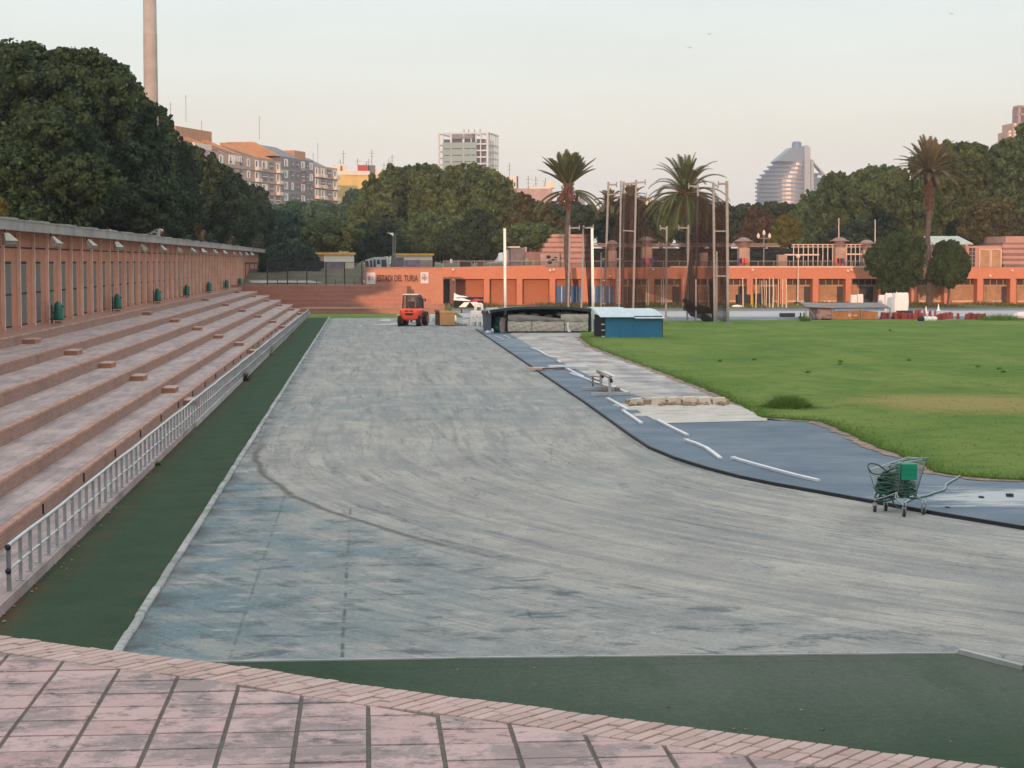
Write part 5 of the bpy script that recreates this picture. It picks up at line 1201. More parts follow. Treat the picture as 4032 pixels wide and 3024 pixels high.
# ------------------------------------------------------------------ the city beyond
M['brownbrick'] = plain('brown_brick_facade', (.46, .32, .26), .85, scale=.5, var=.15); M['mauve'] = plain('mauve_brick_facade', (.42, .30, .29), .85, scale=.5, var=.15)
M['greyfac'] = plain('grey_slate_facade', (.20, .20, .22), .8, scale=.5, var=.15); M['orangebrick'] = plain('orange_brick_wall', (.44, .235, .13), .85, scale=.6, var=.12)
M['tileroof'] = plain('brown_tile_roof', (.13, .105, .10), .85, scale=.6, var=.15); M['shutter'] = plain('white_roller_blind', (.78, .76, .74), .7, scale=.7, var=.08); M['pane'] = plain('dark_window_pane', (.05, .055, .07), .2, spec=.6)
M['whitewall'] = plain('white_rendered_wall', (.66, .60, .52), .8, scale=.4, var=.08); M['yellowwall'] = plain('yellow_rendered_wall', (.62, .45, .17), .8, scale=.25, var=.08)
M['redpaint'] = plain('red_painted_hut', (.40, .05, .05), .7); M['antenna'] = plain('thin_antenna', (.22, .20, .20), .6)
AX, AY, UX, UY = -34.3, 430.0, .322, .947
RZ = math.atan2(UY, UX)
def s_at(px, ax=AX, ay=AY):
    k = (px - PX0) / F; return (k * ay - ax) / (UX - k * UY)
def fac(px, y):
    s = s_at(px); Y = AY + UY * s; return s, H + (PY0 - y) * Y / F
WIN = {}
def window(par, x, z, w, h, kind='blind'):
    key = (round(w, 1), round(h, 1), kind)
    if key not in WIN:
        m = MB(); m.box(-w / 2, w / 2, -.12, .02, 0, h); a = m.build('window', M['shutter'] if kind != 'dark' else M['pane'], par, local=True)
        m = MB(); m.box(-w * .38, -w * .08, -.16, -.10, h * .12, h * .85) if kind != 'dark' else m.box(-w * .5, w * .5, -.16, -.1, h * .42, h * .5)
        b = m.build('pane' if kind != 'dark' else 'frame', M['pane'] if kind != 'dark' else M['shutter'], a, local=True); WIN[key] = (a, b)
    else:
        a0, b0 = WIN[key]; a = kid(a0, par); b = b0.copy(); COL.objects.link(b); b.parent = a
    a.location = (x, 0, z)
def flat_block(label, px0, px1, yl, mat, storeys, sh, cols, dep=16, extras=None, kinds='bbdb', z0=3.7):
    s0, z = fac(px0, yl); s1, _ = fac(px1, yl); L = s1 - s0
    t = thing('apartment_building', (AX + UX * s0, AY + UY * s0, z0), label, 'building', rz=RZ)
    m = MB(); m.box(0, L - .05, 0, dep, 0, z - z0); m.build('wall', mat, t, local=True)
    for i in range(storeys):
        zz = z - z0 - 2.4 - i * sh
        for j, c in enumerate(cols):
            k = kinds[(j + i * (j % 2)) % len(kinds)]
            window(t, L * c[0], zz, c[1] * 1.3, 1.85, 'dark' if k == 'd' else 'blind')
            if c[2]: m = MB(); m.box(L * c[0] - c[1] * .65, L * c[0] + c[1] * .65, -1.0, -.01, zz - .7, zz + .15); m.build('balcony', mat if c[2] == 1 else M['whitewall'], t, local=True)
        m = MB(); m.box(0, L - .05, -.10, -.005, zz - .95, zz - .75); m.build('ledge', M['tileroof'] if mat is not M['greyfac'] else M['mauve'], t, local=True)
    return t, L, z - z0
def antenna(t, x, y, z, h): 
    m = MB(); m.tube([(x, y, z), (x, y, z + h)], .06, 5); m.bar((x - .6, y, z + h * .93), (x + .6, y, z + h * .93), .05); m.bar((x - .4, y, z + h * .8), (x + .4, y, z + h * .8), .05); m.build('antenna', M['antenna'], t, local=True)
t, L_, hh = flat_block('mauve apartment building just above the pines, leftmost of the row', 672, 862, 575, M['mauve'], 5, 2.75, [(.12, 1.6, 0), (.3, 1.5, 0), (.45, 1.5, 0), (.58, 2.0, 1), (.74, 1.3, 0), (.9, 1.9, 1)])
m = MB(); m.box(L_ * .05, L_ * .3, 1, 9, hh, hh + 2.0); m.box(L_ * .3, L_ * .42, 1, 9, hh, hh + 1.6); m.build('red_roof_room', M['brownbrick'], t, local=True)
m = MB(); m.prism([(L_ * .02, .2, hh + 2.0), (L_ * .32, .2, hh + 2.0), (L_ * .30, 5, hh + 2.8), (L_ * .06, 5, hh + 2.8)], (0, 0, .15)); m.build('roof', M['tileroof'], t, local=True)
m = MB(); m.box(L_ * .45, L_ * .62, 3, 11, hh, hh + 2.0); m.build('roof_room', M['orangebrick'], t, local=True)
m = MB(); m.box(L_ * .6, L_ * .95, .4, 8, hh, hh + 1.3); m.build('roof_terrace', M['whitewall'], t, local=True)
antenna(t, L_ * .12, 4, hh + 3, 8.5); antenna(t, L_ * .2, 6, hh + 3, 13.5); antenna(t, L_ * .42, 4, hh + 2, 8); antenna(t, L_ * .62, 6, hh + 3, 4)
t, L_, hh = flat_block('brown brick apartment building with sloping party walls and a big orange roof block', 864, 1116, 606, M['brownbrick'], 5, 2.8, [(.07, 1.7, 0), (.22, 2.8, 0), (.36, 1.2, 0), (.47, 1.4, 0), (.60, 1.8, 2), (.72, 2.6, 0), (.83, 1.8, 0), (.94, 1.8, 2)])
m = MB(); m.prism([(0, 0, hh), (0, 9, hh + 3.0), (0, 15, hh + 3.0), (0, 15, hh)], (L_ - .1, 0, 0)); m.build('roof', M['tileroof'], t, local=True)
for f in (.10, .36, .62, .70, .78, .86): m = MB(); m.prism([(L_ * f, -.3, hh), (L_ * f, 9, hh + 3.9), (L_ * f, 10, hh + 3.9), (L_ * f, 10, hh), ], (.7, 0, 0)); m.build('party_wall', M['orangebrick'], t, local=True)
m = MB(); m.box(L_ * .0, L_ * .50, 10, 20, hh + 1, hh + 6.2); m.build('roof_block', M['orangebrick'], t, local=True)
m = MB(); [m.box(L_ * .18 + i * 1.0, L_ * .18 + i * 1.0 + .4, -.2, -.02, hh - 1.6, hh - .2) for i in range(8)]; m.build('attic_louvres', M['shutter'], t, local=True)
antenna(t, L_ * .3, 13, hh + 8, 6.5); antenna(t, L_ * .52, 13, hh + 5, 4)
t, L_, hh = flat_block('grey slate apartment building with dark slit windows in the middle of the row', 1118, 1238, 622, M['greyfac'], 5, 2.9, [(.12, 1.8, 0), (.32, 1.0, 0), (.48, .9, 0), (.66, 1.8, 1), (.80, .8, 0), (.93, 1.6, 0)], kinds='bddbdb')
m = MB(); m.prism([(0, .2, hh), (0, 7, hh + 3.2), (0, 14, hh + 3.2), (0, 14, hh)], (L_ * .62, 0, 0)); m.build('roof', M['greyfac'], t, local=True)
m = MB(); m.prism([(-3.2, .2, hh), (-3.2, 7, hh + 3.6), (-3.2, 14, hh + 3.6), (-3.2, 14, hh)], (3.1, 0, 0)); m.build('roof_gable', M['orangebrick'], t, local=True); m = MB(); m.box(L_ * .63, L_ * .98, 2, 12, hh, hh + 2.4); m.build('roof_room', M['orangebrick'], t, local=True)
antenna(t, L_ * .1, 7, hh + 4.5, 6)
t, L_, hh = flat_block('brown apartment building with white balconies at the right end of the row', 1240, 1332, 655, M['brownbrick'], 5, 2.9, [(.12, 1.8, 2), (.37, 2.0, 2), (.64, 2.4, 0), (.9, 2.2, 2)])
m = MB(); m.prism([(0, 0, hh), (0, 5, hh + 2.4), (0, 12, hh + 2.4), (0, 12, hh)], (L_ * .5, 0, 0)); m.build('roof', M['greyfac'], t, local=True)
antenna(t, L_ * .9, 5, hh, 7); antenna(t, L_ * .7, 5, hh, 4)
# frontal houses further back
def front(name, label, px0, px1, y, Y, mat, parts=(), ants=(), dep=14, rz=0):
    a = P(px0, y, Y=Y); b = P(px1, y, Y=Y); t = thing(name, ((a.x + b.x) / 2, Y + dep / 2, 3.7), label, 'building')
    m = MB(); m.box(a.x, b.x, Y, Y + dep, 3.7, a.z); m.build('wall', mat, t)
    for (nm, x0, x1, y0, y1, mt, dy) in parts:
        p = P(x0, y1, Y=Y + dy); q = P(x1, y0, Y=Y + dy); m = MB(); m.box(p.x, q.x, Y + dy, Y + dy + (6 if dy > 0 else abs(dy) - .01), p.z, q.z); m.build(nm, mt, t)
    for (x, y0, y1) in ants:
        p = P(x, y1, Y=Y + 3); q = P(x, y0, Y=Y + 3); m = MB(); m.tube([p, q], .10, 5); m.bar(q + Vector((-.9, 0, -1)), q + Vector((.9, 0, -1)), .09); m.bar(q + Vector((-.6, 0, -2)), q + Vector((.6, 0, -2)), .08); m.build('antenna', M['antenna'], t)
    return t
front('apartment_building', 'plain yellow wall of a house with white roof rooms, right of the brown row', 1328, 1490, 689, 560, M['yellowwall'],
      [('roof_room', 1312, 1365, 648, 688, M['whitewall'], 1), ('parapet', 1364, 1456, 673, 689, M['whitewall'], -.4), ('dark_opening', 1340, 1348, 653, 673, M['pane'], .9), ('red_roof_room', 1408, 1446, 650, 673, M['redpaint'], .5), ('grey_roof_room', 1447, 1478, 651, 686, M['hutgrey'], 4), ('side_wall', 1480, 1500, 667, 700, M['whitewall'], 3)],
      [(1352, 592, 650), (1340, 628, 650), (1408, 622, 652), (1464, 590, 652), (1443, 635, 652), (1452, 625, 652)])
front('apartment_building', 'white house with green roof rooms touching the big ficus', 1503, 1556, 665, 600, M['whitewall'],
      [('green_roof_room', 1493, 1515, 668, 684, M['greenroof'], -1), ('green_roof_room', 1550, 1600, 667, 690, M['greenroof'], 2), ('window', 1519, 1526, 675, 690, M['pane'], -.2)], [(1512, 640, 666), (1531, 625, 666), (1544, 607, 666)])
front('apartment_building', 'long low roof peeping over the middle of the big ficus', 1600, 1690, 668, 640, M['whitewall'], [('roof', 1596, 1668, 662, 667, M['greenroof'], -.5)], [(1665, 650, 668)])
front('apartment_building', 'cream stair tower right of the big ficus', 1994, 2034, 695, 520, M['whitewall'], [('dark_opening', 2023, 2029, 719, 733, M['pane'], -.2), ('side_wall', 2034, 2041, 694, 745, M['tileroof'], .3)], [(2006, 640, 695)])
front('apartment_building', 'grey and white houses behind the fronds of the first palm', 2012, 2175, 742, 500, M['mauve'],
      [('roof_room', 2085, 2170, 735, 760, M['whitewall'], .5), ('roof_room', 2150, 2186, 714, 740, M['whitewall'], 1), ('window', 2065, 2073, 765, 775, M['pane'], -.2), ('window', 2078, 2086, 765, 775, M['pane'], -.2), ('window', 2065, 2073, 785, 793, M['pane'], -.2), ('window', 2078, 2086, 785, 793, M['pane'], -.2), ('white_wall', 2037, 2056, 754, 800, M['whitewall'], -.4), ('dark_wall', 2010, 2036, 742, 790, M['greyfac'], -.6)],
      [(2080, 692, 742), (2110, 695, 742), (2148, 700, 720), (2100, 730, 742)])
front('apartment_building', 'tiny blue glass tower low behind the first palm', 2278, 2303, 782, 1400, M['greyfac'], [('upper_floor', 2282, 2292, 776, 783, M['greyfac'], .2)])
front('apartment_building', 'pink far house between the small distant palms', 2392, 2470, 808, 620, M['stripeA'], [('roof_room', 2405, 2440, 796, 809, M['whitewall'], 1)], [])
front('apartment_building', 'cream far house between the cage posts and the middle palm', 2531, 2592, 790, 640, M['whitewall'], [('roof_room', 2540, 2566, 778, 791, M['stripeA'], 1), ('lower_wall', 2531, 2556, 806, 830, M['whitewall'], -.5)], [(2546, 755, 780)])
# white gridded office block with a pale green glass screen
M['whiteframe'] = plain('white_concrete_frame', (.58, .60, .62), .6, scale=.2, var=.05)
M['screen'] = plain('pale_green_glass_screen', (.24, .33, .325), .35, scale=.1, var=.06, spec=.4); M['glassdark'] = plain('dark_office_glass', (.07, .085, .11), .15, spec=.6)
YO = 900.0; so = YO / F; c0 = P(1920, 690, Y=YO); th = R(-17)
t = thing('office_building', (c0.x, c0.y, 3.7), 'white gridded office building with a green glass screen above the big ficus', 'building', rz=th)
Wf = 189 * so / math.cos(th); Ws = 57 * so / math.sin(-th) * .93
zt = H + (PY0 - 523) * so - 3.7; stp = 25.6 * so
m = MB(); m.box(-Wf + 2, -2, 2, Ws - 2, 0, zt - 3.2); m.build('glazing', M['glassdark'], t, local=True)
m = MB(); m.box(-Wf * .72, -Wf * .30, -.5, 5, zt - 3.2, zt - .9); m.build('plant_room', M['greyfac'], t, local=True)
cols_ = [0, .25, .5, .645, .77, 1.0]
m = MB()
for f in [0, .085, .255, .51, .665, .765, .86, 1.0]: m.bar((-Wf + Wf * f, 0, 0), (-Wf + Wf * f, 0, zt), 1.0 if f in (0, 1.0, .255, .51) else .5)
for k in range(5): m.bar((0, Ws * (k + 1) / 5, 0), (0, Ws * (k + 1) / 5, zt), .6)
for k in range(14):
    z = zt - .4 - (0 if k == 0 else 2.2 + (k - 0) * stp)
    if z < 0: break
    m.bar((-Wf, 0, z), (0, 0, z), .8, .7); m.bar((0, 0, z), (0, Ws, z), .8, .7); m.bar((-Wf, 0, z), (-Wf, Ws, z), .8, .7)
for k in range(7): m.bar((-Wf + Wf * k / 6, 0, zt - .4), (-Wf + Wf * k / 6, Ws, zt - .4), .5)
m.build('frame', M['whiteframe'], t, local=True)
m = MB()
for a_, b_ in ((.085, .25), (.262, .505), (.517, .78)):
    for k in range(12): z = zt - 5.2 - k * stp; m.box(-Wf + Wf * a_, -Wf + Wf * b_, -.9, -.7, z - stp + .55, z + .2)
m.build('glass_screen', M['screen'], t, local=True)
for px in (1819, 1838, 1862, 1884): 
    m = MB(); x = (px - 1920) * so; m.tube([(x, 3, zt - 1), (x, 3, zt + 13 * so)], .25, 5); m.build('antenna', M['antenna'], t, local=True)
# sail shaped tower block
YS = 1500.0; ss = YS / F
def W3(px, y): a = P(px, y, Y=YS); return a.x, a.z
t = thing('tower_block', (P(3130, 0, Y=YS).x, YS, 3.7), 'sail shaped blue grey tower of stacked curved floors on the skyline', 'building')
def blu(name, c, r=.35): return plain(name, c, r, scale=.05, var=.08, spec=.6)
M['sailband'] = blu('pale_balcony_band', (.11, .18, .28), .5); M['saildark'] = blu('recessed_windows', (.11, .13, .17), .3); M['sailroof'] = blu('blue_metal_roof', (.13, .19, .27), .4); M['sailslab'] = blu('grey_service_slab', (.32, .34, .37), .6)
def curved(x0, x1, y0, dep, z0, z1, m, right=False):
    """floor plate with a rounded end and a bowed front"""
    w = x1 - x0; pts = []
    for i in range(15):
        f = i / 14; a = math.pi * .5 * f
        xx = x0 + w * (1 - math.cos(a)) if not right else x1 - w * (1 - math.cos(a)); yy = y0 + dep * (1 - math.sin(a) ** .7)
        pts.append((xx, yy, z0))
    pts += [(pts[-1][0], y0 + dep, z0)]
    if right: pts = pts[::-1]
    m.prism(pts, (0, 0, z1 - z0))
A, B = MB(), MB()
lv = [(634, 3056), (650.5, 3040), (667, 3025), (683.5, 3011), (700, 2997)] + [(716.5 + 16.5 * i, 2993) for i in range(9)]
for y, xl_ in lv:
    a, z = W3(xl_, y); b, z2 = W3(3166, y + 6.5); a2, _ = W3(xl_ + 7, y); curved(a, b, YS - 6, 26, z2, z, A); curved(a2, b - .3, YS - 4, 24, z2 - 11 * ss, z2, B)
rv = [(682, 3234), (699, 3258), (716, 3274), (733, 3268), (749.5, 3268), (766, 3268), (782, 3268)]
for y, xr_ in rv:
    a, z = W3(3193, y); b, z2 = W3(xr_, y + 6.5); b2, _ = W3(xr_ - 6, y); curved(a, b, YS - 4, 20, z2, z, A, True); curved(a + .3, b2, YS - 3, 18, z2 - 11 * ss, z2, B, True)
A.build('balcony_bands', M['sailband'], t); B.build('windows', M['saildark'], t)
m = MB(); q = lambda px, y, dy=0: (P(px, y, Y=YS).x, YS + dy, P(px, y, Y=YS).z)
m.prism([q(3050, 636, -5), q(3166, 636, -5), q(3166, 574, -5), q(3158, 577, -5), q(3145, 585, -5), q(3128, 584, -5), q(3114, 581, -5), q(3082, 608, -5)], (0, 22, 0)); m.build('sloping_roof', M['sailroof'], t)
m = MB(); c = W3(3139, 585); m.lathe([(19 * ss, -1), (19 * ss, 4.4), (17.5 * ss, 5.3), (13 * ss, 5.9), (2 * ss, 6.0)], (c[0], YS + 2, c[1]), 24); m.build('roof_drum', M['sailband'], t, smooth=False)
m = MB(); m.prism([q(3158, 810, -9), q(3181, 810, -9), q(3181, 590, -9), q(3178, 581, -9), q(3172, 576, -9), q(3164, 574, -9), q(3158, 580, -9)], (0, 30, 0)); m.prism([q(3186, 810, -7), q(3196, 810, -7), q(3196, 633, -7), q(3186, 630, -7)], (0, 24, 0)); m.build('service_slab', M['sailslab'], t)
m = MB(); m.prism([q(3186, 627, -3), q(3191, 626, -3), q(3250, 690, -3), q(3242, 690, -3)], (0, 9, 0)); m.prism([q(3228, 673, -1), q(3248, 688, -1), q(3233, 690, -1)], (0, 6, 0)); m.build('diagonal_strut', M['sailslab'], t)
# pink stepped tower cut by the right edge
YE = 700.0
t = thing('tower_block', (P(4040, 0, Y=YE).x, YE, 3.7), 'pink brick tower with open corner frames cut by the right edge', 'building')
def q7(px, y): a = P(px, y, Y=YE); return a.x, a.z
for nm, x0, x1, yt, mt, dy in [('wall', 4036, 4120, 418, 'stripeA', 1.0), ('balcony_stack', 3995, 4012, 483, 'brownbrick', 2.0), ('balcony_stack', 3978, 3994, 516, 'brownbrick', 3.0), ('back_wall', 4020, 4036, 495, 'whitewall', 4.0)]:
    a, z = q7(x0, yt); b, _ = q7(x1, yt); m = MB(); m.box(a, b, YE + dy, YE + 14, 3.7, z); m.build(nm, M[mt], t)
m = MB()
for y in (419, 450, 487, 522):
    a, z = q7(4014, y); b, _ = q7(4040, y); m.bar((a, YE, z), (b, YE, z), .9); m.bar((a, YE, z), (a, YE + 6, z), .9)
for x in (4014, 4036): a, z = q7(x, 419); m.bar((a, YE, 3.7), (a, YE, z), .9)
m.build('corner_frame', M['mauve'], t)
m = MB()
for x in (3980, 3998):
    for y in (492, 506, 520, 534):
        if x == 3980 and y < 520: continue
        a, z = q7(x + 3, y); m.box(a, a + .9, YE + (1.9 if x == 3998 else 2.9), YE + 3.5, z, z + .8)
m.build('window', M['shutter'], t)
# concrete mast
a = P(588, 0, Y=150); b = P(595, 440, Y=150); r0 = 26.5 * 150 / F; r1 = 25.6 * 150 / F
M['mast'] = plain('weathered_concrete_mast', (.36, .33, .31), .85, scale=.8, var=.12, bump=.2)
t = thing('lighting_mast', (b.x, 150, 3.7), 'tall round concrete lighting mast rising out of the pines', 'mast')
top = a + (a - b) * .55; m = MB(); bot = Vector((b.x, 150, 3.7)); zj = P(590, 135, Y=150).z
m.tube([bot, Vector((b.x, 150, zj))], [r0 * 1.10, r0 * 1.0], 24, caps=False); m.tube([Vector((b.x, 150, zj)), Vector((b.x, 150, zj + .04)), Vector((b.x, 150, top.z))], [r0 * 1.0, r0 * .975, r0 * .93], 24); m.build('shaft', M['mast'], t, smooth=True)
m = MB(); m.lathe([(r0 * 1.0, -.06), (r0 * 1.015, 0), (r0 * 1.0, .06)], (b.x, 150, zj), 24); m.build('section_joint', M['mast'], t)
m = MB(); m.box(b.x - 3, b.x + 3, 149.2, 149.6, top.z - 2, top.z + 2); m.build('lamp_frame', M['polegrey'], t)
# three specks of birds in the evening sky
M['bird'] = plain('dark_bird', (.04, .035, .035), .8)
for px, py, Y, lab in [(2793, 135, 120, 'tiny dark bird high in the sky, the upper of two above the middle palm'), (2716, 188, 120, 'tiny dark bird in the sky, the lower of two above the middle palm'), (3745, 55, 120, 'tiny dark bird near the top right corner of the sky')]:
    p = P(px, py, Y=Y); m = MB(); m.ball(p, (.025, .07, .025), 8, 6); m.add([p + Vector(v) * .5 for v in [(0, .05, 0), (-.22, .0, .09), (-.30, -.05, .05), (0, -.06, 0), (.22, 0, .09), (.30, -.05, .05)]], [(0, 1, 2, 3), (0, 3, 5, 4)]); single(m, 'bird', M['bird'], lab, 'bird', 'birds in the sky')
# ------------------------------------------------------------------ hammer cage: posts with arms, nets
def mast_post(px_top, y_top, px_bot, y_foot, arm_px, arm_y, label, group, r=.072, foot_z=0.0):
    b = G(px_bot, y_foot); Y = b.y; tp = P(px_top, y_top, Y=Y)
    t = thing('cage_post', (b.x, b.y, 0), label, 'post', group)
    m = MB(); m.bar(b, tp, r * 2, r * 2, up=(0, 1, 0)); m.build('post', M['galvdull'], t)
    if arm_px:
        e = P(arm_px, arm_y, Y=Y); m = MB(); m.bar(tp + Vector((0, 0, -.22)), e + Vector((0, 0, -.1)), r * 1.8, r * 1.8); m.bar(e + Vector((0, 0, -.3)), e + Vector((0, 0, .12)), .08); m.build('arm', M['galvdull'], t)
    m = MB(); m.cbox(b.x - .3, b.x + .3, b.y - .25, b.y + .25, 0.012, .10, .03); m.build('base_plate', M['galvdull'], t); return t
gt = 'ten metre posts of the throwing cage'; gs = 'shorter posts of the throwing cage'
mast_post(2396, 716, 2378, 1258, 2428, 722, 'leftmost of the tallest cage posts, its arm pointing right', gt)
mast_post(2445, 712, 2437, 1262, None, 0, 'tall cage post forming the left one of the close pair', gt, .06)
mast_post(2456, 714, 2449, 1258, 2503, 716, 'tall cage post forming the right one of the close pair, with a long arm', gt, .09)
mast_post(2505, 708, 2492, 1264, 2541, 712, 'fourth tall cage post from the left, arm pointing right', gt)
mast_post(2748, 722, 2738, 1268, 2712, 727, 'slimmer tall cage post just right of the middle palm crown', gt, .06)
mast_post(2809, 720, 2814, 1273, None, 0, 'tall cage post beside the bunched net', gt, .08)
mast_post(2862, 712, 2866, 1276, 2829, 719, 'rightmost tall cage post, its arm pointing left', gt, .09)
mast_post(2243, 888, 2237, 1238, 2281, 892, 'short cage post in front of the first palm trunk', gs, .065)
mast_post(2298, 888, 2288, 1240, 2336, 890, 'short cage post holding the narrow black net', gs, .065)
mast_post(2625, 890, 2622, 1252, 2600, 893, 'short cage post with a left arm nearer the tall pair', gs, .065)
mast_post(2710, 886, 2706, 1266, 2672, 891, 'short cage post with a left arm at the middle palm trunk', gs, .065)
for px, yt, yf, lab in [(2367, 995, 1250, 'lowest slim post left of the leftmost tall cage post'), (2426, 995, 1252, 'lowest slim post between the leftmost tall post and the close pair'), (2822, 990, 1272, 'slim low post right of the bunched net'), (2740, 1100, 1270, 'stub post under the bunched net')]:
    b = G(px, yf); m = MB(); m.bar(b, P(px, yt, Y=b.y), .10, .10, up=(0, 1, 0)); single(m, 'net_post', M['galvdull'], lab, 'post')
# braces between posts
def lp2(px, py, Y): return P(px, py, Y=Y)
t = thing('cage_bracing', G(2440, 1262), 'horizontal braces tying the two left groups of cage posts', 'frame')
for a, b, Y in [((2394, 767), (2440, 763), 140), ((2452, 908), (2497, 910), 139), ((2369, 1020), (2390, 1020), 141), ((2369, 1104), (2390, 1104), 141), ((2369, 1195), (2388, 1195), 141), ((2428, 1020), (2448, 1020), 140), ((2428, 1104), (2448, 1104), 140), ((2428, 1195), (2447, 1195), 140), ((2812, 1087), (2862, 1087), 132), ((2812, 910), (2862, 910), 132)]:
    m = MB(); m.bar(lp2(*a, Y), lp2(*b, Y), .09); m.build('brace', M['galvdull'], t)
def netmat(name, col, alpha):
    n = NT(name); p = n.xyz(); f = n.noise(n.mapv(n.pos(), (1.4, 1, .25)), 1.2, 4, .6)
    n.put(n.b.inputs['Alpha'], n.mr(f, .3, .7, alpha * .7, min(1, alpha * 1.3))); return n.fin(col, .9, 0, .1)
M['net'] = netmat('brown_net', (.045, .03, .028), .72); M['netthin'] = netmat('thin_brown_net', (.05, .035, .032), .5); M['netdense'] = netmat('dense_black_net', (.012, .012, .014), .93); M['netright'] = netmat('dark_brown_net', (.035, .024, .022), .80); M['nethang'] = netmat('hanging_black_net', (.018, .015, .016), .80)
def net(label, pts, Y, mat, folds=.12, dY=0.0, nu=24, nv=16):
    """pts: four corner pixels (bl, br, tr, tl)"""
    bl, br, tr, tl = [P(a[0], a[1], Y=Y) for a in pts]; m = MB()
    def fn(u, v):
        p = bl.lerp(br, u).lerp(tl.lerp(tr, u), v); p = Vector(p); p.y += folds * math.sin(u * 22 + v * 2) + folds * .6 * math.sin(u * 47 + 1) + dY * u; p.z -= .35 * math.sin(math.pi * u) * v * (folds * 4) ; return p
    m.grid(fn, nu, nv); return single(m, 'cage_net', mat, label, 'net', smooth=True)
net('brown net hanging between the close pair and the fourth tall post', [(2449, 1232), (2540, 1236), (2542, 770), (2450, 760)], 139.5, M['net'])
net('thin brown net left of the close pair of tall posts', [(2368, 1232), (2449, 1234), (2445, 800), (2376, 1000)], 141, M['netthin'])
net('sagging wide net joining the fourth tall post to the middle palm side', [(2540, 1150), (2720, 1205), (2720, 1010), (2540, 880)], 138, M['netthin'], .15)
net('dark net draped from the upper right posts, in front of the middle palm', [(2690, 1222), (2860, 1268), (2862, 790), (2745, 770)], 134, M['netright'], .16)
net('narrow black net bundled beside the right white upright', [(2318, 1215), (2336, 1220), (2334, 900), (2296, 893)], 131, M['netdense'], .06)
m = MB(); pts = [P(a, b, Y=134) for a, b in [(2700, 1205), (2725, 1232), (2760, 1242), (2782, 1255), (2800, 1268), (2822, 1272)]]
m.tube(pts, [.12, .28, .26, .30, .26, .12], 9); m.tube([P(2800, 1110, Y=134), P(2806, 1180, Y=134), P(2815, 1272, Y=134)], [.10, .22, .18], 9); m.tube([P(2690, 1180, Y=134), P(2740, 1215, Y=134), P(2805, 1225, Y=134)], [.14, .34, .2], 9)
single(m, 'net_bundle', M['nethang'], 'heavy black bunched net trailing on the ground by the rightmost cage posts', 'net', smooth=True)

# ------------------------------------------------------------------ pole vault uprights
M['white'] = plain('white_enamel_post', (.80, .79, .77), .45, scale=2, var=.04)
for a, b, lab in [((1987, 899), (1990, 1309), 'white upright pole left of the mat shelter opening, red ring low down'), ((2331, 899), (2336, 1309), 'white upright pole behind the right end of the mat shelter')]:
    f = G(b[0], b[1]); f.z = .03; tp = P(a[0], a[1], Y=f.y); t = thing('vault_upright', f, lab, 'upright')
    m = MB(); m.bar(f, tp, .155, .12, up=(0, 1, 0)); m.build('post', M['white'], t)
    m = MB(); m.cbox(f.x - .5, f.x + .35, f.y - .3, f.y + .5, .032, .09, .02); m.build('base', M['white'], t)
    if a[0] < 2000: z = P(1990, 1246, Y=f.y).z; m = MB(); m.box(f.x - .11, f.x + .11, f.y - .1, f.y + .1, z - .09, z + .09); m.build('red_ring', M['redseat'], t)

# ------------------------------------------------------------------ landing mat shelter (large, dark roof)
M['canvas'] = plain('beige_canvas', (.50, .46, .38), .9, scale=3, var=.12, bump=.3); M['canvasdark'] = plain('grey_beige_canvas', (.28, .26, .225), .9, scale=3, var=.2, bump=.3)
M['navyroof'] = plain('dark_blue_grey_sheet', (.045, .055, .07), .45, .2, scale=2, var=.2); M['greyside'] = plain('slate_side_panel', (.09, .10, .12), .6, scale=2)
Yf = 114.6; t = thing('mat_shelter', (P(2120, 0, Y=Yf).x, Yf + 3, 0), 'long low shelter with a bowed dark roof over beige landing mats', 'shelter')
def S(px, py, Y=Yf): a = P(px, py, Y=Y); return a.x, a.z
def outline_roof(pts, th):
    return pts
# bowed roof sheet
m = MB()
xs_ = [1913, 1960, 2010, 2070, 2130, 2190, 2250, 2300, 2326]; yu = [1226, 1216, 1210, 1206.5, 1205.5, 1206, 1209, 1214, 1219]
def roof_fn(u, v):
    i = min(int(u * (len(xs_) - 1)), len(xs_) - 2); f = u * (len(xs_) - 1) - i; px = xs_[i] + (xs_[i + 1] - xs_[i]) * f; py = yu[i] + (yu[i + 1] - yu[i]) * f
    a = P(px, py, Y=Yf); return (a.x, Yf - .15 + 4.6 * v, a.z - .10 * v)
m.grid(roof_fn, 24, 3); n0 = len(m.v); up = list(m.v)
m.add([(a, b, c - .17) for a, b, c in up], [tuple(reversed(f)) for f in m.f]); w_ = 25
for i in range(24): m.f.append((i, i + 1, n0 + i + 1, n0 + i)); m.c.append(.5)
for i in range(3): m.f.append((i * w_, (i + 1) * w_, n0 + (i + 1) * w_, n0 + i * w_)); m.c.append(.5); m.f.append((i * w_ + 24, (i + 1) * w_ + 24, n0 + (i + 1) * w_ + 24, n0 + i * w_ + 24)); m.c.append(.5)
m.build('roof', M['navyroof'], t)
x0, z0 = S(1914, 1314); x1, z1 = S(1934, 1228); m = MB(); m.prism([(x0 + .12, Yf, .05), (x1, Yf, .05), (x1, Yf, z1 - .05), (x0, Yf, z1 + .02)], (0, 4.2, 0)); m.build('side_panel', M['greyside'], t)
x0, z0 = S(2312, 1310); x1, z1 = S(2324, 1224); m = MB(); m.box(x0, x1 + .1, Yf + .3, Yf + 4.2, .05, z1 + .1); m.build('side_panel', M['rubberedge'], t)
x0, _ = S(1934, 1300); x1, _ = S(2312, 1300); m = MB(); m.box(x0, x1, Yf + 4.1, Yf + 4.2, .05, 1.45); m.build('back_panel', M['darkgap'], t)
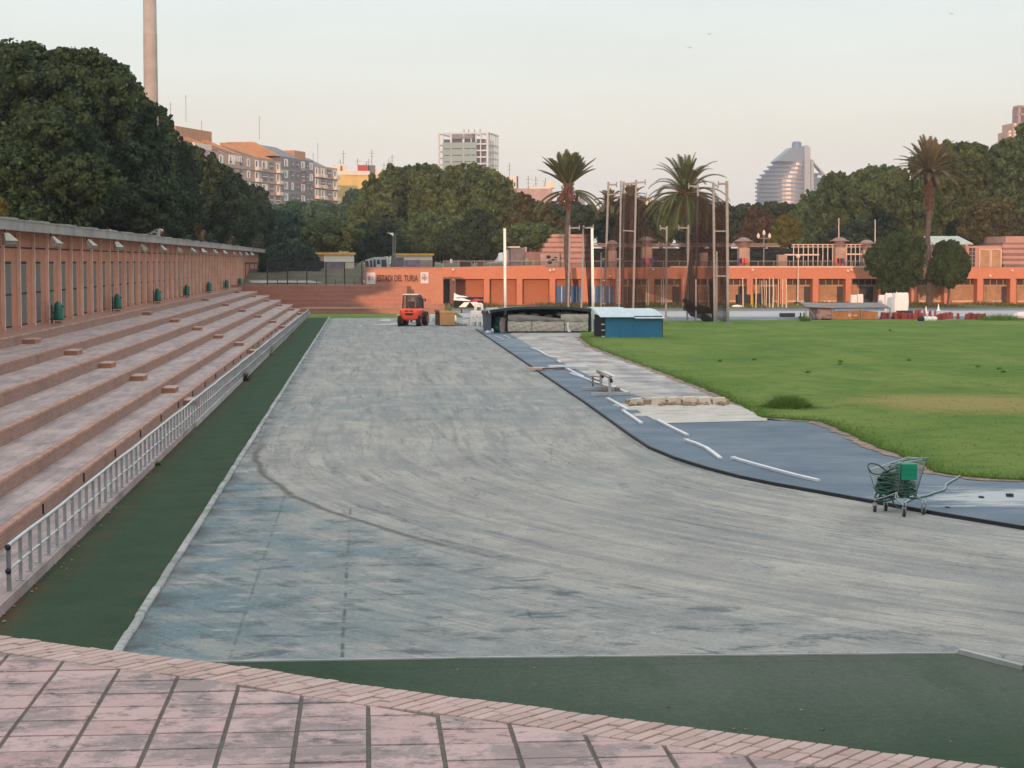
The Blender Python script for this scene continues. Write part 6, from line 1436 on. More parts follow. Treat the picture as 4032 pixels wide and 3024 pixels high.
m = MB(); a, z = S(1917, 1222); m.prism([(a, Yf - .3, z + .02), (a + .75, Yf - .3, z + .10), (a + .75, Yf - .3, z + .14), (a, Yf - .3, z + .12)], (0, 1.5, 0)); m.prism([(a, Yf - .34, z + .06), (a + .12, Yf - .34, z - .18), (a + .19, Yf - .34, z - .14), (a + .08, Yf - .34, z + .1)], (0, .05, 0)); m.build('loose_pale_strip', M['plaque'], t)
# landing mats: separate things
rr_ = random.Random(4)
def mat_block(px0, px1, py0, py1, dep, mat, label, Y=Yf - .05, zmin=.12, puff=.05):
    a, z0 = S(px0, py1, Y); b, z1 = S(px1, py0, Y); z0 = max(z0, zmin); m = MB(); w_ = b - a; h_ = z1 - z0
    def fn(u, v): 
        bulge = puff * math.sin(math.pi * u) * math.sin(math.pi * v) + .012 * math.sin(u * 31 + v * 9) + .012 * math.sin(u * 13 - v * 14)
        return (a + w_ * u, Y - bulge, z0 + h_ * v + .02 * math.sin(u * 9) * v)
    m.grid(fn, 22, 8); m.grid(lambda u, v: (a + w_ * u, Y + dep * v, z1 + .02 * math.sin(u * 9) + .04 * math.sin(v * 5 + u * 7) * math.sin(math.pi * v)), 22, 5); m.box(a + .005, b - .005, Y + .02, Y + dep, z0, z1 - .02)
    return single(m, 'landing_mat', mat, label, 'mat', 'landing mats under the dark roof', smooth=False)
mat_block(2000, 2093, 1266, 1306, 3.0, M['canvas'], 'lower beige landing mat at the left of the dark roofed shelter')
mat_block(2095, 2222, 1266, 1306, 3.0, M['canvas'], 'lower beige landing mat in the middle of the dark roofed shelter')
mat_block(2224, 2316, 1267, 1306, 3.0, M['canvas'], 'lower beige landing mat at the right end, next to a white rag')
# sagging upper covers
def cover(label, xs2, top, bot, mat, Y=Yf - .02):
    m = MB(); n_ = len(xs2) - 1
    def ip(l, u): i = min(int(u * n_), n_ - 1); f = u * n_ - i; return l[i] + (l[i + 1] - l[i]) * f
    def fn(u, v):
        px = ip(xs2, u); py = ip(bot, u) + (ip(top, u) - ip(bot, u)) * v; a = P(px, py, Y=Y); return (a.x, Y - .06 * math.sin(math.pi * v) - .02 * math.sin(u * 17 + v * 6), a.z)
    m.grid(fn, 30, 6); k = 31 * 7; 
    def fn2(u, v): a = fn(u, 1); return (a[0], a[1] + 2.6 * v, a[2] - .08 * v + .05 * math.sin(u * 11 + v * 4))
    m.grid(fn2, 30, 4); return single(m, 'mat_cover', mat, label, 'cover', 'sagging canvas covers on the landing mats', smooth=True)
cover('sagging grey canvas cover over the left two mats', [2000, 2050, 2100, 2150, 2200, 2222], [1240, 1238, 1242, 1248, 1253, 1254], [1264, 1265, 1264, 1265, 1267, 1267], M['canvasdark'])
cover('folded pale canvas cover over the right mat', [2208, 2240, 2280, 2316], [1238, 1236, 1237, 1236], [1264, 1266, 1266, 1265], M['canvas'])
m = MB()
for px, py, rx, ry in [(2052, 1236, 20, 5), (2105, 1240, 22, 6), (2160, 1245, 18, 6), (2200, 1238, 14, 9), (2230, 1232, 26, 5)]:
    a, z = S(px, py, Yf + .8); m.ball((a, Yf + .8, z), (rx * .016, .5, ry * .018), 10, 6, jit=.1, rnd=rr_)
single(m, 'folded_tarpaulins', M['canvasdark'], 'crumpled brownish tarpaulins piled under the dark bowed roof', 'tarpaulins')
m = MB(); a, z = S(2230, 1308, Yf - .2); b, z2 = S(2236, 1270, Yf - .2); m.prism([(b - .07, Yf - .16, z2), (b + .08, Yf - .16, z2), (b + .05, Yf - .2, z + .35), (b + .19, Yf - .22, z + .02), (b + .02, Yf - .22, z), (b - .06, Yf - .2, z + .3)], (0, .04, 0)); single(m, 'rag', M['white'], 'white rag hanging over the right landing mat', 'rag')
m = MB()
for px, c in [(1960, .5), (1985, .5)]: pass
a, z = S(1958, 1300, Yf + .9); m.ball((a, Yf + .9, .30), (.3, .3, .30), 10, 7, jit=.1, rnd=rr_); m.ball((a + .05, Yf + .9, .75), (.22, .25, .28), 10, 7, jit=.12, rnd=rr_); single(m, 'green_sack', M['greenbin'], 'dark green sack inside the open left end of the mat shelter', 'sack')
m = MB(); a, z = S(1976, 1300, Yf + .4); m.prism([(a - .1, Yf + .4, .05), (a + .16, Yf + .4, .05), (a + .2, Yf + .4, .95), (a - .05, Yf + .4, 1.0), (a - .16, Yf + .4, .6)], (0, .25, 0)); single(m, 'folded_cloth', M['pinkrail'], 'pinkish folded cloth just left of the left white upright', 'cloth')
m = MB(); a, z = S(1921, 1306, Yf - .35); m.ball((a, Yf - .35, .10), (.22, .2, .10), 9, 6, jit=.15, rnd=rr_); m.ball((a + .28, Yf - .3, .16), (.11, .1, .16), 8, 6); single(m, 'plastic_bags', M['galv'], 'crumpled clear plastic bags at the foot of the slate side panel', 'bags')

# ------------------------------------------------------------------ blue box shelter with two pale bowed roofs
M['bluepaint'] = plain('faded_blue_panel', (.035, .19, .36), .5, scale=1.2, var=.12, spec=.4); M['paleroof'] = plain('pale_blue_grey_sheet', (.58, .68, .72), .5, .1, scale=3, var=.12)
Yc = 106.3; t = thing('storage_shelter', (P(2490, 0, Y=Yc).x, Yc + 1, 0), 'blue panelled low shelter with two pale curved corrugated roofs', 'shelter')
x0, z0 = S(2384, 1331, Yc); x1, z1 = S(2607, 1250, Yc); xm, _ = S(2494, 1300, Yc)
m = MB(); m.box(x0, xm - .006, Yc, Yc + .05, z0, z1 + .02); m.box(xm + .006, x1, Yc, Yc + .05, z0, z1 + .02); m.build('front_panel', M['bluepaint'], t)
m = MB(); m.box(x1, x1 + .05, Yc, Yc + 2.4, z0, z1 + .06); m.box(x0, x1, Yc + 2.35, Yc + 2.4, z0, z1); m.build('side_panel', M['navyroof'], t)
m = MB(); xd, _ = S(2347, 1300, Yc + 1.6); m.prism([(x0 - .01, Yc, z0 + .04), (xd, Yc + 2.4, z0 + .05), (xd, Yc + 2.4, z1 + .15), (x0 - .01, Yc, z1)], (.03, .01, 0)); m.build('end_shade_sheet', M['darkgap'], t)  # dark sheet across the open end, painting in the shade inside
m = MB()
for yy in (1279, 1302, 1333): a, z = S(2383, yy, Yc); m.box(a - .22, a - .02, Yc - .03, Yc + .1, max(z, .09), max(z, .09) + .06)
m.build('hinge', M['plaque'], t)
def rf(pxa, pxb, ya, yb, lift):
    m_ = MB(); n1 = 30
    def fn(u, v):
        px = pxa + (pxb - pxa) * u; a = P(px, ya + (yb - ya) * u, Y=Yc); arch = math.sin(math.pi * (v * .5 + .5 * (1 - v) * 0) ) 
        return (a.x - .55 * v, Yc - .25 + 2.9 * v, a.z - .10 + .52 * math.sin(v * math.pi * .62) + .012 * math.sin(u * 150) + lift)
    m_.grid(fn, 60, 8); k = len(m_.v); m_.add([(a, b, c - .035) for a, b, c in m_.v[:k]], [tuple(reversed(f)) for f in m_.f]); return m_
rf(2362, 2497, 1243, 1243, .03).build('curved_roof', M['paleroof'], t); rf(2500, 2617, 1248, 1248, .03).build('curved_roof', M['paleroof'], t)
m = MB(); m.box(x0, x1, Yc - .02, Yc + .03, z1 + .022, z1 + .10); m.build('dark_gap', M['darkgap'], t)
m = MB(); [m.box(S(px, 1330, Yc)[0] - .12, S(px, 1330, Yc)[0] + .12, Yc - .1, Yc + .12, .08, z0 + .01) for px in (2410, 2425, 2572)]; m.build('foot', M['plaque'], t)
m = MB(); a, _ = S(2340, 1300, Yc + 4); [m.bar((a + d, Yc + 4, .08), (a + d, Yc + 4, 1.0), .09) for d in (0, .3)]; m.bar((a, Yc + 4, 1.0), (a + .3, Yc + 4, 1.0), .09); single(m, 'metal_frame', M['polegrey'], 'dark metal frame standing between the mat shelter and the blue shelter', 'frame')

# ------------------------------------------------------------------ orange covered shelter by the far lanes
M['orangecanvas'] = plain('orange_canvas', (.50, .26, .11), .85, scale=1.2, var=.2, bump=.3); M['shedroof'] = plain('grey_brown_sheet_roof', (.17, .16, .155), .6, scale=1, var=.2)
Yo = 139.0; t = thing('mat_shelter', (P(3330, 0, Y=Yo).x, Yo, 0), 'low shelter with a grey roof and an orange canvas front before the far lanes', 'shelter')
def SO(px, py, Y=Yo): a = P(px, py, Y=Y); return a.x, a.z
x0, z0 = SO(3278, 1258); x1, z1 = SO(3458, 1224); xm, _ = SO(3390, 1240); m = MB()
m.grid(lambda u, v: (x0 + (x1 - x0) * u, Yo - .04 * math.sin(u * 21 + v * 4) - .03 * math.sin(u * 50), z0 + (z1 - z0) * v - .05 * math.sin(u * 8) * v), 26, 5); m.box(x0, x1, Yo + .06, Yo + 3.5, z0, z1 - .1); m.build('canvas_front', M['orangecanvas'], t)
m = MB(); m.ball((SO(3345, 1241)[0], Yo - .08, SO(3345, 1241)[1]), (.17, .02, .15), 12, 8); m.bar((SO(3358, 1241)[0], Yo - .06, SO(3358, 1242)[1]), (SO(3374, 1241)[0], Yo - .06, SO(3374, 1242)[1]), .02, .13); m.build('white_mark', M['cap'], t)
m = MB(); A_ = [SO(3173, 1209, Yo - .6), SO(3283, 1216, Yo - .6), SO(3460, 1214, Yo - .6), SO(3506, 1212, Yo - .6)]
def rfn(u, v):
    i = min(int(u * 3), 2); f = u * 3 - i; a = A_[i][0] + (A_[i + 1][0] - A_[i][0]) * f; z = A_[i][1] + (A_[i + 1][1] - A_[i][1]) * f
    return (a, Yo - .6 + 4.6 * v, z + .32 * math.sin(v * math.pi * .75) + .06 * math.sin(u * math.pi))
m.grid(rfn, 24, 8); k = len(m.v); m.add([(a, b, c - .06) for a, b, c in m.v[:k]], [tuple(reversed(f)) for f in m.f]); m.build('roof', M['shedroof'], t)
for px in (3174, 3276, 3391, 3505): a, z = SO(px, 1212, Yo - .5); m = MB(); m.bar((a, Yo - .5, .02), (a, Yo - .5, z), .08); m.build('post', M['galvdull'], t)
m = MB(); a, _ = SO(3176, 1230); b, _ = SO(3204, 1250); m.bar((a, Yo - .4, .95), (b, Yo - .4, .25), .06); m.build('brace', M['galvdull'], t)
m = MB(); x0, _ = SO(3222, 1250); x1, _ = SO(3276, 1250); m.box(x0, x1, Yo + .1, Yo + 3, .1, .95); 
for i in range(12): m.ball((rr_.uniform(x0, x1), Yo, rr_.uniform(.2, .8)), (.25, .2, .2), 7, 5, jit=.2, rnd=rr_)
single(m, 'stacked_mats', M['mauve'], 'brownish heap of old mats under the left part of the orange fronted shelter', 'mats')
m = MB(); a, z = SO(3103, 1243, 146); m.cbox(a - .58, a + .58, 146, 146.6, .02, .33, .03); single(m, 'black_box', M['rubberedge'], 'flat black box lying alone on the far lanes', 'box')
for i, (px, py) in enumerate([(3152, 1254), (3166, 1253), (3520, 1257), (3253, 1255)]):
    b = G(px, py); m = MB(); m.lathe([(.16, .01), (.15, .12), (.06, .2), (.05, .42), (.02, .45)], b, 10); single(m, 'squat_bollard', M['rubberedge'], ['dark squat post foot left of the orange fronted shelter, the outer one', 'dark squat post foot left of the orange fronted shelter, the inner one', 'dark squat post foot between the orange fronted shelter and the red barriers', 'dark squat post foot under the heap of old mats'][i], 'post base')

# ------------------------------------------------------------------ white sacks, red barriers, boards by the far lanes
M['sack'] = plain('white_bulk_sack', (.74, .68, .66), .85, scale=3, var=.08, bump=.4)
def sack(px0, px1, ytop, ybot, lab, Y=None):
    b = G((px0 + px1) / 2, ybot) if Y is None else P((px0 + px1) / 2, ybot, Y=Y); a = P(px0, ytop, Y=b.y); c = P(px1, ytop, Y=b.y); w_ = (c.x - a.x) / 2; hz = a.z - max(b.z, 0); m = MB(); z0 = max(b.z, 0.01)
    rr = random.Random(px0); pr = [(-1, -1), (1, -1), (1, 1), (-1, 1)]
    lv_ = [(0, .93), (.25, 1.02), (.5, 1.04), (.75, 1.0), (.94, .97), (1, .85)]
    vs = []
    for f, s in lv_:
        for k in range(16):
            th = 2 * math.pi * k / 16 + math.pi / 16; cx = max(-1, min(1, 1.35 * math.cos(th))); cy = max(-1, min(1, 1.35 * math.sin(th))); j = 1 + rr.uniform(-.03, .03)
            vs.append((b.x + cx * w_ * s * j, b.y + w_ * .9 + cy * w_ * .9 * s * j, z0 + hz * f + (rr.uniform(-.05, .05) if f > .9 else 0)))
    fs_ = [tuple(range(15, -1, -1)), tuple(range(80, 96))] + [(i * 16 + k, i * 16 + (k + 1) % 16, (i + 1) * 16 + (k + 1) % 16, (i + 1) * 16 + k) for i in range(5) for k in range(16)]
    m.add(vs, fs_); m.prism([(b.x - w_ * .9, b.y + .1, z0 + hz * .96), (b.x - w_ * .75, b.y + .1, z0 + hz * .96), (b.x - w_ * .8, b.y + .1, z0 + hz * 1.08)], (0, .1, 0))
    return single(m, 'bulk_sack', M['sack'], lab, 'sack', 'white bulk sacks by the far lanes')
sack(3352, 3376, 1162, 1212, 'white bulk sack standing behind the grey shelter roof, the left one of the pair'); sack(3378, 3399, 1160, 1212, 'white bulk sack standing behind the grey shelter roof, the right one of the pair')
sack(3462, 3487, 1164, 1216, 'shorter white bulk sack right of the grey shelter roof'); sack(3488, 3516, 1156, 1228, 'narrow tall white bulk sack with a raised corner')
sack(3525, 3578, 1154, 1236, 'largest and widest white bulk sack with faint grey marks')
m = MB(); a = P(3533, 1241, Y=151); c = P(3596, 1225, Y=151); m.box(a.x, c.x, 151, 151.3, max(a.z, .02), c.z + .05); single(m, 'display_board', M['rubberedge'], 'long black panel leaning before the largest white sack', 'panel')
M['barrier'] = tinted('faded_red_plastic', ((.20, .035, .03), (.36, .075, .06)), .55, var=.25)
bp = None; bi = 0
cl = [(3473, 1256, 4, 10), (3516, 1257, 7, 9.2), (3580, 1258, 7, 8.5), (3605, 1245, 3, 8), (3640, 1248, 1, 8), (3662, 1247, 1, 9), (3682, 1247, 1, 9), (3694, 1262, 3, 10), (3716, 1256, 5, 8), (3772, 1256, 1, 8), (3805, 1260, 9, 9)]
names = ['in the group under the grey shelter end', 'in the long group before the black panel', 'in the group right of the black panel', 'in the upper trio behind the row', 'standing alone under the small white cone', 'standing alone in the middle of the scattered ones', 'standing alone before the low group', 'in the low group beside the white sheet bundle', 'in the five touching each other', 'standing alone between two groups', 'in the rightmost long row']
for (px, py, n_, step), nm in zip(cl, names):
    for i in range(n_):
        b = G(px + i * step, py + rr_.uniform(-.8, .8)); lab = 'faded red water barrier ' + (('%s of those ' % ORD[i]) if n_ > 1 else '') + nm
        if bp is None:
            t = thing('water_barrier', b, lab, 'barrier', 'faded red water barriers by the far lanes')
            m = MB(); m.prism([(-.10, -.09, .04), (.10, -.09, .04), (.09, -.05, .22), (.07, -.04, .5), (-.07, -.04, .5), (-.09, -.05, .22)], (0, .0, 0)); m = MB()
            for z0_, z1_, w0, w1, d0_, d1_ in [(0, .12, .115, .11, .16, .15), (.12, .42, .10, .085, .10, .07), (.42, .5, .095, .08, .08, .06)]:
                m.add([(-w0, -d0_, z0_), (w0, -d0_, z0_), (w0, d0_, z0_), (-w0, d0_, z0_), (-w1, -d1_, z1_), (w1, -d1_, z1_), (w1, d1_, z1_), (-w1, d1_, z1_)], [(0, 3, 2, 1), (4, 5, 6, 7), (0, 1, 5, 4), (1, 2, 6, 5), (2, 3, 7, 6), (3, 0, 4, 7)], .3 + .2 * (bi % 3))
            bp = m.build('body', M['barrier'], t, local=True); m = MB(); m.lathe([(.03, .5), (.03, .54)], n=8); bc = m.build('filler_cap', M['rubberedge'], t, local=True)
        else:
            t = thing('water_barrier', b, lab, 'barrier', 'faded red water barriers by the far lanes'); kid(bp, t); kid(bc, t)
        t.scale = (1, 1, rr_.uniform(.9, 1.12)); t.rotation_euler = (0, 0, rr_.uniform(-.3, .3)); bi += 1
m = MB(); b = G(3658, 1266); [m.ball((b.x + dx, b.y, .18), (.3, .25, .2), 10, 6, jit=.15, rnd=rr_) for dx in (-.35, 0, .35)]; single(m, 'sheet_bundle', M['white'], 'white crumpled sheet bundle at the grass edge', 'bundle')
m = MB(); b = G(3627, 1268); m.ball((b.x, b.y, .2), (.25, .2, .25), 8, 6, jit=.2, rnd=rr_); single(m, 'dark_sack', M['rubberedge'], 'small dark sack left of the white sheet bundle', 'sack')
for px, py, lab in [(3646, 1234, 'small white cone on the far lane above the red barriers'), (3695, 1223, 'small pale cone on the far verge to the right')]:
    b = G(px, py); m = MB(); m.lathe([(.20, .01), (.19, .05), (.10, .08), (.03, .6), (.01, .62)], b, 12); single(m, 'traffic_cone', M['white'], lab, 'cone')
m = MB(); b = G(4030, 1256); m.ball((b.x, b.y, .25), (.8, .5, .3), 10, 6, jit=.1, rnd=rr_); single(m, 'pale_bundle', M['sack'], 'pale bundle at the right edge by the far lanes', 'bundle')
# thin pale stakes in front of the building, dark cut-out cypresses, wheelie bin
M['stake'] = plain('cream_stake', (.60, .47, .36), .8, scale=2, var=.1)
sk = [(2926, 1094, 1210, .07), (2976, 1094, 1212, .07), (3001, 1105, 1208, .05), (3009, 1096, 1203, .04), (3016, 1105, 1208, .06), (3030, 1092, 1210, .06), (3043, 1096, 1212, .08), (3064, 1098, 1208, .055), (3081, 1100, 1210, .06), (3096, 1097, 1212, .08), (2862, 1096, 1210, .06), (2852, 1096, 1208, .05), (2788, 1094, 1208, .06), (2690, 1094, 1206, .05), (2612, 1100, 1206, .05), (2606, 1100, 1204, .05), (2553, 1100, 1208, .06), (2547, 1100, 1208, .05), (2470, 1100, 1206, .05)]
for i, (px, y0, y1, r_s) in enumerate(sk):
    b = G(px, y1); tp = P(px + rr_.uniform(-2, 2), y0, Y=b.y); m = MB(); m.tube([b, b.lerp(tp, .5) + Vector((rr_.uniform(-.05, .05), 0, 0)), tp], [r_s, r_s * .9, r_s * .8], 7)
    single(m, 'timber_stake', M['stake'], '%s pale slim stake counted from the right before the open bays' % (sorted(sk, key=lambda q: -q[0]).index(sk[i]) + 1 <= 20 and ORD[sorted(sk, key=lambda q: -q[0]).index(sk[i])]), 'stake', 'pale stakes before the orange building')
for px, yt, lab in [(2929, 1125, 'dark covered machine with a raised middle before the orange bays'), (2985, 1155, 'second dark covered machine beside the yellow post')]:
    b = G(px, 1203); s = b.y / F; m = MB(); hh2 = (1203 - yt) * s; m.prism([(b.x - 24 * s, b.y, 0), (b.x + 24 * s, b.y, 0), (b.x + 26 * s, b.y, 42 * s), (b.x + 9 * s, b.y, 46 * s), (b.x + 9 * s, b.y, hh2), (b.x - 10 * s, b.y, hh2), (b.x - 10 * s, b.y, 46 * s), (b.x - 27 * s, b.y, 42 * s)], (0, .9, 0)); single(m, 'covered_machine', M['rubberedge'], lab, 'machine')
M['yellow'] = plain('yellow_painted_post', (.50, .30, .03), .6); b = G(2961, 1208); m = MB(); m.tube([b, P(2960, 1152, Y=b.y)], [.16, .12], 8); single(m, 'yellow_post', M['yellow'], 'short yellow post between the two dark covered machines', 'post')
m = MB(); b = G(2902, 1211); m.ball((b.x, b.y, .12), (.55, .25, .14), 10, 6, jit=.12, rnd=rr_); single(m, 'plastic_sheet', M['white'], 'white plastic sheet lying on the verge left of the pale stakes', 'sheet')

# ------------------------------------------------------------------ covered trestle with red and white tarpaulins
Yt = 160.0; t = thing('covered_trestle', (P(1845, 0, Y=Yt).x, Yt, 0), 'dark trestle with two white sloping boards under white and red tarpaulins', 'trestle')
def T3(px, py, dy=0.0): a = P(px, py, Y=Yt); return (a.x, Yt + dy, a.z)
m = MB(); m.prism([T3(1802, 1213), T3(1828, 1190), T3(1849, 1190), T3(1832, 1213)], (0, .12, 0)); m.build('white_board', M['white'], t); m = MB(); m.prism([T3(1872, 1213), T3(1852, 1190), T3(1878, 1188), T3(1898, 1213)], (0, .12, 0)); m.build('white_board', M['white'], t)
m = MB(); m.prism([T3(1788, 1212, .3), T3(1906, 1212, .3), T3(1904, 1170, .3), T3(1792, 1172, .3)], (0, 1.5, 0)); m.build('dark_frame', M['darkgap'], t)
m = MB(); m.grid(lambda u, v: (lambda a: (a[0], a[1] - .25 * math.sin(math.pi * v) + .1 * math.sin(9 * u), a[2]))(T3(1786 + 66 * u + 4 * v, (1182 + 4 * u) * (1 - v) + (1153 + 24 * u + 3 * math.sin(6 * u)) * v, 1.2 * v)), 12, 6); m.build('white_tarpaulin', M['white'], t, smooth=True)
m = MB(); m.grid(lambda u, v: (lambda a: (a[0], a[1] - .25 * math.sin(math.pi * v) + .1 * math.sin(9 * u), a[2]))(T3(1842 + 62 * u, (1188 - 4 * u) * (1 - v) + (1174 - 8 * u + 3 * math.sin(8 * u)) * v, 1.2 * v)), 12, 6); m.build('red_tarpaulin', M['redpaint'], t, smooth=True)
m = MB(); m.box(T3(1800, 0)[0], T3(1895, 0)[0], Yt - .05, Yt + 1.2, P(0, 1217, Y=Yt).z, P(0, 1213, Y=Yt).z); m.bar(T3(1817, 1217), (T3(1817, 1217)[0], Yt, .0), .12); m.bar(T3(1884, 1217), (T3(1884, 1217)[0], Yt, .0), .12); m.build('platform', M['rubberedge'], t)

# ------------------------------------------------------------------ forklift seen from behind
M['forkred'] = plain('orange_red_machine_paint', (.85, .085, .035), .35, scale=2, var=.06, spec=.5); M['tyre'] = plain('black_tyre', (.02, .02, .022), .85, scale=6); M['cabblack'] = plain('black_cab_frame', (.016, .017, .02), .4); M['cabglass'] = meshmat('cab_glass', (.10, .10, .10), .35, .1); M['rimred'] = plain('red_wheel_rim', (.45, .05, .05), .5)
b = G(1622, 1285); t = thing('forklift', (b.x, b.y + .6, 0), 'orange red rough terrain forklift seen from behind with a black cab', 'forklift', rz=R(-14))
def lb(nm, mt, mb_, par=None, sm=None): return mb_.build(nm, M[mt] if isinstance(mt, str) else mt, par or t, local=True, smooth=sm)
m = MB()   # counterweight: tapers down, chamfered
def ring(z, w, y0, y1): return [(-w, y0 + .12, z), (-w * .72, y0, z), (w * .72, y0, z), (w, y0 + .12, z), (w, y1, z), (-w, y1, z)]
rg_ = [ring(.42, .42, -.72, .5), ring(.55, .55, -.80, .6), ring(.95, .68, -.86, .7), ring(1.12, .72, -.84, .7), ring(1.24, .66, -.70, .6)]
vs = sum(rg_, []); fs_ = [tuple(range(5, -1, -1)), tuple(range(24, 30))] + [(i * 6 + k, i * 6 + (k + 1) % 6, (i + 1) * 6 + (k + 1) % 6, (i + 1) * 6 + k) for i in range(4) for k in range(6)]; m.add(vs, fs_); body = lb('counterweight', 'forkred', m)
m = MB(); m.prism([(-.32, -.845, .92), (.32, -.845, .92), (.25, -.82, .78), (-.25, -.82, .78)], (0, -.03, 0)); m.box(-.30, -.04, -.89, -.84, 1.04, 1.12); m.box(.04, .30, -.89, -.84, 1.04, 1.12); m.build('grille', M['darkgap'], body, local=True)
m = MB(); m.cbox(-.6, .6, .3, 1.5, .45, 1.15, .05); lb('chassis', 'forkred', m)
m = MB()
for sx in (-.55, .55):
    m.bar((sx, -.45, 1.2), (sx * .9, -.35, 2.15), .08); m.bar((sx, .85, 1.1), (sx * .9, .65, 2.15), .08); m.bar((sx * .9, -.35, 2.15), (sx * .9, .65, 2.15), .08)
m.bar((-.5, -.35, 2.15), (.5, -.35, 2.15), .08); m.bar((-.5, .65, 2.15), (.5, .65, 2.15), .08); m.bar((-.2, -.42, 1.2), (-.2, -.36, 2.12), .05); m.box(.42, .60, -.5, .8, 1.25, 2.05); lb('cab_frame', 'cabblack', m)
m = MB(); m.cbox(-.54, -.02, -.45, .75, 2.18, 2.24, .02); m.cbox(.02, .54, -.45, .75, 2.18, 2.24, .02); lb('cab_roof', 'galv', m)
m = MB(); m.box(-.5, .5, -.40, -.39, 1.25, 2.1); lb('rear_window', 'cabglass', m)
m = MB(); m.cbox(-.22, .22, 0, .5, 1.1, 1.3, .04); m.cbox(-.22, .22, -.1, .05, 1.3, 1.72, .04); lb('seat', 'cabblack', m)
m = MB(); m.box(-.22, .1, .64, .66, 1.55, 2.0); lb('white_notice', 'white', m)
for sx, yy, rad, nm in ((-.72, -.35, .36, 0), (.60, -.35, .36, 0), (-.72, 1.2, .50, 1), (.72, 1.2, .50, 1)):
    w = MB(); w.tube([(sx - .15, yy, rad), (sx + .15, yy, rad)], rad, 20); wo_ = lb('wheel', 'tyre', w); w = MB(); w.tube([(sx + .10, yy, rad), (sx + .165, yy, rad)], rad * .55, 14); w.build('rim', M['rimred'], wo_, local=True)
m = MB(); [m.bar((sx, 1.75, .2), (sx, 1.72, 1.9), .12) for sx in (-.42, .42)]; m.bar((-.42, 1.75, 1.85), (.42, 1.75, 1.85), .1); m.bar((-.5, 1.8, .5), (.5, 1.8, .5), .12, .3); lb('lift_mast', 'cabblack', m)
m = MB(); [m.bar((sx, 1.8, .15), (sx, 2.8, .12), .1, .05) for sx in (-.3, .3)]; lb('fork', 'cabblack', m)
m = MB(); m.bar((.6, .5, 1.9), (.85, .5, 1.9), .03); m.ball((.86, .5, 1.82), (.06, .04, .12)); lb('mirror', 'cabblack', m)
m = MB(); m.cbox(-.98, -.72, -.5, -.1, .72, .82, .02); lb('mudguard', 'cap', m)
# brown box armchair like crate, stones, stools
M['ochre'] = plain('ochre_cloth', (.50, .29, .13), .85, scale=2, var=.1); M['brownside'] = plain('brown_side', (.14, .09, .06), .85)
b = G(1752, 1284); t = thing('wooden_box', (b.x, b.y, 0), 'ochre covered box with a brown side standing right of the forklift', 'box')
s = b.y / F; xL, xR = P(1729, 0, Y=b.y).x, P(1788, 0, Y=b.y).x; hB = 58 * s
m = MB(); m.cbox(xL, xR, b.y, b.y + 1.1, .06, hB, .04); m.cbox(xL - .04, xR + .08, b.y - .06, b.y + .02, hB - .12, hB + .02, .02); m.box(xL + .02, xR - .02, b.y - .015, b.y, hB * .58, hB * .60); m.build('front', M['ochre'], t)
m = MB(); m.prism([(xL - .01, b.y + .02, .05), (xL - .01, b.y + .02, hB), (xL - .30, b.y + .9, hB + .03), (xL - .30, b.y + .9, .05)], (.02, .03, 0)); m.cbox(xL - .36, xL - .02, b.y + .1, b.y + 1.1, hB - .02, hB + .09, .03); m.build('side', M['brownside'], t)
M['rubble'] = plain('pinkish_rubble', (.27, .20, .18), .95, scale=4, var=.3)
m = MB(); b = G(1775, 1283)
for i in range(46):
    f = rr_.random(); x = b.x - .45 + 1.6 * f; h_ = .42 * max(.12, 1 - abs(f - .22) / .5); m.ball((x, b.y + rr_.uniform(-.25, .25), rr_.uniform(0, h_)), (rr_.uniform(.07, .16),) * 3, 6, 4, jit=.25, rnd=rr_)
single(m, 'rubble_heap', M['rubble'], 'small pinkish rubble heap before the ochre box', 'rubble')
st0 = None
def stool(px, py, zo, lab, rz=0.0, dy=0):
    global st0
    b = G(px, py); b.y += dy; b.z = zo
    t = thing('plastic_stool', b, lab, 'stool', 'white plastic stools and tubs beside the mat shelter', rz)
    if st0 is None:
        m = MB()
        m.cbox(-.19, .19, -.19, .19, .40, .46, .03)
        A_ = m.build('seat', M['white'], t, local=True); legs = []
        for sx in (-1, 1):
            for sy in (-1, 1):
                m = MB(); a = .17 * sx; c = .17 * sy; m.add([(a - .03 + .05 * sx, c - .03 + .05 * sy, 0), (a + .03 + .05 * sx, c - .03 + .05 * sy, 0), (a + .03 + .05 * sx, c + .03 + .05 * sy, 0), (a - .03 + .05 * sx, c + .03 + .05 * sy, 0), (a - .06, c - .06, .40), (a + .06, c - .06, .40), (a + .06, c + .06, .40), (a - .06, c + .06, .40)], [(0, 3, 2, 1), (4, 5, 6, 7), (0, 1, 5, 4), (1, 2, 6, 5), (2, 3, 7, 6), (3, 0, 4, 7)]); legs.append(m.build('leg', M['white'], t, local=True))
        m = MB(); [m.box(-.2, .2, y_ - .01, y_ + .01, .24, .38) for y_ in (-.18, .18)]; [m.box(x_ - .01, x_ + .01, -.17, .17, .24, .38) for x_ in (-.19, .19)]; ap = m.build('apron', M['white'], t, local=True); st0 = (A_, legs, ap)
    else:
        kid(st0[0], t); [kid(l, t) for l in st0[1]]; kid(st0[2], t)
    t.scale = (1.15, 1.15, 1.15)
stool(1866, 1283, .0, 'white stool at the bottom left of the pyramid of stools'); stool(1888, 1283, 0, 'white stool at the bottom middle of the pyramid of stools', .2); stool(1908, 1283, 0, 'white stool at the bottom right of the pyramid of stools', .1)
stool(1867, 1283, .54, 'white stool on the left of the second layer of the pyramid', .1); stool(1887, 1283, .54, 'white stool on the right of the second layer of the pyramid', -.1); stool(1885, 1283, 1.08, 'white stool crowning the pyramid of stools', .1)
